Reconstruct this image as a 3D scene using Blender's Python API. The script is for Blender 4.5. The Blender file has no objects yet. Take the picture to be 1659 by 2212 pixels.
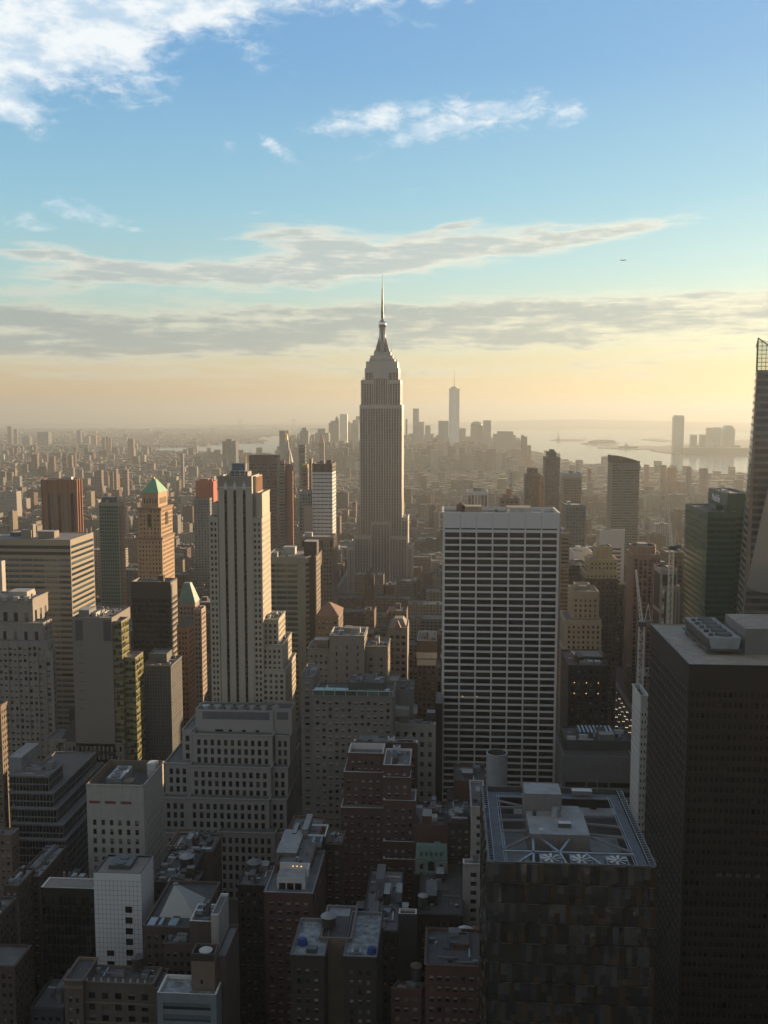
import bpy, math, random
from math import radians as R, sin, cos, tan, pi
from mathutils import Vector
random.seed(7)
scene = bpy.context.scene
COL = scene.collection
# ---------------------------------------------------------------- camera
CAMZ = 259.0
F = 2100.9                      # focal length in units of the 1659-wide reading of the photograph
CX, CY = 829.5, 1106.0
PITCH = math.atan((CY-894.6)/F)
YAW = math.atan(139.5/F*cos(PITCH))
cam_d = bpy.data.cameras.new('camera'); cam = bpy.data.objects.new('camera', cam_d); COL.objects.link(cam)
cam.location = (0, 0, CAMZ); cam.rotation_euler = (pi/2-PITCH, 0, YAW)
cam_d.sensor_fit = 'VERTICAL'; cam_d.sensor_height = 24.0; cam_d.lens = 24*F/2212
cam_d.clip_start = 1.0; cam_d.clip_end = 120000
scene.camera = cam
scene.render.resolution_x = 768; scene.render.resolution_y = 1024
vs = scene.view_settings
vs.view_transform = 'Standard'; vs.look = 'None'; vs.gamma = 1; vs.exposure = 1.6
scene.cycles.volume_bounces = 0; scene.cycles.max_bounces = 5; scene.cycles.diffuse_bounces = 2
scene.cycles.glossy_bounces = 2; scene.cycles.transmission_bounces = 3
scene.cycles.caustics_reflective = False; scene.cycles.caustics_refractive = False
scene.cycles.sample_clamp_indirect = 4

def ray(px, py):
    a, b = (px-CX)/F, (CY-py)/F
    # camera axes
    fx, fy, fz = -sin(YAW)*cos(PITCH), cos(YAW)*cos(PITCH), -sin(PITCH)
    rx, ry = cos(YAW), sin(YAW)
    ux, uy, uz = -sin(YAW)*sin(PITCH), cos(YAW)*sin(PITCH), cos(PITCH)
    return Vector((fx+a*rx+b*ux, fy+a*ry+b*uy, fz+b*uz))
def at(px, py, Y):
    d = ray(px, py); s = Y/d.y
    return Vector((d.x*s, Y, CAMZ+d.z*s))
def proj(x, y, z):
    fx, fy, fz = -sin(YAW)*cos(PITCH), cos(YAW)*cos(PITCH), -sin(PITCH)
    ux, uy, uz = -sin(YAW)*sin(PITCH), cos(YAW)*sin(PITCH), cos(PITCH)
    z -= CAMZ
    w = x*fx+y*fy+z*fz; u = x*cos(YAW)+y*sin(YAW); v = x*ux+y*uy+z*uz
    return CX+F*u/w, CY-F*v/w
RE = 7.4e6
def gz(x, y): return -(x*x+y*y)/(2*RE)

# ---------------------------------------------------------------- node helper
class NT:
    def __init__(s, tree): s.t = tree; s.n = tree.nodes; s.l = tree.links
    def new(s, kind, **kw):
        n = s.n.new(kind)
        for k, v in kw.items(): setattr(n, k, v)
        return n
    def put(s, sock, v):
        if isinstance(v, bpy.types.NodeSocket): s.l.new(v, sock)
        elif v is not None:
            if hasattr(sock.default_value, '__len__') and not hasattr(v, '__len__'): v = (v,)*len(sock.default_value)
            if hasattr(sock.default_value, '__len__') and len(sock.default_value) == 4 and len(v) == 3: v = (*v, 1)
            sock.default_value = v
    def m(s, op, a, b=None, c=None, clamp=False):
        n = s.new('ShaderNodeMath', operation=op, use_clamp=clamp)
        s.put(n.inputs[0], a); s.put(n.inputs[1], b)
        if c is not None: s.put(n.inputs[2], c)
        return n.outputs[0]
    def mix(s, f, a, b, mode='MIX'):
        n = s.new('ShaderNodeMix', data_type='RGBA', blend_type=mode)
        s.put(n.inputs[0], f); s.put(n.inputs[6], a); s.put(n.inputs[7], b)
        return n.outputs[2]
    def smooth(s, v, lo, hi):
        n = s.new('ShaderNodeMapRange', interpolation_type='SMOOTHSTEP')
        s.put(n.inputs[0], v); s.put(n.inputs[1], lo); s.put(n.inputs[2], hi)
        return n.outputs[0]
    def xyz(s, x, y, z):
        n = s.new('ShaderNodeCombineXYZ'); s.put(n.inputs[0], x); s.put(n.inputs[1], y); s.put(n.inputs[2], z); return n.outputs[0]
    def noise(s, vec, scale, detail=4, rough=0.55, dist=0.0):
        n = s.new('ShaderNodeTexNoise'); s.put(n.inputs['Vector'], vec); s.put(n.inputs['Scale'], scale)
        s.put(n.inputs['Detail'], detail); s.put(n.inputs['Roughness'], rough); s.put(n.inputs['Distortion'], dist)
        return n.outputs[0]
    def ramp(s, f, stops, interp='LINEAR'):
        n = s.new('ShaderNodeValToRGB'); cr = n.color_ramp; cr.interpolation = interp
        while len(cr.elements) < len(stops): cr.elements.new(0.5)
        for e, (p, c) in zip(cr.elements, stops): e.position = p; e.color = (*c, 1)
        s.put(n.inputs[0], f); return n.outputs[0]

BACK0, BACK1, BACK2 = (.37, .41, .445), (.42, .46, .50), (.038, .058, .085)
# ---------------------------------------------------------------- sky and clouds
SUN_AZ, SUN_EL = 42.0, 9.0            # degrees clockwise from the view's avenue axis (+Y towards +X)
world = bpy.data.worlds.new('World'); scene.world = world; world.use_nodes = True
W = NT(world.node_tree); W.n.clear()
out = W.new('ShaderNodeOutputWorld'); bg = W.new('ShaderNodeBackground')
sky = W.new('ShaderNodeTexSky', sky_type='NISHITA'); sky.sun_disc = False
sky.sun_elevation = R(SUN_EL); sky.sun_rotation = R(SUN_AZ); sky.altitude = 200; sky.air_density = 1.0; sky.dust_density = 0.9; sky.ozone_density = 1.2
tc = W.new('ShaderNodeTexCoord'); sep = W.new('ShaderNodeSeparateXYZ'); W.l.new(tc.outputs['Generated'], sep.inputs[0])
dx, dy, dz = sep.outputs
az = W.m('MULTIPLY', W.m('ARCTAN2', dx, dy), 57.29578)
el = W.m('MULTIPLY', W.m('ARCSINE', dz), 57.29578)
def azel(px, py):
    d = ray(px, py).normalized(); return math.degrees(math.atan2(d.x, d.y)), math.degrees(math.asin(d.z))
def blob(px, py, wpx, hpx, ang=0, k=1.0):
    # soft ellipse in azimuth / elevation, sizes in reading pixels (36.7 per degree)
    a0, e0 = azel(px, py); a, b = wpx/36.7, hpx/36.7; c, s_ = cos(R(ang)), sin(R(ang))
    da = W.m('MULTIPLY', W.m('SUBTRACT', az, a0), cos(R(e0))); de = W.m('SUBTRACT', el, e0)
    u = W.m('DIVIDE', W.m('ADD', W.m('MULTIPLY', da, c), W.m('MULTIPLY', de, s_)), a)
    v = W.m('DIVIDE', W.m('SUBTRACT', W.m('MULTIPLY', de, c), W.m('MULTIPLY', da, s_)), b)
    q = W.m('ADD', W.m('MULTIPLY', u, u), W.m('MULTIPLY', v, v))
    return W.m('MULTIPLY', W.m('EXPONENT', W.m('MULTIPLY', q, -1.0)), k)
def union(bs):
    r = bs[0]
    for b in bs[1:]: r = W.m('ADD', r, b)
    return r
hi_mask = union([blob(80, 15, 260, 88, 12, 1.8), blob(340, 12, 190, 40, 10, .8), blob(285, 150, 85, 55, -40, .62), blob(50, 110, 170, 75, 12, .95), blob(30, 235, 62, 30, -28, 1.1),
                 blob(520, 80, 120, 36, -34, .38), blob(800, 0, 190, 16, 0, .6), blob(470, 0, 230, 30, 0, .6), blob(900, 50, 70, 16, 0, .3),
                 blob(770, 265, 95, 24, 6, .72), blob(900, 292, 60, 16, 12, .72), blob(1040, 250, 150, 34, 6, .95), blob(850, 238, 110, 15, 4, .5), blob(1235, 248, 40, 20, 0, .5),
                 blob(600, 322, 42, 15, -30, .85), blob(485, 316, 36, 12, -5, .42), blob(790, 335, 40, 10, 10, .34), blob(150, 445, 60, 18, -10, .66), blob(60, 470, 45, 14, 0, .5),
                 blob(215, 470, 60, 12, -5, .5), blob(70, 490, 60, 8, 0, .42), blob(250, 495, 70, 8, 0, .34), blob(880, 412, 30, 8, 8, .4), blob(540, 462, 40, 6, 5, .3)])
lo_mask = union([blob(160, 560, 110, 20, -10, .9), blob(330, 590, 230, 24, 3, .95), blob(120, 626, 110, 9, 3, .5), blob(700, 528, 115, 36, -8, .95), blob(720, 575, 270, 34, 6, 1.05), blob(960, 545, 250, 30, 7, 1.05),
                 blob(1330, 500, 130, 15, 7, .95), blob(1190, 520, 130, 14, 6, .8), blob(985, 487, 70, 9, 14, .85), blob(540, 512, 120, 8, 6, .55), blob(60, 550, 60, 12, 0, .5), blob(500, 630, 130, 7, 2, .36),
                 blob(200, 712, 620, 36, 1, 1.2), blob(700, 694, 420, 32, 1, 1.1), blob(1150, 682, 420, 36, 2, 1.15), blob(1600, 664, 320, 24, 2, 1.2), blob(350, 750, 420, 24, 0, .75), blob(20, 730, 260, 38, 0, .4), blob(900, 735, 400, 22, 1, .7),
                 blob(1500, 762, 190, 12, 4, .62), blob(1250, 740, 200, 16, 0, .5), blob(1040, 800, 300, 13, 1, .5), blob(1350, 818, 200, 11, 0, .52), blob(600, 790, 500, 14, 0, .42), blob(250, 812, 300, 10, 0, .33), blob(700, 835, 420, 7, 0, .32),
                 blob(-500, 700, 500, 60, 0, 1.0), blob(2200, 680, 500, 60, 0, .9)])
cv = W.xyz(W.m('MULTIPLY', az, .30), W.m('MULTIPLY', el, .62), 0.0)
n1 = W.noise(cv, 2.3, 9, .66, .35)
cv2 = W.xyz(W.m('MULTIPLY', az, .085), W.m('MULTIPLY', el, .62), 3.1)
n2 = W.noise(cv2, 2.7, 8, .58, .25)
hi_c = W.smooth(W.m('ADD', hi_mask, W.m('MULTIPLY', W.m('SUBTRACT', n1, .5), 2.6)), .16, 1.35)
hi_c = W.m('MULTIPLY', hi_c, W.smooth(hi_mask, .04, .30))
n3 = W.noise(W.xyz(W.m('MULTIPLY', az, .10), W.m('MULTIPLY', el, 1.25), 7.7), 3.0, 7, .62, .4)
n5 = W.m('SUBTRACT', W.noise(W.xyz(W.m('MULTIPLY', az, .26), W.m('MULTIPLY', el, .85), 11.3), 2.6, 9, .62, .3), .5)
lo_m = W.m('ADD', W.m('MINIMUM', lo_mask, 1.2), W.m('MULTIPLY', n5, .6))
lo_c = W.smooth(W.m('ADD', W.m('ADD', lo_m, W.m('MULTIPLY', W.m('SUBTRACT', n2, .5), 2.2)), W.m('MULTIPLY', W.m('SUBTRACT', n3, .5), .9)), .14, 1.0)
lo_c = W.m('MULTIPLY', lo_c, W.smooth(lo_mask, .04, .30))
grey = W.smooth(W.m('ADD', W.m('ADD', W.m('ADD', lo_m, W.m('MULTIPLY', n5, 1.1)), W.m('MULTIPLY', W.m('SUBTRACT', n3, .5), 1.7)), W.m('MULTIPLY', W.m('SUBTRACT', n2, .5), 2.6)), .42, 1.35)
# clear sky: physical sky graded to the evening colours of the photograph
sunside = W.smooth(az, -24, 34)
base_l = W.ramp(W.m('DIVIDE', el, 34), [(0, (.66, .44, .25)), (.04, (.72, .51, .30)), (.08, (.72, .62, .42)), (.12, (.62, .66, .50)), (.21, (.48, .72, .70)), (.34, (.32, .63, .79)), (.55, (.19, .45, .76)), (1.0, (.115, .29, .62))])
base_r = W.ramp(W.m('DIVIDE', el, 34), [(0, (1.7, 1.10, .50)), (.035, (1.4, 1.0, .48)), (.075, (1.1, .93, .50)), (.13, (1.12, 1.10, .72)), (.24, (.68, .95, .90)), (.36, (.42, .76, .90)), (.55, (.26, .54, .86)), (1.0, (.17, .35, .74))])
graded = W.mix(sunside, base_l, base_r)
skys = W.mix(1.0, sky.outputs[0], (.10, .10, .10), 'MULTIPLY')
clear = W.mix(.86, skys, graded)
lowcol = W.mix(sunside, (.74, .75, .62), (1.10, 1.02, .74))
greycol = W.mix(W.smooth(el, 1.5, 4.0), W.mix(sunside, (.52, .48, .36), (.80, .72, .48)), W.mix(sunside, (.38, .44, .43), (.56, .60, .54)))
greycol = W.mix(W.smooth(el, 5.6, 8.2), greycol, W.mix(sunside, (.50, .565, .56), (.64, .69, .63)))
lowcol = W.mix(W.smooth(el, 5.0, 8.5), lowcol, W.mix(sunside, (.92, .88, .75), (1.12, 1.06, .84)))
lowc = W.mix(grey, lowcol, greycol)
hicol = W.mix(W.smooth(W.noise(cv, 1.2, 5, .6), .36, .60), (.55, .72, .88), (.98, 1.02, 1.03))
c1 = W.mix(W.m('MULTIPLY', lo_c, .86), clear, lowc)
c2 = W.mix(W.m('MULTIPLY', hi_c, .93), c1, hicol)
# unseen sky behind and overhead, shaped to light shaded walls and dim roofs
front = W.smooth(dy, .50, .73)
back = W.ramp(W.m('DIVIDE', el, 90), [(0, BACK0), (.25, BACK1), (1, BACK2)])
c2 = W.mix(front, back, c2)
W.put(bg.inputs[0], c2); bg.inputs[1].default_value = .33
W.l.new(bg.outputs[0], out.inputs[0])
# ---------------------------------------------------------------- sun
sd = bpy.data.lights.new('sun', 'SUN'); sun = bpy.data.objects.new('sun', sd); COL.objects.link(sun)
sd.energy = 4.3; sd.angle = R(.5); sd.color = (1, .69, .40)
_s = Vector((sin(R(SUN_AZ))*cos(R(SUN_EL)), cos(R(SUN_AZ))*cos(R(SUN_EL)), sin(R(SUN_EL))))
sun.rotation_euler = _s.to_track_quat('Z', 'Y').to_euler(); sun.location = (0, 0, 600)
# ---------------------------------------------------------------- materials
MATS = {}
def wallmat(name, col, rough=.85, var=.26, scale=.25, metal=0.0, streak=True):
    if name in MATS: return MATS[name]
    if metal < .3 and max(col)-min(col) < .16: k_ = sum(col)/3; col = tuple(k_+(c-k_)*.72 for c in col)
    m = bpy.data.materials.new(name); m.use_nodes = True; N = NT(m.node_tree)
    b = N.n['Principled BSDF']; g = N.new('ShaderNodeNewGeometry')
    sp = N.new('ShaderNodeSeparateXYZ'); N.l.new(g.outputs['Position'], sp.inputs[0])
    v = N.noise(g.outputs['Position'], scale, 5, .6)
    if streak:
        st = N.noise(N.xyz(N.m('MULTIPLY', sp.outputs[0], .9), N.m('MULTIPLY', sp.outputs[1], .9), N.m('MULTIPLY', sp.outputs[2], .06)), 1.0, 4, .6)
        v = N.m('ADD', N.m('MULTIPLY', v, .5), N.m('MULTIPLY', st, .5))
    f = N.m('ADD', N.m('MULTIPLY', N.m('SUBTRACT', v, .5), var*4), 1.0)
    sc = N.new('ShaderNodeVectorMath', operation='SCALE'); sc.inputs[0].default_value = col; N.l.new(f, sc.inputs[3])
    N.l.new(sc.outputs[0], b.inputs['Base Color']); b.inputs['Roughness'].default_value = rough; b.inputs['Metallic'].default_value = metal
    MATS[name] = m; return m
def glassmat(name, dark=(.012, .014, .018), light=(.16, .15, .13), p=.2, rough=.12, spec=.38):
    if name in MATS: return MATS[name]
    m = bpy.data.materials.new(name); m.use_nodes = True; N = NT(m.node_tree); b = N.n['Principled BSDF']
    g = N.new('ShaderNodeNewGeometry'); oi = N.new('ShaderNodeObjectInfo')
    r = N.m('FRACT', N.m('ADD', g.outputs['Random Per Island'], oi.outputs['Random']))
    wv = N.new('ShaderNodeAttribute', attribute_name='wv').outputs['Fac']; r3 = N.m('FRACT', N.m('MULTIPLY', r, 13.7))
    blind = N.m('GREATER_THAN', wv, N.m('SUBTRACT', 1.0, N.m('MULTIPLY', N.m('LESS_THAN', N.m('FRACT', N.m('MULTIPLY', r, 3.3)), p*1.6), N.m('ADD', .15, N.m('MULTIPLY', r3, .65)))))
    f = N.m('MAXIMUM', N.m('MULTIPLY', N.smooth(r, 1-p*.6, 1.0), .7), blind)
    r2 = N.m('FRACT', N.m('MULTIPLY', r, 7.31))
    f2 = N.m('ADD', N.m('MULTIPLY', r2, 1.0), .5)
    sc = N.new('ShaderNodeVectorMath', operation='SCALE'); sc.inputs[0].default_value = dark; N.l.new(f2, sc.inputs[3])
    N.l.new(N.mix(f, sc.outputs[0], light), b.inputs['Base Color'])
    b.inputs['Roughness'].default_value = rough; b.inputs['Specular IOR Level'].default_value = spec
    MATS[name] = m; return m
def mirrormat(name, col, rough, bump, scale, sz=1.0):
    m = bpy.data.materials.new(name); m.use_nodes = True; N = NT(m.node_tree); b = N.n['Principled BSDF']; g = N.new('ShaderNodeNewGeometry')
    r = g.outputs['Random Per Island']; sc = N.new('ShaderNodeVectorMath', operation='SCALE'); sc.inputs[0].default_value = col; N.l.new(N.m('ADD', .75, N.m('MULTIPLY', r, .5)), sc.inputs[3])
    N.l.new(sc.outputs[0], b.inputs['Base Color']); b.inputs['Metallic'].default_value = 1; b.inputs['Roughness'].default_value = rough
    sp = N.new('ShaderNodeSeparateXYZ'); N.l.new(g.outputs['Position'], sp.inputs[0])
    n = N.noise(N.xyz(N.m('ADD', sp.outputs[0], sp.outputs[1]), N.m('MULTIPLY', sp.outputs[2], sz), N.m('MULTIPLY', r, 30.0)), scale, 3, .5); bu = N.new('ShaderNodeBump'); bu.inputs['Strength'].default_value = 1; bu.inputs['Distance'].default_value = bump
    N.put(bu.inputs['Height'], n); N.l.new(bu.outputs[0], b.inputs['Normal']); MATS[name] = m; return m
def emat(name, col, k):
    if name in MATS: return MATS[name]
    m = bpy.data.materials.new(name); m.use_nodes = True; b = m.node_tree.nodes['Principled BSDF']
    b.inputs['Base Color'].default_value = (*col, 1); b.inputs['Emission Color'].default_value = (*col, 1); b.inputs['Emission Strength'].default_value = k
    MATS[name] = m; return m
LIME = wallmat('limestone', (.27, .245, .20)); PALE = wallmat('pale_stone', (.35, .335, .295)); WHITE = wallmat('white_stone', (.58, .57, .53), var=.08)
BEIGE = wallmat('beige_brick', (.235, .195, .145)); TAN = wallmat('tan_brick', (.165, .12, .08)); BRICK = wallmat('red_brick', (.11, .042, .032)); BROWN = wallmat('brown_brick', (.075, .050, .038))
DBROWN = wallmat('dark_brown_stone', (.032, .025, .022)); GREY = wallmat('grey_concrete', (.16, .165, .17)); DGREY = wallmat('dark_grey', (.055, .06, .068)); BLACK = wallmat('black_metal_panel', (.018, .018, .020), rough=.45)
ORANGE = wallmat('orange_brick', (.30, .145, .08)); PINK = wallmat('pink_brick', (.20, .125, .10)); OLIVE = wallmat('olive_stone', (.20, .18, .13))
COPPER = wallmat('green_copper', (.075, .18, .14), rough=.6); ROOFD = wallmat('dark_tar_roof', (.06, .062, .066), var=.3, streak=False); ROOFG = wallmat('grey_gravel_roof', (.125, .135, .145), var=.25, streak=False)
ROOFW = wallmat('silver_roof_coating', (.25, .275, .295), var=.3, streak=False); ROOFB = wallmat('beige_roof', (.21, .19, .16), var=.15, streak=False); METAL = wallmat('galvanised_metal', (.27, .30, .32), rough=.45, metal=.5, streak=False)
DMETAL = wallmat('dark_metal', (.06, .065, .07), rough=.5, streak=False); TRIM = wallmat('white_trim', (.50, .51, .51), var=.06, streak=False); WOOD = wallmat('cedar_wood', (.17, .09, .05)); GOLD = wallmat('gilded_roof', (.75, .45, .12), rough=.35, metal=.6, streak=False)
NET = wallmat('orange_netting', (.34, .085, .05)); BLUE = wallmat('blue_tarp', (.012, .05, .20), rough=.5, streak=False); REDP = wallmat('red_panel', (.17, .035, .03))
GL = glassmat('window_glass'); GLB = glassmat('blinded_window_glass', light=(.30, .28, .24), p=.5); GLD = glassmat('black_glass', (.006, .007, .008), (.03, .03, .03), .2, .1, .22)
GLG = glassmat('green_glass', (.003, .036, .029), (.008, .07, .055), .4, .2, .25); GLBL = glassmat('blue_grey_glass', (.03, .045, .055), (.10, .13, .14), .5, .1); GLO = glassmat('olive_glass', (.04, .045, .015), (.22, .21, .08), .5, .12)

# ---------------------------------------------------------------- meshes
class MB:
    def __init__(s): s.v = []; s.f = []; s.mi = []; s.mats = []
    def mat(s, m):
        if m not in s.mats: s.mats.append(m)
        return s.mats.index(m)
    def quad(s, a, b, c, d, m):
        k = len(s.v); s.v += [a, b, c, d]; s.f.append((k, k+1, k+2, k+3)); s.mi.append(s.mat(m))
    def poly(s, pts, m):
        k = len(s.v); s.v += pts; s.f.append(tuple(range(k, k+len(pts)))); s.mi.append(s.mat(m))
    def box(s, x0, x1, y0, y1, z0, z1, m, mt=None):
        k = len(s.v)
        s.v += [(x0, y0, z0), (x1, y0, z0), (x1, y1, z0), (x0, y1, z0), (x0, y0, z1), (x1, y0, z1), (x1, y1, z1), (x0, y1, z1)]
        s.f += [(k, k+3, k+2, k+1), (k+4, k+5, k+6, k+7), (k, k+1, k+5, k+4), (k+1, k+2, k+6, k+5), (k+2, k+3, k+7, k+6), (k+3, k, k+4, k+7)]
        i = s.mat(m); j = s.mat(mt or m); s.mi += [i, j, i, i, i, i]
    def frustum(s, b, zb, t, zt, m, mt=None, close_b=False):
        n = len(b); k = len(s.v)
        s.v += [(x, y, zb) for x, y in b] + [(x, y, zt) for x, y in t]; i = s.mat(m)
        for q in range(n): s.f.append((k+q, k+(q+1) % n, k+n+(q+1) % n, k+n+q)); s.mi.append(i)
        s.f.append(tuple(k+n+q for q in range(n))); s.mi.append(s.mat(mt or m))
        if close_b: s.f.append(tuple(k+n-1-q for q in range(n))); s.mi.append(i)
    def cyl(s, cx, cy, r0, r1, z0, z1, m, n=20, mt=None):
        b = [(cx+r0*cos(2*pi*q/n), cy+r0*sin(2*pi*q/n)) for q in range(n)]; t = [(cx+r1*cos(2*pi*q/n), cy+r1*sin(2*pi*q/n)) for q in range(n)]
        s.frustum(b, z0, t, z1, m, mt, True)
    def bar(s, a, b, w, m):
        a = Vector(a); b = Vector(b); d = (b-a).normalized(); u = d.cross(Vector((0, 0, 1)))
        if u.length < .01: u = Vector((1, 0, 0))
        u.normalize(); v = d.cross(u)*w/2; u = u*w/2; k = len(s.v)
        s.v += [tuple(p) for p in (a-u-v, a+u-v, a+u+v, a-u+v, b-u-v, b+u-v, b+u+v, b-u+v)]; i = s.mat(m)
        for f in ((0, 3, 2, 1), (4, 5, 6, 7), (0, 1, 5, 4), (1, 2, 6, 5), (2, 3, 7, 6), (3, 0, 4, 7)): s.f.append(tuple(k+q for q in f)); s.mi.append(i)
    def build(s, name, parent=None, loc=None):
        me = bpy.data.meshes.new(name)
        off = Vector(loc) if loc is not None else (parent.location.copy() if parent is not None else Vector((0, 0, 0)))
        if parent is not None and parent.parent is not None: off = off+parent.parent.location
        me.from_pydata([(x-off.x, y-off.y, z-off.z) for x, y, z in s.v], [], s.f); me.polygons.foreach_set('material_index', s.mi)
        for m in s.mats: me.materials.append(m)
        o = bpy.data.objects.new(name, me); COL.objects.link(o)
        if parent is not None: o.parent = parent
        elif loc is not None: o.location = off
        return o
def empty(name, loc, label, cat, group=None):
    o = bpy.data.objects.new(name, None); COL.objects.link(o); o.location = loc
    o['label'] = label; o['category'] = cat
    if group: o['group'] = group
    return o
def tag(o, label, cat, group=None, kind=None):
    if label: o['label'] = label
    if cat: o['category'] = cat
    if group: o['group'] = group
    if kind: o['kind'] = kind
    return o
def rect(x0, x1, y0, y1): return [(x0, y0), (x1, y0), (x1, y1), (x0, y1)]   # counter-clockwise: first edge is the north (camera) face

# style: bay, floor, window width share, window height share, top margin, recess, side margin, pier(every, width, projection)
def S(bay=3.4, fl=3.6, w=.45, h=.5, top=2.5, rec=.3, side=.8, pier=None, glass=None, bot=0, nsub=1):
    return dict(bay=bay, fl=fl, w=w, h=h, top=top, rec=rec, side=side, pier=pier, glass=glass, bot=bot, nsub=nsub)
def facade(M, wins, a, b, z0, z1, st, m, far):
    ax, ay = a; bx, by = b; L = math.hypot(bx-ax, by-ay)
    ux, uy = (bx-ax)/L, (by-ay)/L; nx, ny = uy, -ux
    P = lambda u, z, d=0.0: (ax+ux*u+nx*d, ay+uy*u+ny*d, z)
    side = min(st['side'], L*.12) if st else 0
    n = (1 if st['bay'] >= 50 and L > 3 else int(round((L-2*side)/st['bay']))) if st else 0
    zt = z1-(st['top'] if st else 0); zb = z0+(st['bot'] if st else 0); rows = int((zt-zb)/st['fl']) if st else 0
    if n < 1 or rows < 1 or ny > .5:      # back faces and tiny ones stay plain
        M.quad(P(0, z0), P(L, z0), P(L, z1), P(0, z1), m); return
    bw = (L-2*side)/n; ww = bw*st['w']; hh = st['fl']*st['h']; rec = st['rec']; zrow = [zt-(r+1)*st['fl']+(st['fl']-hh)/2 for r in range(rows)]
    ang = math.atan2(uy, ux); g = st['glass'] or GL
    if far or rec <= 0: M.quad(P(0, z0), P(L, z0), P(L, z1), P(0, z1), m)
    else:
        e = [0]+[side+i*bw+(bw-ww)/2+k*ww for i in range(n) for k in (0, 1)]+[L]
        for i in range(0, len(e), 2): M.quad(P(e[i], z0), P(e[i+1], z0), P(e[i+1], z1), P(e[i], z1), m)
        for i in range(n):
            u0 = side+i*bw+(bw-ww)/2; u1 = u0+ww; top = z1
            for z in zrow:
                M.quad(P(u0, z+hh), P(u1, z+hh), P(u1, top), P(u0, top), m)
                M.quad(P(u0, z), P(u1, z), P(u1, z, -rec), P(u0, z, -rec), m); M.quad(P(u0, z+hh, -rec), P(u1, z+hh, -rec), P(u1, z+hh), P(u0, z+hh), m)
                M.quad(P(u0, z), P(u0, z, -rec), P(u0, z+hh, -rec), P(u0, z+hh), m); M.quad(P(u1, z, -rec), P(u1, z), P(u1, z+hh), P(u1, z+hh, -rec), m)
                top = z
            M.quad(P(u0, z0), P(u1, z0), P(u1, top), P(u0, top), m)
        if st['bay'] < 8 and rows > 3 and L > 6 and not st['pier']:
            for k, z in enumerate([z1-.5]+[zrow[r]-(st['fl']-hh)*.55 for r in range(0, rows, 5)]):
                q, e2 = (.45, .5) if k == 0 else (.16, .22)
                M.quad(P(0, z, q), P(L, z, q), P(L, z+e2, q), P(0, z+e2, q), m); M.quad(P(0, z+e2, q), P(L, z+e2, q), P(L, z+e2, 0), P(0, z+e2, 0), m); M.quad(P(0, z, 0), P(L, z, 0), P(L, z, q), P(0, z, q), m)
    for i in range(n):
        u0 = side+i*bw+(bw-ww)/2
        for z in zrow:
            c = P(u0, z, .04 if (far or rec <= 0) else -rec)
            wins.append((c, ang, ww, hh, nx, ny, g))
    if st['pier']:
        ev, pw, pp = st['pier']
        for i in range(0, n+1, ev):
            u = side+i*bw; q = max(pw/2, min(L-pw/2, u))
            for (p, r_) in (((q-pw/2), (q+pw/2)),):
                M.quad(P(p, z0, pp), P(r_, z0, pp), P(r_, z1-.3, pp), P(p, z1-.3, pp), m)
                M.quad(P(p, z0, 0), P(p, z0, pp), P(p, z1-.3, pp), P(p, z1-.3, 0), m); M.quad(P(r_, z0, pp), P(r_, z0, 0), P(r_, z1-.3, 0), P(r_, z1-.3, pp), m)
                M.quad(P(p, z1-.3, pp), P(r_, z1-.3, pp), P(r_, z1-.3, 0), P(p, z1-.3, 0), m)
WMESH = {}
def winmesh(w, h, g):
    k = (round(w, 2), round(h, 2), g.name)
    if k not in WMESH:
        M = MB(); M.box(0, w, 0, .1, 0, h, g); me = bpy.data.meshes.new('window')
        me.from_pydata(M.v, [], M.f); me.materials.append(g); WMESH[k] = me
        av = me.attributes.new('wv', 'FLOAT', 'POINT'); av.data.foreach_set('value', [v[2]/h for v in M.v])
    return WMESH[k]
NWIN = [0]
def place_windows(root, wins, limit, yb):
    if not wins: return
    def score(w):
        (x, y, z), ang, ww, hh, nx, ny, g = w
        px, py = proj(x, y, z); facing = -(nx*x+ny*y)/math.hypot(x, y)
        vis = facing > .02 and -20 < px < 1680 and py < min(yb, 2225)
        return (0 if vis else 1, -ww*hh*max(facing, .01)/(y*y), py)
    wins.sort(key=score)
    limit = min(limit, sum(1 for w in wins if score(w)[0] == 0))
    L = root.location; NWIN[0] += limit
    for (c, ang, ww, hh, nx, ny, g) in wins[:limit]:
        o = bpy.data.objects.new('window', winmesh(ww, hh, g)); COL.objects.link(o); o.parent = root
        o.location = (c[0]-L.x, c[1]-L.y, c[2]-L.z); o.rotation_euler = (0, 0, ang)
    rest = wins[limit:]
    if rest:
        M = MB()
        for (c, ang, ww, hh, nx, ny, g) in rest:
            ux, uy = cos(ang), sin(ang); a = c; b = (c[0]+ux*ww, c[1]+uy*ww, c[2])
            M.quad(a, b, (b[0], b[1], b[2]+hh), (a[0], a[1], a[2]+hh), g)
        o = M.build('windows', root); o['kind'] = 'stuff'
        av = o.data.attributes.new('wv', 'FLOAT', 'POINT'); av.data.foreach_set('value', [0.0, 0.0, 1.0, 1.0]*(len(M.v)//4))
NAMED = []       # (x0px, x1px, ybottom visible, Y, footprint box) used to keep the filling city out of the way
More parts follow.
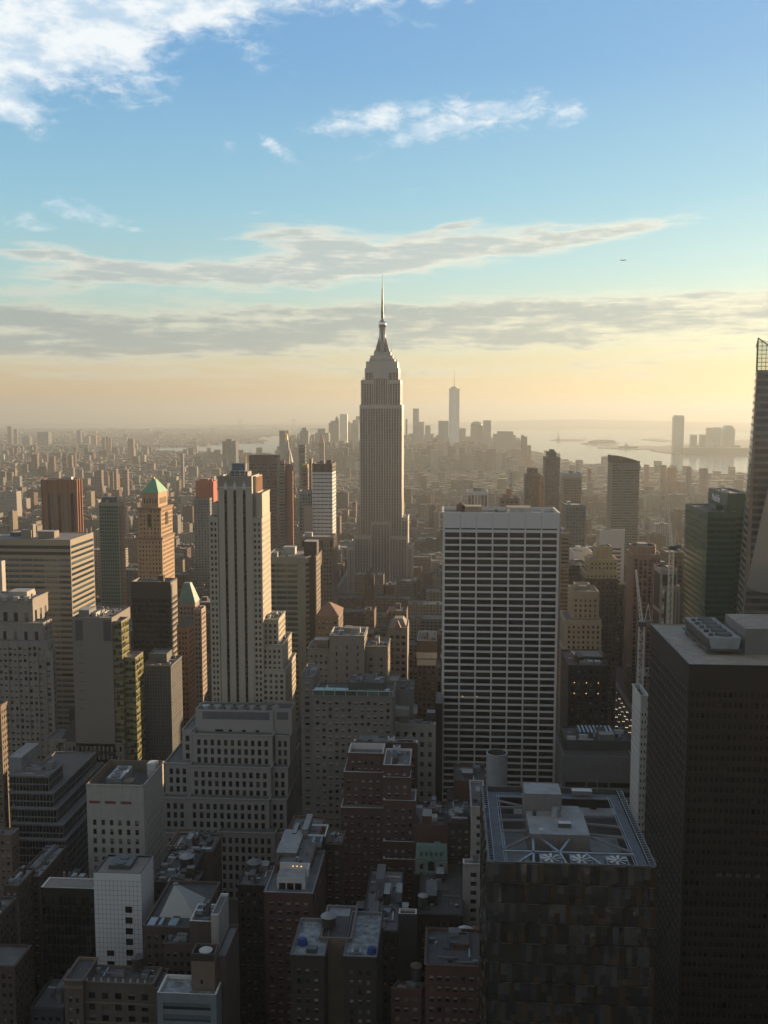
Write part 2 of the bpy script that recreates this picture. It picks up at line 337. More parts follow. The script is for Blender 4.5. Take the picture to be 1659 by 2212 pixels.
def block(M, RF, wins, poly, z0, z1, st, m, roofm, par=1.0, far=False, edges=None, trim=None):
    n = len(poly)
    for i in range(n):
        s_ = st if edges is None or edges.get(i, True) is True else edges.get(i)
        facade(M, wins, poly[i], poly[(i+1) % n], z0, z1, s_ if s_ else None, m, far)
    cx = sum(p[0] for p in poly)/n; cy = sum(p[1] for p in poly)/n
    th = .5 if not far else .8
    inn = []
    for (x, y) in poly:
        d = math.hypot(x-cx, y-cy); k = max(0, (d-th*1.4)/d); inn.append((cx+(x-cx)*k, cy+(y-cy)*k))
    for i in range(n):
        j = (i+1) % n; a, b, c, d = poly[i], poly[j], inn[j], inn[i]
        M.quad((*a, z1), (*b, z1), (*c, z1), (*d, z1), trim or m); M.quad((*d, z1), (*c, z1), (*c, z1-par), (*d, z1-par), trim or m)
    RF.poly([(x, y, z1-par) for x, y in inn], roofm)
SPECS = []
def T(name, label, blocks, wall=BEIGE, st=None, roof=ROOFG, yb=2300, cat='building', glass=None, clutter=2, wp=None, trim=None, extra=None, pent=None, z_base=0.0):
    """blocks: (x0px, x1px, ytop px, Y, depth or 'px of back corner', {options})"""
    M = MB(); roofs = []; parts_ = []; wins = []; tops = []; Ymin = min(b[3] for b in blocks)
    far = Ymin > 640
    rng = random.Random(hash(label) % 99991 if False else sum(ord(c)*(i+3) for i, c in enumerate(label)))
    allx = []; ally = []
    bl = []
    for b in blocks:
        x0, x1, yt, Y, D = b[:5]; o = b[5] if len(b) > 5 else {}
        p0 = at(x0, yt, Y); p1 = at(x1, yt, Y); zt = (p0.z+p1.z)/2 if 'z' not in o else o['z']
        if isinstance(D, str):
            xb = float(D); pc = p0 if xb < x0+(x1-x0)*.5 else p1
            pb = ray(xb, yt-(yt-900)*.07); Yb = pc.x/(pb.x/pb.y); D = max(4, Yb-Y)
        X0, X1 = p0.x, p1.x
        poly = o['poly'](X0, X1, Y, Y+D) if 'poly' in o else rect(X0, X1, Y, Y+D)
        bl.append([poly, zt, o, X0, X1, Y, Y+D]); allx += [X0, X1]; ally += [Y, Y+D]
    root = empty(name, ((min(allx)+max(allx))/2, (min(ally)+max(ally))/2, gz(0, Ymin)), label, cat)
    for k, (poly, zt, o, X0, X1, Y0, Y1) in enumerate(bl):
        z0 = z_base if 'on' not in o else bl[o['on']][1]-1.0
        s_ = o['st'] if 'st' in o else st
        if s_ and glass is not None and s_['glass'] is None: s_ = dict(s_, glass=glass)
        RF = MB(); block(M, RF, wins, poly, z0, zt, s_, o.get('wall', wall), o.get('roof', roof), o.get('par', 1.0), far, o.get('edges'), o.get('trim', trim)); roofs.append(RF)
        nc = o.get('clutter', clutter)
        for q in range(nc if Y0 < 2500 else 0):
            w = rng.uniform(.12, .3)*(X1-X0); d = rng.uniform(.15, .35)*(Y1-Y0); cx = rng.uniform(X0+w/2+2, X1-w/2-2) if X1-X0 > w+5 else (X0+X1)/2
            cy = rng.uniform(Y0+d/2+2, Y1-d/2-2) if Y1-Y0 > d+5 else (Y0+Y1)/2; h = rng.uniform(1.5, 4.5)
            PB = MB(); PB.box(cx-w/2, cx+w/2, cy-d/2, cy+d/2, zt-.995-q*.003, zt-.9+h, rng.choice([o.get('wall', wall), GREY, o.get('wall', wall), METAL]), rng.choice([ROOFG, ROOFD, ROOFW])); parts_.append(('roof_housing', PB))
            for r_ in range(rng.randint(3, 5)) if Y0 < 640 and X1-X0 > 7 and Y1-Y0 > 9 else []:
                ux, uy = rng.uniform(X0+2.2, X1-2.2), rng.uniform(Y0+2.5, Y1-2.5); PB = MB(); t = rng.random(); zz = zt-.955-r_*.004-q*.013
                if t < .4:
                    if rng.random() < .5: PB.box(max(X0+.8, ux-rng.uniform(1.5, 5)), min(X1-.8, ux+rng.uniform(1.5, 5)), uy-.25, uy+.25, zz, zt-.4, rng.choice([METAL, TRIM, GREY]))
                    else: PB.box(ux-.25, ux+.25, max(Y0+.8, uy-rng.uniform(2, 6)), min(Y1-.8, uy+rng.uniform(2, 6)), zz, zt-.4, rng.choice([METAL, TRIM, GREY]))
                    parts_.append(('duct', PB))
                elif t < .75: PB.cyl(ux, uy, rng.uniform(.4, .9), rng.uniform(.4, .9), zz, zt-.9+rng.uniform(.8, 2), rng.choice([METAL, DMETAL, GREY]), 10); parts_.append(('exhaust_fan', PB))
                else: s2 = rng.uniform(1, 2.2); PB.box(ux-s2, ux+s2, uy-s2*.6, uy+s2*.6, zz, zt-.9+rng.uniform(.15, .5), rng.choice([ROOFD, DGREY, ROOFW])); parts_.append(('skylight', PB))
            for r_ in range(rng.randint(2, 4)) if Y0 < 900 else []:
                ux, uy = rng.uniform(X0+1.5, X1-1.5), rng.uniform(Y0+1.5, Y1-1.5); s2 = rng.uniform(.5, 1.4)
                PB = MB(); PB.box(ux-s2, ux+s2, uy-s2*.7, uy+s2*.7, zt-.96-r_*.004, zt-.9+rng.uniform(.6, 1.8), rng.choice([METAL, GREY, DMETAL])); parts_.append(('roof_vent', PB))
    M.build('wall', root)
    for RF in roofs: RF.build('roof', root)
    for nm, PB in parts_: PB.build(nm, root)
    lim = wp if wp is not None else (100 if Ymin < 640 else 0)
    if pent: pent(root, bl)
    place_windows(root, wins, lim, yb)
    pxs = [proj(x, y, bl[0][1])[0] for b in bl for x, y in b[0]]
    ytop = min(proj(x, y, b[1])[1] for b in bl for x, y in b[0])
    NAMED.append((min(pxs)-2, max(pxs)+2, yb, Ymin, (min(allx), max(allx), min(ally), max(ally)), ytop))
    return root, bl
def part(root, name, fn, label=None):
    M = MB(); fn(M); o = M.build(name, root)
    if label: o['label'] = label
    return o
def tank(x, y, z, label, r=2.2, h=4.0, legs=4.0, top=None, body=None, group='rooftop water tanks'):
    root = empty('water_tank', (x, y, z), label, 'water tank', group)
    part(root, 'barrel', lambda M: M.cyl(x, y, r, r*.96, z+legs, z+legs+h, body or WOOD, 18))
    part(root, 'roof', lambda M: M.cyl(x, y, r*1.12, .1, z+legs+h+.02, z+legs+h+r*.62, top or DMETAL, 18))
    for sx in (-1, 1):
        for sy in (-1, 1): part(root, 'leg', lambda M: M.bar((x+sx*r*.7, y+sy*r*.7, z), (x+sx*r*.62, y+sy*r*.62, z+legs), .3, DMETAL))
    part(root, 'frame', lambda M: [M.box(x-r, x+r, y-r*.75-.1, y-r*.75+.1, z+legs-.35, z+legs-.02, DMETAL), M.box(x-r, x+r, y+r*.75-.1, y+r*.75+.1, z+legs-.35, z+legs-.02, DMETAL)])
    return root
def boxu(x, y, z, w, d, h, label, name='air_conditioner', cat='rooftop machine', m=None, fans=1, group=None, mt=None):
    root = empty(name, (x, y, z), label, cat, group)
    part(root, 'casing', lambda M: M.box(x-w/2, x+w/2, y-d/2, y+d/2, z, z+h, m or METAL, mt or m or METAL))
    for k in range(fans):
        fx = x-w/2+w*(k+.5)/fans if w > d else x; fy = y if w > d else y-d/2+d*(k+.5)/fans; r = min(w, d)*.4 if fans == 1 else min(w/fans if w > d else w, d/fans if d >= w else d)*.42
        part(root, 'fan', lambda M: (M.cyl(fx, fy, r, r, z+h+.005, z+h+.3, DMETAL, 16)))
    return root
# ---------------------------------------------------------------- land, water, roads
def curved_disc(name, r0, r1, m, dz, nr=40, na=96, a0=-pi, a1=pi):
    M = MB(); i = M.mat(m); rs = [r0+(r1-r0)*(k/nr)**1.7 for k in range(nr+1)]
    for r in rs:
        for k in range(na+1):
            a = a0+(a1-a0)*k/na; M.v.append((r*sin(a), r*cos(a), gz(r, 0)+dz))
    for q in range(nr):
        for k in range(na):
            a = q*(na+1)+k; M.f.append((a, a+1, a+na+2, a+na+1)[::-1]); M.mi.append(i)
    return M.build(name)
def landmat():
    m = bpy.data.materials.new('city_land'); m.use_nodes = True; N = NT(m.node_tree); b = N.n['Principled BSDF']; g = N.new('ShaderNodeNewGeometry')
    v = N.new('ShaderNodeTexVoronoi'); N.put(v.inputs['Vector'], g.outputs['Position']); v.inputs['Scale'].default_value = .012
    n = N.noise(g.outputs['Position'], .0009, 6, .6)
    c = N.ramp(N.m('ADD', N.m('MULTIPLY', v.outputs['Distance'], .006), N.m('MULTIPLY', n, .9)), [(.2, (.05, .05, .045)), (.5, (.11, .10, .09)), (.75, (.06, .065, .04))])
    N.put(b.inputs['Base Color'], c); b.inputs['Roughness'].default_value = .95; return m
def watermat():
    m = bpy.data.materials.new('harbour_water'); m.use_nodes = True; N = NT(m.node_tree); b = N.n['Principled BSDF']; g = N.new('ShaderNodeNewGeometry')
    b.inputs['Base Color'].default_value = (.05, .075, .085, 1); b.inputs['Roughness'].default_value = .16; b.inputs['IOR'].default_value = 1.33
    n = N.noise(g.outputs['Position'], .02, 6, .7); bu = N.new('ShaderNodeBump'); bu.inputs['Strength'].default_value = .25; bu.inputs['Distance'].default_value = 1.0
    N.put(bu.inputs['Height'], n); N.l.new(bu.outputs[0], b.inputs['Normal']); return m
ISLE = wallmat('island_scrub', (.035, .038, .028), streak=False); LANDM = landmat(); WATERM = watermat()
tag(curved_disc('water', 0, 34000, WATERM, -4.0), None, None, kind='structure')
def ground_pt(px, py):
    d = ray(px, py); s = -CAMZ/d.z if d.z < -1e-4 else 1e5
    for _ in range(30):
        r = s*math.hypot(d.x, d.y); s2 = (CAMZ+r*r/(2*RE))/(-d.z) if d.z < 0 else 34000/math.hypot(d.x, d.y)
        if s2*math.hypot(d.x, d.y) > 33500: s2 = 33500/math.hypot(d.x, d.y)
        s = s*.5+s2*.5
    return (d.x*s, d.y*s)
def land(name, pts, dz, m=LANDM, z=0.0, wpts=()):
    # closed outline given by places seen in the view, laid on the curved earth, with a small bank down to the water
    P = [p if len(p) == 3 else (*ground_pt(*p), 0) for p in pts]
    from mathutils.geometry import tessellate_polygon
    Q = []
    for k in range(len(P)):
        a, b = P[k], P[(k+1) % len(P)]; n = max(1, min(40, int(math.hypot(a[0]-b[0], a[1]-b[1])/900)))
        for j in range(n): Q.append((a[0]+(b[0]-a[0])*j/n, a[1]+(b[1]-a[1])*j/n))
    V = [Vector((x, y, gz(x, y)+dz)) for x, y in Q]; tri = tessellate_polygon([V])
    M = MB(); M.v = [tuple(v) for v in V]; M.f = [tuple(t) for t in tri]; M.mi = [M.mat(m)]*len(tri)
    n = len(V); M.v += [(v.x, v.y, v.z-8) for v in V]
    for k in range(n): M.f.append((k, (k+1) % n, n+(k+1) % n, n+k)); M.mi.append(0)
    return tag(M.build(name), None, None, kind='structure')
W3 = lambda x, y: (x, y, 0)
# Manhattan: near land with its right shore following the photograph, tip hidden behind downtown
MANH = [W3(-3400, -1500), W3(3200, -1500), (1668, 1048), (1611, 1026), (1569, 1033), (1500, 1022), (1395, 1014), (1326, 1010), (1257, 1007), (1200, 990), (1166, 983), (1125, 968), (1095, 955), (1040, 944), (960, 938), (880, 938), (790, 940), (720, 942), (690, 950), (640, 972), (590, 985), (540, 982), (470, 985), (440, 979), (300, 975), (0, 975), (-300, 975)]
land('ground', MANH, 0)
BROOK = [(-700, 969), (0, 969), (300, 968), (430, 963), (520, 957), (570, 957), (575, 952), (555, 949), (560, 945), (640, 938), (700, 931), (720, 925), (690, 920), (600, 918), (560, 916), (-500, 915), W3(-26000, 18000), W3(-9000, 4000)]
land('brooklyn_ground', BROOK, 0)
land('staten_island_ground', [(480, 914.5), (560, 914), (700, 915.5), (1000, 927), (1200, 929), (1290, 926), (1480, 926), (1580, 933), (1900, 936), W3(20000, 26000), W3(9000, 33000), W3(-5000, 33500), W3(-16000, 29500)], 0)
land('jersey_ground', [(1405, 973), (1450, 979), (1540, 984), (1612, 984), (1760, 990), W3(9500, 5500), W3(16000, 9000), (1760, 938), (1600, 950), (1520, 957), (1440, 962)], 0, ISLE)
land('liberty_island_ground', [(1188, 950.5), (1215, 952.5), (1262, 952), (1275, 950), (1240, 948), (1200, 948.5)], 0, ISLE)
land('ellis_island_ground', [(1254, 958), (1290, 961), (1335, 960), (1342, 957), (1310, 954.5), (1270, 955)], 0, ISLE)
land('pier_ground', [(1290, 967), (1350, 970), (1420, 970), (1450, 966), (1400, 963), (1330, 963.5)], 0, ISLE)
land('far_spit_ground', [(1385, 949), (1440, 955), (1460, 953), (1420, 947)], 0, ISLE)
# distant hills on the horizon
def hills(name, pts, depth):
    # pts: (px, distance, height) ridge points
    M = MB(); mi = M.mat(LANDM); rows = []
    for px, D, h in pts:
        d = ray(px, 905); u = Vector((d.x, d.y)).normalized()
        rows.append([(u.x*(D-depth), u.y*(D-depth), gz(D-depth, 0)+1), (u.x*(D-depth*.4), u.y*(D-depth*.4), gz(D, 0)+h*.7), (u.x*D, u.y*D, gz(D, 0)+h), (u.x*(D+depth*.5), u.y*(D+depth*.5), gz(D+depth*.5, 0)+h*.4)])
    for r in rows: M.v += r
    for k in range(len(rows)-1):
        for j in range(3): a = k*4+j; M.f.append((a, a+4, a+5, a+1)); M.mi.append(mi)
    tag(M.build(name), None, None, kind='structure')
rr = random.Random(3)
hills('hills', [(px, 24000, 15+105*math.exp(-((px-1180)/260)**2)+60*math.exp(-((px-1500)/300)**2)+rr.uniform(-5, 5)+25) for px in range(500, 2000, 25)], 5000)
hills('far_hills', [(px, 31500, 30+12*sin(px*.011)+rr.uniform(-6, 6)) for px in range(-600, 2200, 30)], 1800)
# avenues and cross streets with kerbed pavements
ASPH = wallmat('asphalt', (.045, .046, .05), streak=False); PAVE = wallmat('pavement', (.19, .19, .185), streak=False); PAINT = wallmat('road_paint', (.7, .7, .68), var=.05, streak=False)
AVE = [-1240, -1010, -790, -590, -430, -290, -152, 150, 430, 710, 990, 1270, 1550]
def strip(M, x0, x1, y0, y1, z, m, n=1):
    for k in range(n):
        a, b = y0+(y1-y0)*k/n, y0+(y1-y0)*(k+1)/n
        M.quad((x0, a, z+gz(0, a)), (x1, a, z+gz(0, a)), (x1, b, z+gz(0, b)), (x0, b, z+gz(0, b)), m)
for x in AVE[5:9]:
    M = MB(); strip(M, x-15, x+15, 100, 3200, .05, PAVE, 12); o = M.build('pavement'); o['kind'] = 'structure'
    M = MB(); strip(M, x-11, x+11, 100, 3200, .054, ASPH, 12); o = M.build('road'); o['kind'] = 'structure'
    M = MB()
    for k in range(2):
        for q in range(100): strip(M, x-4+8*k-.1, x-4+8*k+.1, 300+q*8, 304+q*8, .058, PAINT)
    o = M.build('road_markings'); o['kind'] = 'structure'
# ---------------------------------------------------------------- the buildings, near to far
# --- glass jewel tower with open fan roof (front right)
def gem():
    p = at(1055, 1861.5, 240); q = at(1419, 1870, 240); x0, x1 = p.x, q.x; z = (p.z+q.z)/2; y0, y1 = 240, 291
    root = empty('glass_tower', ((x0+x1)/2, (y0+y1)/2, 0), 'dark faceted glass tower with three big fans in its open steel framed roof', 'building')
    # faceted curtain wall: panels tilted a little this way and that
    rg = random.Random(4); gm = mirrormat('faceted_glass', (.28, .30, .31), .1, .6, .30, .6); gm2 = mirrormat('faceted_glass_dark', (.13, .145, .155), .1, .5, .35, .6); am = glassmat('amber_panel', (.04, .03, .02), (.07, .05, .03), .4, .15)
    mu = wallmat('bronze_mullion', (.10, .085, .065), rough=.4, metal=.4, streak=False)
    M = MB(); fh = 5.35; n = 8; g2 = MB()
    def face(a, b, nx, ny, lo):
        L = math.hypot(b[0]-a[0], b[1]-a[1]); ux, uy = (b[0]-a[0])/L, (b[1]-a[1])/L
        nn = max(1, int(L/6.3)); bw = L/nn; row = 0; zt = z-.35
        while zt > lo:
            zb = zt-fh; off = (row % 2)*bw*.5
            for c in range(-1, nn+1):
                u0 = max(0, c*bw+off); u1 = min(L, (c+1)*bw+off)
                if u1-u0 < .4: continue
                d = rg.uniform(0, .3); P = lambda u, zz, dd: (a[0]+ux*u+nx*dd, a[1]+uy*u+ny*dd, zz)
                um = u0+(u1-u0)*rg.uniform(.74, .86); zk = zb+rg.choice([.25, .4])
                ns = 4; pr = .05
                for q in range(ns):
                    ua, ub = u0+(um-u0)*q/ns, u0+(um-u0)*(q+1)/ns; nx_ = d+.25 if q == ns-1 else rg.uniform(.05, .3)
                    zs = zk+(zt-zk)*rg.choice([0, 0, .35, .55]); g = rg.choice([gm, gm2, gm2, gm])
                    if zs > zk: M.quad(P(ua, zk, pr), P(ub, zk, nx_), P(ub, zs, nx_), P(ua, zs, pr), rg.choice([gm2, gm2, am]))
                    M.quad(P(ua, zs, pr), P(ub, zs, nx_), P(ub, zt, nx_), P(ua, zt, pr), g); pr = nx_
                g = gm2
                M.quad(P(um, zk, d+.25), P(u1, zk, .05), P(u1, zt, .05), P(um, zt, d+.25), rg.choice([am, am, gm]))
                M.quad(P(u0, zb, .05), P(um, zb, .05), P(um, zk, d+.25), P(u0, zk, .05), gm2); M.quad(P(um, zb, .05), P(u1, zb, .05), P(u1, zk, .05), P(um, zk, d+.25), gm2)
                M.quad(P(u0, zt, .05), P(um, zt, d+.25), P(u1, zt, .05), P(u0, zt-.001, .05), mu)
            zt = zb; row += 1
    face((x0, y0), (x1, y0), 0, -1, 20); face((x0, y1), (x0, y0), -1, 0, 20); face((x1, y0), (x1, y1), 1, 0, 20)
    M.build('curtain_wall', root)
    C = MB(); C.box(x0, x1, y0, y1, 0, z-9, BLACK); C.build('core', root)
    K = MB()
    for a, b in (((x0, y0), (x1, y0)), ((x1, y0), (x1, y1)), ((x1, y1), (x0, y1)), ((x0, y1), (x0, y0))):
        pass
    t = .35
    for (a0, a1, b0, b1) in ((x0, x1, y0-.02, y0+t), (x0, x1, y1-t, y1), (x0, x0+t, y0+t, y1-t), (x1-t, x1, y0+t, y1-t)): K.box(a0, a1, b0, b1, z-6, z, DGREY, GREY)
    K.build('parapet', root)
    # walkway ring, rails, braces
    w = 2.6; ins = 1.6; deck = wallmat('blue_grey_deck', (.085, .105, .135), streak=False); zz = z-1.2
    K = MB()
    X0, X1, Y0, Y1 = x0+ins, x1-ins, y0+.5, y1-ins
    K.box(X0, X0+w, Y0, Y1, zz-.5, zz, deck); K.box(X1-w, X1, Y0, Y1, zz-.5, zz, deck); K.box(X0+w, X1-w, Y1-w*1.3, Y1, zz-.5, zz, deck)
    K.build('walkway', root)
    K = MB()
    for s in (X0+w+.1, X0+w+.7, X1-w-.1, X1-w-.7): K.bar((s, Y0, zz+.15), (s, Y1-w, zz+.15), .16, METAL)
    for s in (Y1-w*1.3-.2, Y1-w*1.3-.8): K.bar((X0+w, s, zz+.15), (X1-w, s, zz+.15), .16, METAL)
    K.build('pipe_rail', root)
    for s, e, rl in ((x0+.3, X0, X0-.05), (x1-.3, X1, X1+.05)):
        K = MB(); K.bar((rl, y0, z-.15), (rl, y1, z-.15), .14, METAL)
        for k in range(34): yy = y0+(y1-y0)*k/34; K.bar((s, yy, z-.2), (e, yy, z-.2), .14, METAL)
        K.build('edge_ladder', root)
    K = MB(); K.box(x0+t, x1-t, y0+t, y1-t, z-9, z-8.6, DGREY); K.build('lower_roof', root)
    for a, b, c, d in ((x0+4.5, x0+13.5, y0+12, y0+21), (x0+4.5, x0+13.5, y0+23, y0+34), (x1-13, x1-4.5, y0+12, y0+21), (x1-13, x1-4.5, y0+23, y0+33)):
        part(root, 'roof_panel', lambda M: M.box(a, b, c, d, z-8.55, z-7.2, ROOFW))
    rt = Vector((0, 0, 0))
    # central housing
    cx0, cx1 = at(1144, 1799, 252).x, at(1272, 1802, 252).x
    hy0 = 256.5; hx0, hx1 = at(1145, 1801, hy0).x, at(1275, 1801, hy0).x
    part(root, 'machine_housing', lambda M: M.box(hx0, hx1, hy0, hy0+15.5, z-8.5, z+.3, wallmat('housing_grey', (.17, .16, .16)), ROOFW))
    part(root, 'machine_housing', lambda M: M.box(hx0-.3, hx0+10.2, hy0+15.51, hy0+24, z-8.5, z+5.4, wallmat('housing_grey', (.17, .16, .16)), ROOFW))
    part(root, 'machine_housing', lambda M: M.box(hx0+10.25, hx1-.3, hy0+15.51, hy0+22, z-8.5, z-.6, GREY, ROOFW))
    part(root, 'roof_dome', lambda M: M.cyl(hx0+8.2, hy0+12.6, 1.6, 1.1, z+.31, z+2.6, METAL, 14))
    part(root, 'roof_vent', lambda M: M.cyl(hx0+2.2, hy0+12.5, .6, .6, z+.31, z+1.7, DMETAL, 10))
    part(root, 'roof_unit', lambda M: M.box(hx0+8.2, hx0+11.6, hy0+4.4, hy0+6.2, z+.31, z+1.5, DMETAL, TRIM))
    part(root, 'roof_hatch', lambda M: M.box(hx0+2.8, hx0+3.8, hy0+2.6, hy0+3.4, z+.31, z+.5, TRIM))
    for k, (a, b) in enumerate((((x0+4.4, y1-9), (hx0, y1-13)), ((x0+4.4, y0+37), (hx0, y0+37.5)), ((x0+4.4, y0+28), (hx0, y0+28.5)), ((x0+4.4, y0+21), (hx0, y0+21.2)), ((x0+4.4, y0+9.2), (hx0, y0+17.5)),
             ((x1-4.4, y0+25.5), (hx1, y0+27)), ((x1-4.4, y0+18.5), (hx1, y0+20)), ((x1-4.4, y0+9.5), (hx1, y0+18.5)), ((x1-4.4, y0+33), (hx1, y0+32)),
             ((x0+4.4, y0+8.2), (x1-4.4, y0+8.2)), ((x0+7, y0+.6), (x0+12.4, y0+8.1)), ((x0+11.6, y0+.6), (x0+12.8, y0+17)), ((x0+20.2, y0+.6), (x0+19.0, y0+8.1)), ((x0+19, y0+8.2), (x0+14.6, y0+17)), ((x0+19, y0+8.2), (x0+22.8, y0+17)), ((x0+29.4, y0+.6), (x0+25.6, y0+8.1)))):
        part(root, 'roof_beam', lambda M: M.bar((*a, z-1.0), (*b, z-1.0), .55, METAL if k > 8 else GREY))
    for k, fx in enumerate((x0+16.4, x0+24.2, x0+33.4)):
        fr = part(root, 'fan_panel', lambda M: M.box(fx-2.8, fx+2.8, y0+1.0, y0+7.6, z-3.2, z-1.1, METAL))
        part_o = MB(); part_o.cyl(fx, y0+4.3, 2.6, 2.6, z-1.09, z-.8, DMETAL, 28); o = part_o.build('fan_well', None); o.parent = fr; o.location = -root.location
        for q in range(8):
            an = q*pi/4+k*.3; P = MB(); c_, s_ = cos(an), sin(an); r0, r1, ww = .4, 2.6, .42
            P.quad((fx+c_*r0-s_*.15, y0+4.3+s_*r0+c_*.15, z-.7), (fx+c_*r0+s_*.15, y0+4.3+s_*r0-c_*.15, z-.66), (fx+c_*r1+s_*ww, y0+4.3+s_*r1-c_*ww, z-.5), (fx+c_*r1-s_*ww, y0+4.3+s_*r1+c_*ww, z-.7), TRIM)
            o = P.build('fan_blade', None); o.parent = fr; o.location = -root.location
    for q in (0, 1): part(root, 'antenna', lambda M: M.bar((x0+24+11*q, y1-.8, z-1), (x0+24+11*q, y1-.8, z+4.5), .16, METAL))
    part(root, 'platform', lambda M: M.box(x0+27, x0+33, y1-4.6, y1-2.2, z-.3, z+.8, GREY, TRIM))
    NAMED.append((1038, 1420, 2300, 240, (x0, x1, y0, y1), 1686))
gem()
# --- black tower at the right edge
def black_tower():
    root, bl = T('office_tower', 'huge near black office tower at the right edge with a flat beige roof', [(1489, 1780, 1437, 345, '1403.4', {'roof': wallmat('dusty_beige_roof', (.34, .30, .24), streak=False), 'clutter': 0, 'par': .5, 'trim': wallmat('beige_coping', (.30, .265, .21))})],
        wall=wallmat('black_granite', (.005, .005, .006), rough=.8), st=S(bay=1.9, fl=3.9, w=.7, h=.5, top=9, rec=.25, side=.6, glass=glassmat('unlit_black_glass', (.003, .003, .004), (.012, .012, .013), .2, .25, .1)), yb=2300)
    _, zt, o, X0, X1, Y0, Y1 = bl[0]; z = zt-.5
    for q, wx in enumerate((0,)):
        M = MB(); dg = wallmat('dim_concrete_mullion', (.035, .037, .042)); n = 17; L = Y1-Y0
        # slanting sun-shade piers on the east side
        for k in range(n):
            yy = Y0+.5+L*k/n; M.box(X0-.55, X0-.01, yy-.32, yy+.32, 0, zt-8.8, dg)
        f = zt-9.4
        while f > 4: M.box(X0-.42, X0-.015, Y0, Y1, f-.9, f, dg); f -= 3.9
        M.build('side_piers', root)
    y_off = 11; cx = at(1560, 1370, Y0+y_off).x
    c = empty('cooling_tower', (X0+18, Y0+26, z), 'long silver cooling tower with a row of fans standing on the beige roof', 'cooling tower')
    cx0, cx1 = X0+10.6, X0+22.6; cy0, cy1 = Y0+16, Y0+53
    P = MB(); b = [(cx0+1.1, cy0), (cx1-.9, cy0), (cx1-.9, cy1), (cx0+1.1, cy1)]; t = [(cx0, cy0), (cx1, cy0), (cx1, cy1), (cx0, cy1)]
    P.frustum(b, z+2.4, t, z+6.5, wallmat('cooling_casing', (.26, .30, .32), rough=.6, streak=False), ROOFW, True); P.build('casing', c)
    part(c, 'base_frame', lambda M: M.box(cx0-.6, cx1+.8, cy0-.8, cy1, z+1.7, z+2.39, DMETAL))
    part(c, 'louvre', lambda M: M.quad((cx0+.55, cy0+.3, z+2.6), (cx0-.12, cy0+.3, z+5.9), (cx0-.06, cy1-.3, z+5.9), (cx0+.55, cy1-.3, z+2.6), DMETAL))
    for k in range(5): part(c, 'fan', lambda M: (M.cyl((cx0+cx1)/2+.8, cy0+5+k*6.6, 3.1, 2.8, z+6.51, z+7.3, wallmat('fan_green', (.07, .09, .085)), 24)))
    for k in range(5): part(c, 'motor', lambda M: M.cyl(cx0+1.8, cy0+3.4+k*6.6, .9, .9, z+6.51, z+7.6, DMETAL, 12))
    for yy in (cy0+2, cy0+12, cy0+22, cy0+32, cy1-2):
        for xx in (cx0+.3, cx1): part(c, 'leg', lambda M: M.box(xx-.2, xx+.2, yy-.2, yy+.2, z-.02, z+1.7, DMETAL))
    part(root, 'machine_housing', lambda M: M.box(at(1610.7, 1359, 362).x, X1-2, Y0+17, Y0+44, z-.01, z+9.9, wallmat('dim_housing', (.17, .17, .175)), wallmat('dusty_beige_roof', (.34, .30, .24))))
    # faint lit office row, its glow painted as grey without emission
    for k in range(5): part(root, 'lit_window', lambda M: M.box(X0+12+k*3.4, X0+14+k*3.4, Y0-.06, Y0-.02, 92, 93.4, wallmat('painted_window_glow', (.06, .06, .06), var=.6)))
black_tower()
T('apartment_building', 'very narrow pale concrete slab with rows of small windows beside the black tower', [(1384.5, 1400, 1503, 430, '1367', {'clutter': 0, 'trim': TRIM, 'par': 2.5})], wall=WHITE, st=S(bay=1.6, fl=3.4, w=.4, h=.42, top=7, rec=.2, side=.2), yb=1820)
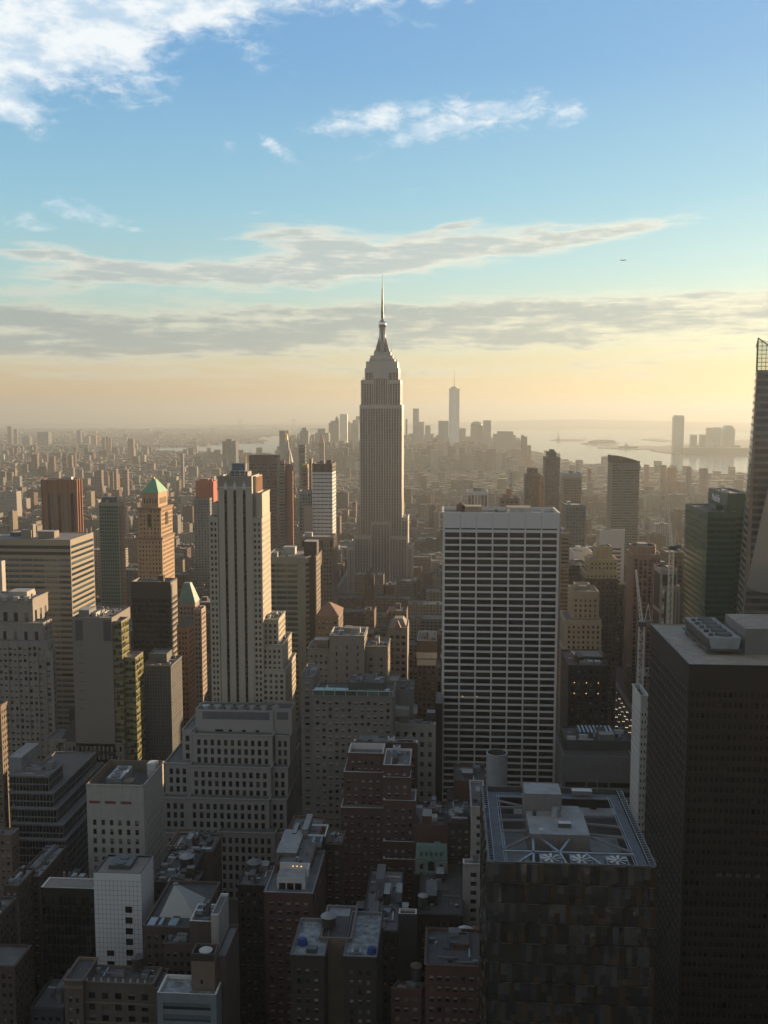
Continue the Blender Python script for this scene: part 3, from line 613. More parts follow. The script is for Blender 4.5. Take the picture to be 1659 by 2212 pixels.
# --- white gridded slab
def grace():
    root, bl = T('office_tower', 'wide white travertine office tower with a grid of long black windows', [(956.5, 1209, 1107, 560, 34, {'clutter': 0, 'par': 2.2, 'trim': WHITE, 'edges': {0: S(bay=(at(1209, 1107, 560).x-at(956.5, 1107, 560).x)/7, fl=3.93, w=.905, h=.72, top=11.2, rec=.55, side=.9, bot=2, glass=GLD), 1: S(bay=1.6, fl=4.08, w=.5, h=.6, top=15, rec=.3, glass=GLD), 3: S(bay=1.6, fl=4.08, w=.5, h=.6, top=15, rec=.3, glass=GLD)}})],
        wall=wallmat('travertine', (.62, .61, .585), var=.05), st=None, yb=1700, roof=ROOFG)
    _, zt, o, X0, X1, Y0, Y1 = bl[0]; z = zt-2.2; w = X1-X0; bw = (w-1.8)/7
    part(root, 'slot_window', lambda M: [M.box(X0+.9+bw*k+.35, X0+.9+bw*(k+1)-.35, Y0-.05, Y0-.01, zt-10.0, zt-9.2, GLD) for k in range(7)])
    part(root, 'joint', lambda M: [M.box(X0+.9+bw*k-.07, X0+.9+bw*k+.07, Y0-.03, Y0-.012, zt-9, zt-.4, GREY) for k in range(1, 7)])
    part(root, 'roof_housing', lambda M: M.box(X0+13, X0+23, Y0+14, Y0+26, z-.01, z+4.2, BEIGE, ROOFB), 'beige box housing')
    part(root, 'roof_housing', lambda M: M.box(X0+38, X0+52, Y0+16, Y0+29, z-.011, z+3.6, METAL, ROOFG))
    part(root, 'roof_well', lambda M: M.box(X1-17, X1-3, Y0+5, Y1-4, z-.012, z+.4, DMETAL, DMETAL))
    for k in range(9): part(root, 'roof_vent', lambda M: M.box(X0+4+k*6.7, X0+5.6+k*6.7, Y0+8+(k*7) % 17, Y0+9.6+(k*7) % 17, z-.013, z+1+(k % 3), (METAL, DMETAL, TRIM)[k % 3]))
    part(root, 'mast', lambda M: [M.bar((X0+.8, Y0+1, z), (X0+.8, Y0+1, z+4.2), .2, TRIM)])
    tank(X0+10.5, Y0+22, z, 'wooden water tank at the left end of the gridded white tower roof', 2.6, 3.2, 1.2, top=WOOD)
    part(root, 'lit_window', lambda M: [M.box(X0+12+q*8.3, X0+12.6+q*8.3, Y0-.02+.45, Y0+.5, 93.5, 94.0, emat('warm_lamp', (1, .55, .2), 1.2)) for q in range(3)])
grace()
# --- slim black window striped limestone tower (left of centre)
def fifth():
    s2 = S(bay=2.35, fl=3.42, w=.56, h=.55, top=2.5, rec=.25, side=.6)
    Y = 560
    X = lambda px, py=1100: at(px, py, Y).x
    blocks = [(470.7, 543.5, 1028.3, 560, 24, {'edges': {0: None, 1: None, 3: None}, 'clutter': 0, 'par': 2}),
              (543.5, 553.0, 1029, 565, 19, {'edges': {0: None, 1: None}, 'clutter': 0}),
              (553.0, 566.0, 1064, 562.5, 24, {'edges': {0: None, 1: S(bay=2.6, fl=3.42, w=.4, h=.55, top=22, rec=.2, side=1.5)}, 'clutter': 0}),
              (459, 470.7, 1086, 563, 22, {'edges': {0: S(bay=3, fl=22, w=.55, h=.8, top=5, rec=.3, side=.2)}, 'clutter': 0}),
              (450.5, 470.7, 1116, 560.5, 28, {'st': s2, 'clutter': 0}),
              (543.5, 565.5, 1117, 560.4, 27, {'st': s2, 'clutter': 0}),
              (565.5, 601.5, 1337, 566, 24, {'st': S(bay=2.9, fl=3.42, w=.5, h=.55, top=2.5, rec=.25, side=.6), 'trim': WHITE}),
              (565.5, 610, 1392, 563, 34, {'st': S(bay=2.9, fl=3.42, w=.5, h=.55, top=2.5, rec=.25, side=.6)}),
              (565.5, 616, 1445, 561, 40, {'st': S(bay=2.9, fl=3.42, w=.5, h=.55, top=2.5, rec=.25, side=.6)})]
    root, bl = T('art_deco_tower', 'tall slim cream tower with three black vertical window stripes and mast topped roof', blocks, wall=wallmat('cream_stone', (.40, .355, .26), var=.06), yb=1520, glass=GL)
    z = bl[0][1]; X0, X1 = bl[0][3], bl[0][4]
    for px in (487.3, 507.0, 527.3):
        xa = X(px-2.9, 1062); xb = X(px+2.9, 1062); zt = at(px, 1062, Y).z
        def stripe(M):
            M.quad((xa, Y-.06, 20), (xb, Y-.06, 20), (xb, Y-.06, zt), (xa, Y-.06, zt), GLD); M.poly([(xa, Y-.06, zt), (xb, Y-.06, zt), ((xa+xb)/2, Y-.06, zt+1.4)], GLD)
            f = zt-1.5
            while f > 22: M.box(xa, xb, Y-.1, Y-.062, f, f+.9, BLACK); f -= 3.42
        part(root, 'window_stripe', stripe)
        part(root, 'pilaster_cap', lambda M: M.frustum([(xa-.3, Y-.35), (xb+.3, Y-.35), (xb+.3, Y-.01), (xa-.3, Y-.01)], zt+1.6, [((xa+xb)/2-.2, Y-.2), ((xa+xb)/2+.2, Y-.2), ((xa+xb)/2+.2, Y-.01), ((xa+xb)/2-.2, Y-.01)], zt+6.6, WHITE))
    def balus(M):
        n = 34
        for k in range(n): u = X0+(X1-X0)*k/n; M.box(u, u+.22, Y-.25, Y-.01, z-6.3, z-.2, LIME)
        M.box(X0-.1, X1+.1, Y-.3, Y-.012, z-6.8, z-6.31, WHITE)
    part(root, 'balustrade', balus)
    zr = z-2
    part(root, 'louvred_wall', lambda M: [M.box(bl[1][4]+.01, bl[1][4]+.3, 566+k*1.1, 566.5+k*1.1, z-16, z-1, ORANGE) for k in range(16)])
    part(root, 'machine_housing', lambda M: M.box(X0+5.5, X1-3.6, Y+6, Y+17, zr, zr+4.2, DMETAL, DGREY))
    part(root, 'machine_housing', lambda M: M.box(X0+6.6, X1-5.6, Y+8, Y+15, zr+4.21, zr+9.0, wallmat('blue_grey_housing', (.10, .15, .19))))
    part(root, 'steel_frame', lambda M: [M.bar((X0+6+q*3, Y+5, zr), (X0+6+q*3, Y+5, zr+4.8), .3, TRIM) for q in range(4)]+[M.bar((X0+6, Y+5, zr+h), (X0+15.4, Y+5, zr+h), .3, TRIM) for h in (2.8, 4.8)])
    for bx, h in ((X0+3.4, 11.5), (X1-5.2, 15.6)):
        def mast(M):
            for sx in (-.55, .55): M.bar((bx+sx-.5, Y+9, zr+(4 if h > 12 else 0)), (bx+sx*.2, Y+9, zr+h), .32, GOLD if h > 12 else TRIM)
            for q in range(6): M.bar((bx-.9+q*.12, Y+9, zr+4+q*1.2), (bx+.5-q*.05, Y+9, zr+4.6+q*1.2), .18, TRIM)
        part(root, 'radio_mast', mast)
fifth()
# --- spired tower
def empire():
    Y = 1290; Xc = at(823, 900, Y).x
    def X(px): return at(px, 900, Y).x
    def Z(py): return at(823, py, Y).z
    st = wallmat('grey_limestone', (.385, .355, .325), var=.05, rough=.5, metal=.35); dk = wallmat('spandrel_metal', (.19, .15, .145), rough=.6)
    root = empty('spired_skyscraper', (Xc, Y+20, 0), 'tallest grey limestone skyscraper with stepped crown and needle spire', 'skyscraper')
    M = MB(); WM = MB(); RF = MB()
    g = glassmat('spire_tower_glass', (.09, .075, .075), (.19, .17, .15), .35, .2)
    def mass(xa, xb, ya, yb_, z0, z1, cols, ztopw=4, mid=None):
        M.box(xa, xb, ya, yb_, z0, z1, dk, st); RF.box(xa+.6, xb-.6, ya+.6, yb_-.6, z1+.01, z1+.3, ROOFG)
        # piers across the camera face and the west and east sides
        for (a, b, side) in ((xa, xb, 0), (ya, yb_, 1), (ya, yb_, 2)):
            L = b-a; n = cols if side == 0 else max(3, int(L/4.4)); bw = L/n
            for k in range(n+1):
                u = a+bw*k; w = .95 if k % 3 else 1.35; u = min(max(u, a+w/2), b-w/2)
                if side == 0: M.box(u-w/2, u+w/2, ya-.5, ya-.005, z0, z1, st)
                elif side == 1: M.box(xb+.005, xb+.45, max(ya, u-w*1.25), min(yb_, u+w*1.25), z0, z1, st)
                else: M.box(xa-.45, xa-.005, u-w*.8, u+w*.8, z0, z1, st)
            if side == 0: M.box(xa-.1, xb+.1, ya-.56, ya-.004, z1-ztopw, z1+1, st)
            elif side == 1: M.box(xb+.004, xb+.5, ya, yb_, z1-ztopw, z1+1, st)
            else: M.box(xa-.5, xa-.004, ya, yb_, z1-ztopw, z1+1, st)
            f = z1-ztopw-2.4
            while f > max(z0, 25):
                for k in range(n):
                    u = a+bw*k+bw*.2; w2 = bw*.26
                    for q in (0, 1):
                        v = u+q*bw*.34
                        if side == 0: WM.quad((v, ya-.04, f), (v+w2, ya-.04, f), (v+w2, ya-.04, f+2.1), (v, ya-.04, f+2.1), g)
                        elif side == 1: WM.quad((xb+.04, v, f), (xb+.04, v+w2, f), (xb+.04, v+w2, f+2.1), (xb+.04, v, f+2.1), g)
                        else: WM.quad((xa-.04, v+w2, f), (xa-.04, v, f), (xa-.04, v, f+2.1), (xa-.04, v+w2, f+2.1), g)
                f -= 3.72
    D = 56
    mass(X(777.5), X(867.5), Y, Y+D, 0, Z(876), 16)
    mass(X(780), X(864), Y+3, Y+D-3, Z(876), Z(822), 15)
    mass(X(788), X(859.5), Y+6, Y+D-6, Z(822), Z(796), 11, 5)
    mass(X(790.5), X(857), Y+8, Y+D-8, Z(796), Z(781.5), 4, 13)
    # raised centre bays
    mass(X(806), X(838), Y+1.5, Y+8, Z(876), Z(806), 6, 7); mass(X(802.5), X(842.5), Y-2.2, Y, 0, Z(1128), 6, 3)
    # base steps
    mass(X(766), X(802.5), Y-8, Y+D+8, 0, Z(1157), 6); mass(X(842.5), X(880), Y-8, Y+30, 0, Z(1157), 6)
    mass(X(771), X(777.5), Y+4, Y+D, 0, Z(1120), 2); mass(X(867.5), X(880), Y+4, Y+D, 0, Z(1120), 2)
    mass(X(751), X(766), Y-11, Y+D+12, 0, Z(1180), 3); mass(X(881), X(893), Y-11, Y+20, 0, Z(1176), 3)
    M.build('wall', root); RF.build('roof', root); o = WM.build('windows', root); o['kind'] = 'stuff'
    cy = Y+D/2
    def ring(px0, px1, py0, py1, m, q=1.0):
        a, b = X(px0)-Xc, X(px1)-Xc; w = (b-a)/2; c = (a+b)/2+Xc
        return lambda M: M.box(c-w, c+w, cy-w*q, cy+w*q, Z(py0), Z(py1), m)
    part(root, 'crown_step', ring(796, 851, 781.5, 773, METAL, .7)); part(root, 'crown_step', ring(798, 847, 773, 766, st, .7)); part(root, 'crown_step', ring(805, 842, 766, 758, METAL, .7))
    tw = wallmat('mast_metal', (.20, .19, .19), rough=.4, metal=.4, streak=False); POL = wallmat('polished_steel', (.85, .80, .72), rough=.2, metal=1.0, var=.01, streak=False)
    def wings(M):
        for sx in (-1, 1):
            for sy in (-1, 1):
                pass
        w0 = X(839.5)-Xc; w1 = X(832)-Xc
        for (ax, ay) in ((1, .28), (.28, 1)):
            b = [(Xc-w0*ax, cy-w0*ay), (Xc+w0*ax, cy-w0*ay), (Xc+w0*ax, cy+w0*ay), (Xc-w0*ax, cy+w0*ay)]; t = [(Xc+(x-Xc)*w1/w0*.82, cy+(y-cy)*w1/w0*.82) for x, y in b]
            M.frustum(b, Z(758), t, Z(724), tw)
    part(root, 'mast_buttress', wings)
    part(root, 'mooring_mast', lambda M: M.cyl(Xc, cy, (X(832)-Xc)*.92, (X(831)-Xc)*.88, Z(758), Z(704), wallmat('mast_steel', (.45, .43, .40), rough=.32, metal=.8, var=.03, streak=False), 48))
    for o in bpy.data.objects:
        if o.parent is root and o.name.startswith('mooring_mast'): o.data.polygons.foreach_set('use_smooth', [len(p.vertices) == 4 for p in o.data.polygons])
    part(root, 'mast_glass', lambda M: [M.box(Xc-1.1, Xc+1.1, cy-(X(832)-Xc)-.3, cy-(X(832)-Xc)*.8, Z(756), Z(707), DMETAL)])
    part(root, 'mast_drum', lambda M: M.cyl(Xc, cy, (X(832)-Xc)*.82, (X(830.5)-Xc)*.82, Z(704), Z(702.1), tw, 20))
    part(root, 'mast_drum', lambda M: M.cyl(Xc, cy, (X(832.2)-Xc)*.9, (X(832.2)-Xc)*.9-.22, Z(702), Z(690.5), POL, 48)).data.polygons.foreach_set('use_smooth', [True]*48+[False]*2)
    part(root, 'mast_dome', lambda M: (M.cyl(Xc, cy, (X(830)-Xc)*.88, (X(829)-Xc)*.78, Z(690.5), Z(688), METAL, 20), M.cyl(Xc, cy, (X(828.5)-Xc)*.8, (X(825.5)-Xc)*.8, Z(688), Z(683), METAL, 16)))
    def spire(M):
        M.cyl(Xc, cy, 1.9, 1.6, Z(683), Z(664), DMETAL, 8); M.cyl(Xc, cy, 1.5, 1.2, Z(664), Z(640), DMETAL, 8); M.cyl(Xc, cy, 1.15, .8, Z(640), Z(620), DMETAL, 8); M.cyl(Xc, cy, .65, .42, Z(620), Z(600), DMETAL, 8); M.cyl(Xc, cy, .35, .12, Z(600), Z(584), DMETAL, 6)
        M.cyl(Xc, cy, 1.7, 1.7, Z(620.5), Z(619.5), DMETAL, 8)
        for q in range(26): M.cyl(Xc, cy, 2.2-q*.045, 2.2-q*.045, Z(682-q*2.3), Z(681.4-q*2.3), DMETAL, 8)
        M.bar((Xc+3.4, cy, Z(672)), (Xc+3.4, cy, Z(655)), .5, DMETAL); M.bar((Xc, cy, Z(671)), (Xc+3.4, cy, Z(671)), .4, DMETAL)
    part(root, 'spire', spire)
    rg = random.Random(5)
    for px, py in ((798, 781), (801, 775), (846, 775), (851, 776), (854, 781), (808, 764), (841, 764), (806, 760), (843, 758), (812, 748), (782, 821), (861, 821)):
        part(root, 'aerial', lambda M: M.bar((X(px), cy-4, Z(py)), (X(px), cy-4, Z(py-rg.uniform(5, 8))), .6, DMETAL))
    NAMED.append((748, 902, 1232, Y, (X(751), X(899), Y-12, Y+56), 583))
empire()
# --- slanting faceted glass tower at the right edge
def crystal():
    Y = 560; A = lambda px, py, YY: tuple(at(px, py, YY))
    root = empty('crystal_tower', (190, Y+20, 0), 'leaning faceted glass skyscraper at the right edge with a pointed latticed crown', 'skyscraper')
    gl = glassmat('pale_band_glass', (.07, .072, .075), (.12, .12, .12), .5, .12)
    bandm = bpy.data.materials.new('banded_curtain_wall'); bandm.use_nodes = True; N = NT(bandm.node_tree); b = N.n['Principled BSDF']; g = N.new('ShaderNodeNewGeometry')
    sp = N.new('ShaderNodeSeparateXYZ'); N.l.new(g.outputs['Position'], sp.inputs[0])
    fr = N.m('FRACT', N.m('DIVIDE', sp.outputs[2], 4.2)); fl = N.m('GREATER_THAN', fr, .42); u = N.m('ADD', sp.outputs[0], sp.outputs[1]); mul = N.m('LESS_THAN', N.m('FRACT', N.m('DIVIDE', u, 1.5)), .1)
    wn = N.new('ShaderNodeTexWhiteNoise', noise_dimensions='3D'); N.l.new(N.xyz(N.m('FLOOR', N.m('DIVIDE', u, 4.5)), N.m('FLOOR', N.m('DIVIDE', sp.outputs[2], 4.2)), 0.0), wn.inputs['Vector'])
    c = N.mix(N.m('MULTIPLY', fl, N.m('ADD', N.m('MULTIPLY', wn.outputs[0], .5), .5)), (.15, .155, .155), (.035, .037, .042)); c = N.mix(mul, c, (.12, .12, .12))
    N.put(b.inputs['Base Color'], c); b.inputs['Roughness'].default_value = .1
    N.put(b.inputs['Roughness'], N.m('SUBTRACT', .3, N.m('MULTIPLY', fl, .22)))
    palem = glassmat('pale_facet_glass', (.26, .28, .27), (.30, .31, .30), .5, .15, .8); warmm = wallmat('bronze_facet', (.22, .16, .11), rough=.3, streak=False)
    M = MB()
    # corner edge that leans; bevel facet between the front and east faces
    top = A(1634.5, 800, Y); cb = A(1604, 1322, Y)
    def cont(p, q, z):       # continue the line p->q down to height z
        t = (z-p[2])/(q[2]-p[2]); return tuple(p[k]+(q[k]-p[k])*t for k in range(3))
    bot = cont(top, cb, 0.0)
    rt = at(1633, 730, Y)
    t2 = A(1637, 800, Y-.2); b2 = A(1616, 1322, Y-1.5); bot2 = cont(t2, b2, 0.0)
    rx = 232
    # facet 1: narrow warm chamfer, facet 2: main north front, facet 3: sloping pale lower facet
    M.poly([bot2, (rx, Y-1.5, 0), (rx, Y-.2, top[2]), t2], bandm)
    M.poly([bot, bot2, t2, top], warmm)
    tb = A(1631.5, 798, Y+46); tb = (tb[0], tb[1], top[2]); bq = A(1590, 1322, Y+50); bb = cont(tb, bq, 0.0)
    M.poly([bb, bot, top, tb], bandm); M.poly([(rx, Y+50, 0), bb, tb, (rx, Y+46, top[2])], bandm); M.poly([(rx, Y-1.5, 0), (rx, Y+50, 0), (rx, Y+46, top[2]), (rx, Y-.2, top[2])], bandm); M.poly([top, t2, (rx, Y-.2, top[2]), (rx, Y+46, top[2]), tb], ROOFG)
    M.build('curtain_wall', root)
    F = MB(); a = A(1662, 1040, Y-6); b_ = A(1612, 1265, Y-6); c_ = A(1602, 1330, Y-6); e = A(1665, 1330, Y-6)
    lb = cont(b_, c_, 0.0)
    F.poly([lb, (rx-8, Y-7, 0), (rx-8, Y-7, a[2]), a, b_], palem); F.poly([lb, b_, (b_[0]+3, Y-1, b_[2]), (lb[0]+3, Y-1, 0)], warmm); F.poly([b_, a, (a[0]+2, Y-1, a[2]), (b_[0]+3, Y-1, b_[2])], palem)
    F.build('lower_facet', root)
    G = MB(); b0 = A(1613, 1268, Y-6.4); b1 = A(1606, 1330, Y-6.4); lb2 = cont(b0, b1, 0.0)
    G.poly([lb2, (rx-9, Y-6.6, 0), (rx-9, Y-6.6, b0[2]-6), (b0[0]+8, Y-6.5, b0[2]-3), b0], bandm); G.build('lower_windows', root)
    CGL = bpy.data.materials.new('crown_glass'); CGL.use_nodes = True; NC = NT(CGL.node_tree); ms = NC.new('ShaderNodeMixShader'); tr = NC.new('ShaderNodeBsdfTransparent'); tr.inputs[0].default_value = (.86, .92, .86, 1)
    ms.inputs[0].default_value = .3; pb = NC.n['Principled BSDF']; pb.inputs['Base Color'].default_value = (.35, .38, .34, 1); pb.inputs['Roughness'].default_value = .2
    NC.l.new(tr.outputs[0], ms.inputs[1]); NC.l.new(pb.outputs[0], ms.inputs[2]); NC.l.new(ms.outputs[0], NC.n['Material Output'].inputs[0])
    K = MB(); mt = DMETAL; H = [top, (top[0]+.3, Y, rt.z)]
    x0 = top[0]+.2; zt = top[2]; zz = [zt+k*(rt.z-zt)/8 for k in range(9)]
    ztop = lambda x: rt.z-(x-x0)*.75
    x = x0
    while x < rx:
        for yy in (Y, ):
            if ztop(x) > zt: K.bar((x, yy, zt), (x, yy, ztop(x)), .2, mt)
        x += 2.3
    for k, zk in enumerate(zz):
        xe = x0+(rt.z-zk)/.75
        if xe > x0+.4:
            K.bar((x0, Y, zk), (min(xe, rx), Y, zk), .3, mt); K.bar((x0, Y, zk), (x0+(tb[0]-x0)*.5, Y+23, zk), .25, mt)
    K.bar((x0, Y, rt.z), (rx, Y, ztop(rx)), .5, mt); K.bar((x0, Y, rt.z), (tb[0], Y+46, rt.z-2), .4, mt); K.bar((x0, Y, zt), (x0, Y, rt.z), .5, mt)
    for k in range(0, 26, 6): K.bar((x0+(tb[0]-x0)*k/46, Y+k, zt), (x0+(tb[0]-x0)*k/46, Y+k, rt.z-k*.04), .25, mt)
    K.build('crown_lattice', root)
    P = MB(); P.poly([(x0, Y+.3, zt), (rx, Y+.3, zt), (rx, Y+.3, ztop(rx)), (x0, Y+.3, rt.z-.3)], CGL); P.build('crown_glass', root)
    NAMED.append((1586, 1700, 1330, Y, (158, rx, Y-8, Y+52), 728))
crystal()
# --- green glass pair with the lettered sign
def green_pair():
    root, bl = T('office_tower', 'dark green glass office tower carrying a white lettered sign on its upper block', [
        (1529, 1592, 1105.7, 640, '1480.6', {'clutter': 1, 'trim': METAL, 'roof': ROOFD}), (1572, 1622, 1065.6, 652, '1530.5', {'clutter': 1, 'trim': METAL, 'roof': ROOFD, 'st': S(bay=1.5, fl=3.9, w=.9, h=.55, top=15, rec=0, side=.3, glass=GLG)})],
        wall=wallmat('green_panel', (.006, .085, .068), rough=.5, streak=False), st=S(bay=1.5, fl=3.9, w=.9, h=.55, top=3, rec=0, side=.3, glass=GLG), yb=1325, wp=60)
    _, zt, o, X0, X1, Y0, Y1 = bl[1]
    cu = bpy.data.curves.new('sign', 'FONT'); cu.body = 'MetLife'; cu.size = 6.6; cu.extrude = .15; cu.offset = .06
    fo = bpy.data.objects.new('sign_font', cu); me = bpy.data.meshes.new_from_object(fo); bpy.data.objects.remove(fo); o = bpy.data.objects.new('sign', me); COL.objects.link(o); o.parent = root; sm = wallmat('sign_white', (.75, .77, .80), var=.02, streak=False); me.materials.append(sm)
    o.rotation_euler = (pi/2, 0, -pi/2); L = root.location
    o.location = (X0-.25-L.x, Y0+37-L.y, zt-7.6-L.z)
    part(root, 'lit_window', lambda M: [M.box(X0-14+q*5.1, X0-13.2+q*5.1, 639.85, 639.9, 112-(q*11) % 17, 112.5-(q*11) % 17, emat('warm_lamp', (1, .55, .2), 1.2)) for q in range(5)])
green_pair()
# ---------------------------------------------------------------- everything else that can be told apart
P1 = S(bay=3.2, fl=3.5, w=.46, h=.52); P2 = S(bay=2.6, fl=3.4, w=.5, h=.5, side=.6); RIB = S(bay=60, fl=3.8, w=.97, h=.5, side=.6, rec=.25); RIBF = S(bay=9, fl=3.8, w=.92, h=.48, side=.6, rec=0)
FAR = S(bay=4, fl=3.8, w=.5, h=.5, rec=0); GRID = S(bay=1.55, fl=3.6, w=.86, h=.84, top=1.2, side=.3, rec=.12)
def penth(*items):
    # (x0px, x1px, ytoppx, Y, depth, material[, name])
    def f(root, bl):
        for it in items:
            x0, x1, yt, Y, D, m = it[:6]; nm = it[6] if len(it) > 6 else 'penthouse'; p = at(x0, yt, Y); q = at(x1, yt, Y); z = (p.z+q.z)/2
            zb = max([b[1]-1.0 for b in bl if b[3]-3 <= (p.x+q.x)/2 <= b[4]+3 and b[5]-3 <= Y+D/2 <= b[6]+3 and b[1]-1 < z] or [z-4])
            M = MB(); M.box(p.x, q.x, Y, Y+D, zb+.004, z, m, ROOFW if m is not ROOFD else ROOFD); M.build(nm, root)
    return f
# left foreground
T('office_building', 'stepped dark glass office block with terraces rising like stairs', [
    (19.5, 105, 1674.5, 470, '134.5', {'par': .5}), (19.5, 115, 1711, 466, 60, {'clutter': 0}), (24, 122.5, 1745, 462, 66, {'clutter': 0}), (26, 136, 1779, 458, 72, {'clutter': 0}), (26, 141, 1812.5, 454, 78, {'clutter': 0})],
    wall=wallmat('steel_mullion', (.13, .145, .16), rough=.5), st=S(bay=1.7, fl=3.9, w=.88, h=.84, top=.9, side=.2, rec=.15, glass=GLD), roof=ROOFG, yb=1890, trim=GREY, pent=penth((18, 46, 1636, 478, 22, METAL)))
r_, bl_ = T('office_building', 'plain pale stone block with three red openings above few window columns', [(186, 309.5, 1694.6, 420, '353', {'clutter': 0, 'par': 5, 'roof': ROOFD, 'trim': TAN, 'edges': {0: S(bay=4.2, fl=4.4, w=.42, h=.6, top=16, side=1.5), 1: S(bay=2.3, fl=3.6, w=.4, h=.5, top=18, side=12)}})],
    wall=PALE, yb=1880)
_, zt, _o, X0, X1, Y0, Y1 = bl_[0]
for k in range(3): part(r_, 'red_panel', lambda M: M.box(X0+1.2+k*7.3, X0+6.3+k*7.3, Y0-.06, Y0-.01, zt-9.2, zt-7.9, REDP))
boxu(X0+10.5, Y0+15, zt-5, 7, 16, 5.2, 'three fan air conditioner sunk in the roof of the pale block with red openings', m=METAL, fans=3)
boxu(X0+17, Y0+9, zt-5, 4.6, 5, 3.8, 'plain metal box beside the sunken three fan machine', 'roof_box', m=TAN, fans=0); boxu(X1-3.5, Y1-6, zt-5, 4, 5, 6.5, 'white box unit on the far corner of the pale block', 'roof_box', m=TRIM, fans=0)
r_, bl_ = T('apartment_building', 'white tiled tower with a faint square grid and one column of black windows', [(202, 304, 1886.6, 345, '330', {'clutter': 0, 'roof': ROOFB, 'par': .6, 'trim': BLACK})], wall=wallmat('white_tile', (.56, .585, .585), var=.05), yb=2090)
_, zt, _o, X0, X1, Y0, Y1 = bl_[0]
def tiles(M):
    for k in range(1, 12): M.box(X0+(X1-X0)*k/12-.05, X0+(X1-X0)*k/12+.05, Y0-.02, Y0-.003, 0, zt-3, DGREY)
    for k in range(40):
        if zt-3-k*1.9 > 1: M.box(X0, X1, Y0-.023, Y0-.004, zt-3-k*1.9-.05, zt-3-k*1.9+.03, DGREY)
part(r_, 'tile_joints', tiles)
for k in range(7): part(r_, 'window', lambda M: M.box(X0+(X1-X0)*.65, X0+(X1-X0)*.80, Y0-.05, Y0-.03, zt-15.5-k*4.3, zt-13-k*4.3, GLD))
for k in range(3): part(r_, 'window', lambda M: M.box(X0+(X1-X0)*.235, X0+(X1-X0)*.39, Y0-.05, Y0-.03, zt-33-k*4.3, zt-30.8-k*4.3, GLD))
boxu(X0+8.5, Y0+9, zt-.6, 8.5, 9, 1.6, 'black framed machine with two fans on the white tiled tower roof', m=DMETAL, fans=2)
T('museum_building', 'low dark glass building with a long beige roof terrace beside the white tiled tower', [(88, 203, 1918, 350, '105', {'clutter': 0, 'roof': ROOFB, 'trim': WHITE, 'par': .4, 'edges': {0: S(bay=1.7, fl=4, w=.92, h=.9, top=3.4, rec=.2, side=.2, glass=GLD)}})], wall=wallmat('black_granite', (.012, .012, .014)), yb=2200,
  pent=penth((152, 162, 1893, 362, 3, METAL, 'roof_vent'), (168, 180, 1894, 362, 3, METAL, 'roof_vent'), (136, 139, 1885, 364, 1, METAL, 'chimney'), (148, 150, 1885, 364, 1, METAL, 'chimney')))
T('apartment_building', 'brown stone building at the left edge with a sunlit side wall', [(-60, 1, 1523, 500, '14', {}), (-60, 24, 1802, 430, '38', {})], wall=TAN, st=P2, yb=1950, glass=GLB)
T('apartment_building', 'brown building with a cluttered grey roof at the left edge below the stepped glass block', [(40, 84, 1893, 385, 30, {'roof': ROOFW, 'clutter': 3}), (8, 40, 1912, 372, 16, {'roof': ROOFW, 'clutter': 2})], wall=BROWN, st=P2, yb=2212, glass=GLB)
T('apartment_building', 'dark brown building with a ledge at the lower left edge', [(-60, -10, 1985, 335, '33', {}), (-60, 31, 2085, 322, '66', {'clutter': 0})], wall=BROWN, st=P2, yb=2300)
T('office_building', 'low roof with a grey skylight in the dark lower left corner', [(66, 136, 2178, 330, 40, {'roof': ROOFG, 'clutter': 3})], wall=DGREY, st=P2, yb=2300)
r_, bl_ = T('apartment_building', 'ornate brown stone building with a corner turret and balustraded roof', [(138, 178, 2117, 300, 14, {'roof': ROOFD, 'clutter': 0, 'trim': TAN}), (178, 331, 2122, 302, '200', {'roof': ROOFD, 'clutter': 1, 'trim': TAN, 'edges': {0: S(bay=4.6, fl=4, w=.5, h=.56, top=3)}}), (331, 341, 2135, 300.5, 12, {'clutter': 0})],
    wall=wallmat('ornate_brown', (.10, .075, .052)), st=S(bay=2.5, fl=4, w=.45, h=.5, top=5, side=1), yb=2300, glass=GLB)
_, zt, _o, X0, X1, Y0, Y1 = bl_[1]
for k in range(9): part(r_, 'finial', lambda M: M.frustum(rect(X0+1+k*2.5, X0+1.7+k*2.5, Y0, Y0+.7), zt, rect(X0+1.2+k*2.5, X0+1.5+k*2.5, Y0+.2, Y0+.5), zt+1.2, PALE))
for k, h in enumerate((7.5, 14.5)): part(r_, 'cornice', lambda M: M.box(X0, X1, Y0-.5, Y0-.01, zt-h, zt-h+.5, TAN))
part(r_, 'turret_cap', lambda M: M.box(bl_[0][3]-.4, bl_[0][4]+.3, 299.3, 299.99, zt-1.2, zt-.6, TAN))
tank(X0+16, Y0+9, zt-1, 'dark water tank rising in front of the white tiled tower', 1.9, 3.4, 1.5, body=DBROWN, top=DMETAL)
# blue grey building with beige tower
r_, bl_ = T('office_building', 'blue grey banded building with a snowy stained roof at the bottom edge', [(339, 467, 2146.5, 285, '358', {'roof': wallmat('stained_white_roof', (.20, .23, .245), var=.9, scale=.35, streak=False), 'clutter': 0, 'trim': WHITE, 'par': 1.4, 'edges': {0: S(bay=60, fl=3.9, w=.86, h=.6, top=2.4, rec=.3, side=.6, glass=GLBL)}})], wall=wallmat('blue_grey_panel', (.14, .175, .20)), yb=2300)
r_, bl_ = T('apartment_building', 'beige brick tower holding a round white tank cap beside the blue grey building', [(412.5, 463, 2061, 289, '472', {'clutter': 0, 'par': 3, 'roof': ROOFD, 'trim': BROWN, 'wall': TAN}), (467, 487, 2066, 292, 20, {'clutter': 0, 'wall': BROWN})], wall=BEIGE, st=None, yb=2300)
_, zt, _o, X0, X1, Y0, Y1 = bl_[0]
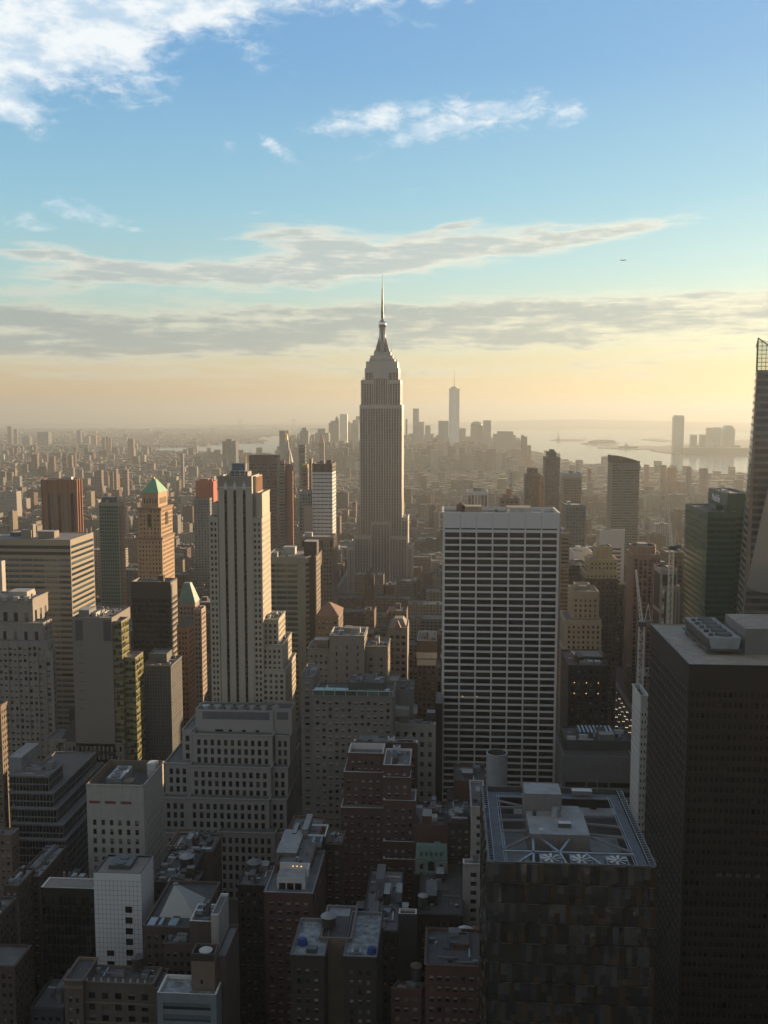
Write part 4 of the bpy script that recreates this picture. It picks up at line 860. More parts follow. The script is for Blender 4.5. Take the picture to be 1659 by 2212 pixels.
tank((X0+X1)/2, Y0+4, zt-3, 'round white capped tank sunk in the beige brick tower top', 2.0, 1.8, .3, top=TRIM, body=GREY)
part(r_, 'brown_band', lambda M: M.box(X0-.06, X1+.06, Y0-.08, Y0-.005, zt-2.4, zt-.01, DBROWN)); part(r_, 'window', lambda M: M.box(X0+3, X0+3.6, Y0-.04, Y0-.006, zt-10, zt-8.6, GLD))
# white pyramid
def pyramid():
    c = at(381, 1990, 337); a = at(344, 1999, 330); b = at(422.5, 1999, 330); zb = a.z; ap = at(380, 1909, 338)
    root, bl = T('apartment_building', 'dark low building under the white pyramid with metal ducts across its roof', [(310, 425, 2003, 322, 34, {'roof': ROOFD, 'clutter': 0, 'z': 78.6}), (352, 432, 2040, 316, 6, {'roof': ROOFG, 'clutter': 2, 'z': 76})], wall=BROWN, st=P2, yb=2085)
    zr = bl[0][1]-1
    r = empty('pyramid_roof', ((a.x+b.x)/2, 337, zr), 'white four sided pyramid standing on the dark roof behind the beige tower', 'pyramid')
    pm = wallmat('pyramid_metal', (.33, .36, .355), var=.06, streak=False)
    part(r, 'shell', lambda M: M.frustum(rect(a.x, b.x, 330, 345), zr-.01, rect(ap.x-.35, ap.x+.35, 337.3, 338), ap.z, pm))
    part(r, 'rib', lambda M: M.frustum(rect((a.x+b.x)/2-1.3, (a.x+b.x)/2+1.3, 329.6, 331), zr-.005, rect(ap.x-.2, ap.x+.1, 336.6, 337), ap.z-4.6, DGREY))
    part(r, 'cap', lambda M: M.box(ap.x-.9, ap.x+.9, 337, 338.4, ap.z-.3, ap.z+.5, GREY))
    for k, (x0, x1) in enumerate(((322, 338), (345, 352), (366, 384))): part(root, 'duct', lambda M: M.box(at(x0, 2010, 325).x, at(x1, 2010, 325).x, 322.6+k*.2, 328, zr+.01, zr+1.0, METAL))
pyramid()
T('apartment_building', 'small penthouse roof with white parapets between the pyramid and the beige tower', [(409, 457, 1990, 312, 12, {'clutter': 1, 'trim': WHITE, 'par': 1.6, 'roof': ROOFG}), (455.5, 472, 1976, 311, 15, {'clutter': 0, 'wall': PALE, 'trim': TRIM})], wall=BROWN, st=None, yb=2040)
# arched roof clutter, water tank
r_, bl_ = T('apartment_building', 'dark ornate building with an arched front and water tank behind the white tiled tower', [(331, 425, 1905, 362, '345', {'roof': ROOFD, 'clutter': 4}), (340, 415, 1880, 372, 20, {'roof': ROOFD, 'clutter': 3})], wall=DBROWN, st=P2, yb=1990)
_, zt, _o, X0, X1, Y0, Y1 = bl_[1]
tank(at(402, 1880, 376).x, 377, zt-1, 'dark water tank with a pale domed cap above the pyramid', 2.7, 3.4, 1.2, top=ROOFW, body=DBROWN)
for k in range(4): part(r_, 'roof_pipe', lambda M: M.box(X0+1+k*2.2, X0+1.5+k*2.2, Y0-8, Y0-1, zt-3.2, zt-2.6, TRIM))
T('apartment_building', 'brown corner block with pale mechanical boxes on its roof beside the many windowed white block', [(363, 457, 1839, 405, '477.6', {'roof': ROOFG, 'clutter': 4, 'edges': {0: None}}), (363, 398, 1827, 410, 18, {'roof': ROOFB, 'clutter': 0, 'wall': TAN})], wall=BROWN, st=S(bay=2, fl=3.3, w=.45, h=.5, side=.8), yb=2000, glass=GLB)
boxu(at(418, 1815, 418).x, 418, bl_[0][1] if False else CAMZ-(CAMZ-at(457, 1839, 405).z)-1.0, 3.4, 3.6, 3.0, 'white cube with a round black fan on the brown corner block', m=TRIM, fans=1)
# many windowed white building
WW = wallmat('warm_white_stone', (.32, .305, .285), var=.05)
SW = S(bay=3.62, fl=5.0, w=.52, h=.66, top=2.3, rec=.35, side=1.6, glass=GLD)
r_, bl_ = T('office_building', 'broad off white stepped building with rows of tall black windows and slatted roof machines', [
    (422, 590, 1533, 520, 13, {'st': None, 'clutter': 0, 'roof': ROOFD}), (590, 630, 1531, 521, '638', {'st': None, 'clutter': 0, 'roof': ROOFD}),
    (415.6, 588.3, 1586.8, 512, 40, {'clutter': 0}), (594, 626, 1589, 515, '638.5', {'clutter': 0}), (393.5, 415, 1577, 514, 36, {'clutter': 0}),
    (409.7, 585.4, 1656, 505, 46, {'clutter': 0}), (585.4, 622, 1657, 508, 40, {'clutter': 0}), (356, 411, 1648, 507, 40, {'clutter': 0}),
    (406, 581.5, 1725, 498, 52, {'clutter': 0}), (581.5, 619, 1726, 501, 46, {'clutter': 0}), (350, 406, 1723, 500, 44, {'clutter': 0}),
    (470, 594, 1798, 491, 58, {'clutter': 0}), (340, 470, 1800, 493, 50, {'clutter': 0}), (594, 640, 1800, 494, 50, {'clutter': 0})], wall=WW, st=SW, yb=1900, roof=ROOFG)
_, zt, _o, X0, X1, Y0, Y1 = bl_[0]
part(r_, 'louvre_panel', lambda M: M.box(X0+4, X1-2, Y0-.2, Y0-.01, zt-5.5, zt-1.2, wallmat('slate_louvre', (.11, .12, .14)))); part(r_, 'louvre_panel', lambda M: M.box(bl_[1][3]+2, bl_[1][4]-2, 520.8, 520.99, zt-5.5, zt-1.2, wallmat('slate_louvre', (.11, .12, .14))))
for k in range(7):
    xx = X0+2+k*6.6; part(r_, 'fan_cowl', lambda M: M.cyl(xx+2.5, Y0+6, 2.6, 2.3, zt-.98, zt+.5, METAL, 18))
    part(r_, 'roof_beam', lambda M: M.box(xx-.3, xx+.1, Y0+.7, Y0+12.2, zt-.4, zt+.35, GREY))
part(r_, 'roof_beam', lambda M: M.box(X0+.6, X1-.4, Y0+12.3, Y0+12.8, zt-.3, zt+.4, METAL))
for k in range(4): part(r_, 'penthouse_window', lambda M: M.box(X0+11+k*7.6, X0+13+k*7.6+2.5*(k == 0), Y0-.06, Y0-.02, zt-15.5, zt-11.4, GLD))
# centre foreground
T('apartment_building', 'very dark building with a grey tank roof between the white block and the brick block', [(513, 600, 1912, 372, '535', {'roof': ROOFG, 'clutter': 3})], wall=DBROWN, st=P2, yb=2100)
tank(at(549, 1890, 385).x, 386, at(513, 1912, 372).z-1, 'dark conical roofed water tank on the very dark roof in the centre', 2.9, 3.0, 1.2, top=GREY, body=DMETAL)
r_, bl_ = T('apartment_building', 'red brick apartment block with white framed penthouse and grey roof terrace', [(571, 675.5, 1928, 345, '702', {'roof': ROOFG, 'trim': METAL, 'clutter': 0}), (596, 669, 1868, 362, '702', {'roof': ROOFG, 'clutter': 2, 'wall': BRICK, 'edges': {0: None}})],
    wall=BRICK, st=S(bay=3.1, fl=3.3, w=.5, h=.5, top=3, side=1), yb=2212, glass=GLB, pent=penth((598, 659, 1895, 349.5, 6.5, TRIM), (596, 641, 1842, 371, 22, TAN), (640, 692, 1810, 398, 10, METAL)))
p0 = at(598, 1895, 349.4); p1 = at(659, 1895, 349.4)
for k in range(3): part(r_, 'penthouse_window', lambda M: M.box(p0.x+.8+k*3.05, p0.x+3.3+k*3.05, 349.3, 349.45, p0.z-5.6, p0.z-2.2, GLD))
part(r_, 'pergola', lambda M: [M.box(p0.x, p1.x+1, 356.2, 356.6, p0.z-.4, p0.z+2.6, TRIM), M.box(p1.x+.4, p1.x+1, 351, 356.1, p0.z-.4, p0.z+2.6, TRIM)])
part(r_, 'lit_lamp', lambda M: [M.box(p0.x+5+q*1.6, p0.x+5.2+q*1.6, 356.0, 356.15, p0.z+1.2, p0.z+1.4, emat('warm_lamp', (1, .55, .2), 1.2)) for q in range(3)])
part(r_, 'roof_panel_frame', lambda M: [M.box(p0.x+8, p0.x+15, 378, 378.5, p0.z+3.6, p0.z+4.2, TRIM), M.box(p0.x+8, p0.x+15, 388, 388.5, p0.z+3.6, p0.z+4.2, TRIM), M.box(p0.x+14.5, p0.x+15, 378.6, 387.9, p0.z+3.6, p0.z+4.2, TRIM)])
boxu(p0.x+11, 383, bl_[1][1]-1, 4, 6, 2.2, 'grey machine inside a white roof frame on the red brick block', m=METAL, fans=2)
T('apartment_building', 'dark brick building with a pale beige roof beside the red brick block', [(702, 738, 1823, 400, '745', {'roof': ROOFB, 'clutter': 2, 'trim': TAN})], wall=BROWN, st=P2, yb=2000, glass=GLB)
r_, bl_ = T('apartment_building', 'twin winged dark brick building with white roofs and two blue tarpaulins', [
    (627.6, 700, 2063, 300, '651', {'roof': wallmat('worn_silver_roof', (.18, .215, .235), var=.8, scale=.4, streak=False), 'clutter': 0, 'trim': GREY}), (742, 813, 2066, 300, '826', {'roof': wallmat('worn_silver_roof', (.18, .215, .235), var=.8, scale=.4, streak=False), 'clutter': 0, 'trim': GREY}), (692, 758, 2026, 310, 22, {'roof': ROOFD, 'clutter': 0, 'wall': TAN, 'trim': GREY, 'edges': {0: None}})],
    wall=DBROWN, st=S(bay=3.0, fl=3.4, w=.42, h=.5, top=4, side=1.2), yb=2300, glass=GLB, pent=penth((709, 755, 1978, 326, 6, PALE)))
z = bl_[0][1]-1
tank(at(710, 2000, 318).x, 318, bl_[2][1]-1, 'grey capped water tank in the middle of the twin winged roof', 2.5, 3.6, .8, top=ROOFW, body=DBROWN)
def tarp(px, py, Y, lab):
    c = at(px, py, Y); t = empty('tarpaulin', (c.x, Y, z), lab, 'tarpaulin')
    b = [(c.x+1.75*cos(q*pi/4), Y+1.5*sin(q*pi/4)) for q in range(8)]; tt = [(c.x+1.4*cos(q*pi/4+.1)+.1, Y+1.15*sin(q*pi/4+.1)) for q in range(8)]
    part(t, 'cover', lambda M: M.frustum(b, z+.01, tt, z+2.2, BLUE)); part(t, 'fold', lambda M: M.frustum([(c.x+(x-c.x)*.8, Y+(y-Y)*.8) for x, y in tt], z+2.21, [(c.x+(x-c.x)*.2, Y+(y-Y)*.25) for x, y in tt], z+2.7, BLUE))
tarp(653, 2030, 308, 'blue tarpaulin bundle on the left wing roof'); tarp(803, 2048, 304, 'blue tarpaulin bundle on the right wing roof')
boxu(at(674, 2050, 304).x, 304, z, 3.6, 2.6, 1.5, 'dark flat machine near the blue tarpaulin on the left wing', m=DMETAL, fans=0); boxu(at(770, 2048, 303).x, 303, z, 3.2, 2.4, 1.5, 'pale flat machine near the blue tarpaulin on the right wing', m=METAL, fans=1)
T('apartment_building', 'narrow grey shaft building with white roof edges and a white box on top', [(861, 900, 1974, 352, '861.5', {'roof': ROOFD, 'trim': WHITE, 'clutter': 0, 'wall': DGREY})], wall=DGREY, st=None, yb=2030, pent=penth((868, 882, 1960, 357, 4, TRIM, 'roof_box'), (855, 868, 1928, 366, 8, METAL, 'roof_box')))
T('apartment_building', 'low dark building cluttered with blue and white roof machines behind the narrow grey shaft', [(780, 858, 2010, 345, 50, {'roof': ROOFG, 'clutter': 4}), (905, 1000, 1975, 360, 50, {'roof': ROOFD, 'clutter': 2})], wall=DBROWN, st=P2, yb=2090,
  pent=penth((815, 840, 1945, 372, 7, BLUE, 'roof_box'), (822, 838, 1952, 366, 5, METAL, 'roof_box'), (768, 795, 1962, 380, 6, BLUE, 'roof_box')))
T('apartment_building', 'dark building with an angular worn pale roof in front of the narrow grey shaft', [(845, 917, 2135, 305, '846', {'roof': wallmat('worn_beige_roof', (.19, .185, .165), var=.8, scale=.5, streak=False), 'clutter': 1, 'poly': lambda a, b, c, d: [(a, c), (b-1, c), (b, c+1.5), (b, d), (a+3, d), (a+2, c+5)]})], wall=BRICK, st=P2, yb=2300, glass=GLB)
tank(at(899, 2090, 311).x, 312, at(845, 2135, 305).z-1, 'orange brown conical water tank beside the angular pale roof', 1.9, 4.2, 1.0, top=WOOD, body=DMETAL)
T('apartment_building', 'red brick apartment house with triple windows and dark roof left of the faceted glass tower', [(918.6, 1050, 2085, 300, '922', {'roof': ROOFD, 'clutter': 2}), (975, 1012, 2040, 312, 8, {'roof': ROOFG, 'wall': DGREY, 'clutter': 0, 'edges': {0: None}})], wall=BRICK, st=S(bay=2.6, fl=3.6, w=.5, h=.5, top=3), yb=2300, glass=GLB)
tank(at(1005, 2000, 330).x, 330, at(1005, 2040, 330).z, 'white capped water tank next to an orange one left of the glass tower', 2.6, 3.5, 2, top=TRIM, body=DMETAL); tank(at(1030, 2000, 334).x, 334, at(1030, 2040, 334).z, 'orange brown capped water tank beside a white capped one', 2.6, 3.5, 2, top=WOOD, body=DMETAL)
tank(at(914, 1925, 366).x, 366, at(914, 1950, 366).z-3, 'small white capped water tank behind the narrow grey shaft', 1.9, 4, 2, top=ROOFW, body=DMETAL)
# copper fronted house
r_, bl_ = T('club_building', 'small building with a green copper front, arched window and gable', [(897, 966.5, 1858, 395, 16, {'clutter': 1, 'roof': ROOFD, 'edges': {0: None}})], wall=DBROWN, st=None, yb=1945)
_, zt, _o, X0, X1, Y0, Y1 = bl_[0]; cg = wallmat('pale_copper', (.18, .245, .215), rough=.6); xc = (X0+X1)/2
part(r_, 'mansard_roof', lambda M: M.frustum(rect(X0, X1, Y0-.2, Y0+6), zt-.5, rect(X0+.3, X1-.3, Y0+3, Y0+6), zt+4.8, COPPER))
part(r_, 'copper_front', lambda M: M.box(X0-.05, X1+.05, Y0-.4, Y0-.01, zt-5.2, zt-.3, cg)); part(r_, 'cornice', lambda M: M.box(X0-.3, X1+.3, Y0-1.0, Y0-.41, zt-6, zt-5.21, COPPER))
part(r_, 'gable', lambda M: M.poly([(xc-2.6, Y0-.6, zt-.6), (xc+2.6, Y0-.6, zt-.6), (xc, Y0-.6, zt+1.6)], cg) or M.poly([(xc-2.6, Y0-.6, zt-.6), (xc, Y0-.6, zt+1.6), (xc, Y0+2, zt+1.6), (xc-2.6, Y0+2, zt-.6)], COPPER) or M.poly([(xc, Y0-.6, zt+1.6), (xc+2.6, Y0-.6, zt-.6), (xc+2.6, Y0+2, zt-.6), (xc, Y0+2, zt+1.6)], COPPER))
part(r_, 'arched_window', lambda M: M.poly([(xc+1.35*cos(pi*q/10), Y0-.65, zt-1.7+1.5*sin(pi*q/10)) for q in range(11)]+[(xc-1.35, Y0-.65, zt-4.4), (xc+1.35, Y0-.65, zt-4.4)], GLB))
for s_ in (-4.2, 4.2): part(r_, 'window', lambda M: M.box(xc+s_-.7, xc+s_+.7, Y0-.46, Y0-.42, zt-3.8, zt-1.6, GLD)); part(r_, 'column', lambda M: [M.box(xc+s_+q-.12, xc+s_+q+.12, Y0-.55, Y0-.47, zt-4.9, zt-1, cg) for q in (-1.1, 1.1)])
for k in range(5): part(r_, 'dormer', lambda M: M.box(X0+2.1+k*2.1, X0+2.9+k*2.1, Y0+.5, Y0+2, zt+1.6, zt+2.8, DGREY))
T('apartment_building', 'dark brick building rising behind the green copper front with pale roof boxes', [(896, 968, 1782, 412, 26, {'roof': ROOFD, 'clutter': 3, 'edges': {0: None}})], wall=BRICK, st=None, yb=1828)
T('apartment_building', 'dark brown building with an arched parapet right of the green copper front', [(967.5, 1019, 1778, 405, 26, {'roof': ROOFD, 'clutter': 2})], wall=DBROWN, st=P1, yb=2000, pent=penth((975, 1010, 1768, 406, 2, BROWN, 'arched_parapet')), glass=GLB)
T('apartment_building', 'narrow pale beige building with single file windows at the glass tower corner', [(1019, 1048, 1743, 392, 30, {'clutter': 1}), (1000, 1046, 1865, 372, '1000.5', {'clutter': 1, 'trim': WHITE})], wall=PALE, st=S(bay=5.2, fl=3.7, w=.34, h=.5, top=3), yb=2060)
r_, bl_ = T('apartment_building', 'red brick building with rounded parapet behind the water tanks', [(980.7, 1050, 1687, 445, 22, {'roof': ROOFD, 'clutter': 1, 'edges': {0: None}})], wall=BRICK, st=None, yb=1760, pent=penth((998, 1022, 1670, 452, 6, BROWN)))
tank(at(935, 1740, 425).x, 425, at(935, 1772, 425).z, 'round water tank with an orange brown cone beside the tall brown stepped building', 2.9, 3.6, 2, top=WOOD, body=DMETAL); tank(at(975, 1755, 418).x, 418, at(975, 1778, 418).z, 'small pale capped water tank above the arched parapet', 2.4, 3, 2, top=ROOFW, body=DMETAL)
boxu(at(935, 1750, 420).x, 420, at(935, 1785, 420).z+1, 4, 4, 4, 'white box unit on the dark roof behind the copper front', 'roof_box', m=TRIM, fans=0); boxu(at(905, 1730, 424).x, 424, at(905, 1770, 424).z+2, 3.6, 3.5, 4, 'grey box unit left of the orange coned tank', 'roof_box', m=METAL, fans=0); boxu(at(1008, 1735, 415).x, 415, at(1008, 1768, 415).z+2, 4, 4, 3.2, 'fan unit right of the small pale capped tank', m=METAL, fans=1)
# open drum
r0 = at(1073.5, 1625, 440)
dr = empty('cooling_drum', (r0.x, 440, 80), 'large open topped grey drum with a cone inside behind the faceted glass tower', 'cooling tower')
part(dr, 'drum', lambda M: [M.poly([(r0.x+5*cos(q*pi/16)*1.02, 440+5*sin(q*pi/16), z_) for q, z_ in ()], GREY) if False else None, [M.quad((r0.x+4.9*cos(a), 440+4.9*sin(a), 84), (r0.x+4.9*cos(b), 440+4.9*sin(b), 84), (r0.x+4.9*cos(b), 440+4.9*sin(b), r0.z), (r0.x+4.9*cos(a), 440+4.9*sin(a), r0.z), wallmat('drum_grey', (.26, .28, .31))) or M.quad((r0.x+4.5*cos(b), 440+4.5*sin(b), 84), (r0.x+4.5*cos(a), 440+4.5*sin(a), 84), (r0.x+4.5*cos(a), 440+4.5*sin(a), r0.z), (r0.x+4.5*cos(b), 440+4.5*sin(b), r0.z), DGREY) or M.quad((r0.x+4.9*cos(a), 440+4.9*sin(a), r0.z), (r0.x+4.9*cos(b), 440+4.9*sin(b), r0.z), (r0.x+4.5*cos(b), 440+4.5*sin(b), r0.z), (r0.x+4.5*cos(a), 440+4.5*sin(a), r0.z), TRIM) for a, b in [(q*pi/18, (q+1)*pi/18) for q in range(36)]]])
part(dr, 'inner_cone', lambda M: M.cyl(r0.x, 440, 4.2, .3, r0.z-5.5, r0.z-1.6, WOOD, 20)); part(dr, 'base', lambda M: M.box(r0.x-6, r0.x+6, 434.5, 446, 80, 84.01, DGREY))
T('office_building', 'dark block under the open grey drum behind the faceted glass tower', [(1042, 1110, 1712, 432, 26, {'z': 80.5, 'roof': ROOFD, 'clutter': 2})], wall=DGREY, st=P2, yb=1730)
# brown stepped building
SB = S(bay=3.2, fl=3.45, w=.42, h=.5, top=3, rec=.25, side=.8)
r_, bl_ = T('apartment_building', 'tall dark reddish brick building stepping down in terraces edged with white coping', [
    (828, 886, 1652.6, 425, 22, {'clutter': 1, 'trim': WHITE}), (751.7, 828, 1626.6, 440, 14, {'clutter': 0, 'trim': WHITE, 'par': 3}), (763.5, 902, 1603, 455, '900.5', {'clutter': 3, 'trim': WHITE}),
    (828, 887, 1679, 423.5, 10, {'clutter': 0, 'trim': WHITE}), (828, 898, 1729, 421, 14, {'clutter': 0, 'trim': WHITE}), (828, 898, 1818, 418, 18, {'clutter': 0, 'trim': WHITE}), (828, 897, 1856, 415.5, 20, {'clutter': 0, 'trim': WHITE}),
    (742, 828, 1668, 436, 40, {'clutter': 0, 'trim': WHITE}), (736, 828, 1745, 430, 40, {'clutter': 0, 'trim': WHITE})], wall=wallmat('dark_red_brick', (.10, .045, .038)), st=SB, yb=1960, glass=GLB)
z = bl_[2][1]-1
for k, (px, Y) in enumerate(((845, 459), (857, 447), (852, 440), (790, 459), (885, 460))): boxu(at(px, 1620, Y).x, Y, z if Y > 455 else bl_[0][1]-1, 3.4, 3, 2.2, ('white ducted unit at the far edge of the brown stepped roof', 'white framed unit in the middle of the brown stepped roof', 'rounded white unit at the front of the brown stepped roof', 'dark unit on the left of the brown stepped roof', 'grey box at the right of the brown stepped roof')[k], m=(TRIM, TRIM, METAL, DMETAL, GREY)[k], fans=1)
T('office_building', 'beige building with a heavy pale cornice and square windows beside the gridded white tower', [(847.5, 941, 1564, 500, '940', {'clutter': 3, 'roof': ROOFG, 'trim': WHITE, 'edges': {0: S(bay=4.4, fl=5.4, w=.42, h=.5, top=3)}})], wall=PALE, yb=1720, pent=penth((848, 883, 1532, 512, 8, PALE), (883, 901, 1527, 520, 5, TRIM), (922, 940, 1540, 512, 6, BLUE if False else DGREY)))
T('office_building', 'slim dark slab squeezed against the left side of the gridded white tower', [(940.5, 956, 1520, 540, 25, {'clutter': 0, 'par': .3})], wall=wallmat('black_granite', (.012, .012, .014)), st=None, yb=1700, pent=penth())
# green terrace building
r_, bl_ = T('office_building', 'brown grey office block topped by a green glazed terrace level', [(675.4, 848.4, 1503, 480, 26, {'clutter': 3, 'roof': ROOFD}), (650, 676, 1461, 492, 26, {'clutter': 1}), (752, 830, 1475, 484, 18, {'clutter': 2, 'wall': DGREY, 'roof': ROOFG, 'on': 0, 'st': None})],
    wall=wallmat('grey_brown_stone', (.18, .165, .145)), st=S(bay=3.3, fl=3.6, w=.5, h=.52, top=2, rec=.25, side=.8), yb=1800, glass=GLB)
_, zt, _o, X0, X1, Y0, Y1 = bl_[0]
part(r_, 'glazed_terrace', lambda M: [M.box(X0+.2+k*5.6, X0+5.5+k*5.6, Y0+.3, Y0+5, zt-.9, zt+2.6, glassmat('terrace_glass', (.06, .12, .10), (.12, .2, .17), .5, .15)) for k in range(7)])
part(r_, 'terrace_frame', lambda M: [M.box(X0, X1, Y0-.1, Y0+.28, zt-.6+h, zt-.3+h, TRIM) for h in (.2, 3.0)]+[M.box(X0+k*5.6, X0+.25+k*5.6, Y0-.1, Y0+.27, zt-.1, zt+2.69, TRIM) for k in range(8)])
T('office_building', 'beige brick block with a blank upper wall and white edged roof', [(712, 787, 1372.7, 560, 24, {'clutter': 2, 'trim': WHITE, 'edges': {0: S(bay=7, fl=4.2, w=.16, h=.5, top=5)}}), (664, 712, 1401, 563, 22, {'clutter': 1}), (787, 838, 1396, 566, 22, {'clutter': 2, 'edges': {0: S(bay=6, fl=4, w=.25, h=.45, top=6)}})], wall=BEIGE, st=S(bay=3, fl=3.9, w=.45, h=.5), yb=1500, glass=GLB,
  pent=penth((677, 709, 1383, 568, 8, TAN)))
r_, bl_ = T('office_building', 'gothic limestone building with a small gable and bands of triple windows', [(838, 880, 1356, 600, 26, {'clutter': 0, 'edges': {0: S(bay=4.3, fl=4.1, w=.6, h=.55, top=4, side=.6)}})], wall=wallmat('gothic_stone', (.21, .17, .135)), yb=1470)
_, zt, _o, X0, X1, Y0, Y1 = bl_[0]; xc = (X0+X1)/2
part(r_, 'hipped_roof', lambda M: M.frustum(rect(X0+.6, X1-.6, Y0+4, Y1-.6), zt-.9, rect(X0+3.4, X1-3.4, Y0+11, Y1-6), zt+3.6, wallmat('slate_roof', (.16, .14, .13))))
part(r_, 'gable', lambda M: M.frustum([(xc-2.6, Y0-.5), (xc+2.6, Y0-.5), (xc+2.6, Y0+3), (xc-2.6, Y0+3)], zt-1.5, [(xc-.2, Y0-.4), (xc+.2, Y0-.4), (xc+.2, Y0+3), (xc-.2, Y0+3)], zt+4.2, PINK))
T('office_building', 'tall narrow building with arched cornice windows left of the gridded white tower', [(900.5, 943, 1384, 640, 30, {'clutter': 3, 'trim': PALE, 'edges': {0: S(bay=2.6, fl=3.7, w=.5, h=.52, top=9)}})], wall=BROWN, yb=1510, pent=penth((899.5, 944, 1410, 639, .9, PALE, 'cornice'), (901, 942, 1425, 639.4, .5, PALE, 'cornice')))
T('office_building', 'pale box topped small building behind the green terrace block', [(838, 861, 1470, 520, 14, {'clutter': 0, 'roof': ROOFB}), (861, 893, 1490, 518, 20, {'clutter': 1})], wall=GREY, st=None, yb=1560)
# orange pyramid
def hip(name, label, x0, x1, xr, ye, apx, apy, Y, roofm, wall, st, yb, D=None, flat=.1, **kw):
    root, bl = T(name, label, [(x0, x1, ye, Y, str(xr) if D is None else D, {'clutter': 0, 'par': .2})], wall=wall, st=st, yb=yb, **kw)
    _, zt, _o, X0, X1, Y0, Y1 = bl[0]; yc = (Y0+Y1)/2; ap = at(apx, apy, yc); w = (X1-X0)*flat; d = (Y1-Y0)*flat
    part(root, 'pyramid_roof', lambda M: M.frustum(rect(X0-.4, X1+.4, Y0-.4, Y1+.4), zt+.002, rect(ap.x-w/2, ap.x+w/2, yc-d/2, yc+d/2), ap.z, roofm)); return root, bl
hip('apartment_building', 'brown brick tower under a steep orange tiled pyramid roof', 683, 731, 741, 1331, 711, 1301, 640, wallmat('orange_tile', (.19, .085, .05)), TAN, S(bay=2.7, fl=3.7, w=.45, h=.5), 1392, glass=GLB)
# curved bluish building behind the cream tower
r_, bl_ = T('office_building', 'grey green banded office building with a bowed corner and roof machines', [(570, 667, 1204, 700, 46, {'clutter': 1, 'roof': ROOFB, 'poly': lambda a, b, c, d: [(a, c), (b-8, c+.5), (b-3, c+2.5), (b, c+7), (b, d), (a, d)], 'st': S(bay=9.6, fl=4.0, w=.95, h=.56, top=4, rec=0, side=.3, glass=glassmat('green_grey_glass', (.02, .03, .028), (.06, .07, .06), .4, .1))}),
   (667, 680, 1204, 706, 40, {'clutter': 0, 'wall': DBROWN, 'st': None}), (680, 683, 1202, 704, '692', {'clutter': 0, 'wall': TAN, 'edges': {1: S(bay=3, fl=3.7, w=.4, h=.4, rec=0)}})], wall=wallmat('grey_green_stone', (.18, .19, .155)), yb=1560, pent=penth((611, 637, 1182, 722, 9, METAL, 'cooling_unit'), (656.5, 684, 1170, 714, 12, DBROWN)))
# green pyramid tower (left)
r_, bl_ = T('apartment_tower', 'ornate sunlit orange brick tower crowned by a green copper pyramid', [
    (306.4, 341.4, 1064.5, 822, '361', {'clutter': 0, 'par': .2, 'edges': {0: S(bay=2.6, fl=8, w=.42, h=.55, top=3, rec=0), 1: S(bay=1.5, fl=9, w=.4, h=.6, top=3, rec=0, side=3)}}),
    (297.5, 347, 1097, 815, '371.8', {'clutter': 0, 'edges': {0: S(bay=3, fl=3.7, w=.4, h=.5, top=1.5, rec=0), 1: S(bay=1.5, fl=3.7, w=.4, h=.6, top=1.5, rec=0)}}),
    (296, 350, 1161, 812, '375.5', {'clutter': 0}), ], wall=wallmat('gold_brick', (.33, .225, .135)), st=S(bay=3.0, fl=3.7, w=.42, h=.5, top=2.5, rec=0, side=1), yb=1246)
_, zt, _o, X0, X1, Y0, Y1 = bl_[0]; yc = (Y0+Y1)/2; ap = at(333, 1034.5, yc)
part(r_, 'pyramid_roof', lambda M: M.frustum(rect(X0-.5, X1+.5, Y0-.5, Y1+.5), zt+.002, rect(ap.x-1.6, ap.x+1.6, yc-2, yc+2), ap.z, wallmat('bright_copper', (.11, .29, .175), rough=.6)))
part(r_, 'lantern', lambda M: M.box(ap.x-.9, ap.x+.5, yc-1, yc+1, ap.z+.01, ap.z+1.8, GOLD))
for k in (1, 2):
    _, zt, _o, X0, X1, Y0, Y1 = bl_[k]
    part(r_, 'cornice', lambda M: [M.box(X0-1, X1+1, Y0-1, Y1+1, zt-1.3, zt-.3, TAN), M.box(X0-.5, X1+.5, Y0-.5, Y1+.5, zt-2.4, zt-1.31, ORANGE)])
    if k == 1:
        part(r_, 'arched_window', lambda M: M.poly([((X0+X1)/2+1.8*cos(pi*q/10), Y0-.1, zt-7+2*sin(pi*q/10)) for q in range(11)]+[((X0+X1)/2-1.8, Y0-.1, zt-17), ((X0+X1)/2+1.8, Y0-.1, zt-17)], GL))
        for q in range(3): part(r_, 'arched_window', lambda M: M.box(X1+.02, X1+.1, (Y0+Y1)/2-4.6+q*3.3, (Y0+Y1)/2-2.6+q*3.3, zt-16, zt-5, GL))
# others left
r_, bl_ = T('office_building', 'big flat roofed office block with long window bands and a sunlit banded side', [(-40, 151.6, 1165.4, 690, '201.6', {'clutter': 0, 'par': .5, 'roof': ROOFG, 'edges': {0: S(bay=9, fl=4.1, w=.95, h=.5, top=13, rec=0, side=.4, glass=GLBL), 1: S(bay=60, fl=4.1, w=.97, h=.5, top=3.5, rec=0, side=.3, glass=GLBL)}})],
    wall=wallmat('tan_panel', (.27, .225, .155), var=.06), yb=1600, pent=penth((82, 117, 1148, 702, 9, BEIGE), (45, 67, 1145, 704, 5, BEIGE), (64, 71, 1133, 706, 5, BEIGE, 'chimney'), (22, 60, 1150, 712, 10, DMETAL)))
_, zt, _o, X0, X1, Y0, Y1 = bl_[0]
part(r_, 'brown_fascia', lambda M: [M.box(X0, X1, Y0-.06, Y0-.01, zt-11.5, zt-9, DBROWN), M.box(X0, X1, Y0-.06, Y0-.01, zt-6.8, zt-4.4, DBROWN)])
for q in (0, 1): part(r_, 'mast', lambda M: M.bar((X1-1, Y1-2-9*q, zt-1), (X1-1, Y1-2-9*q, zt+4.2), .35, TRIM))
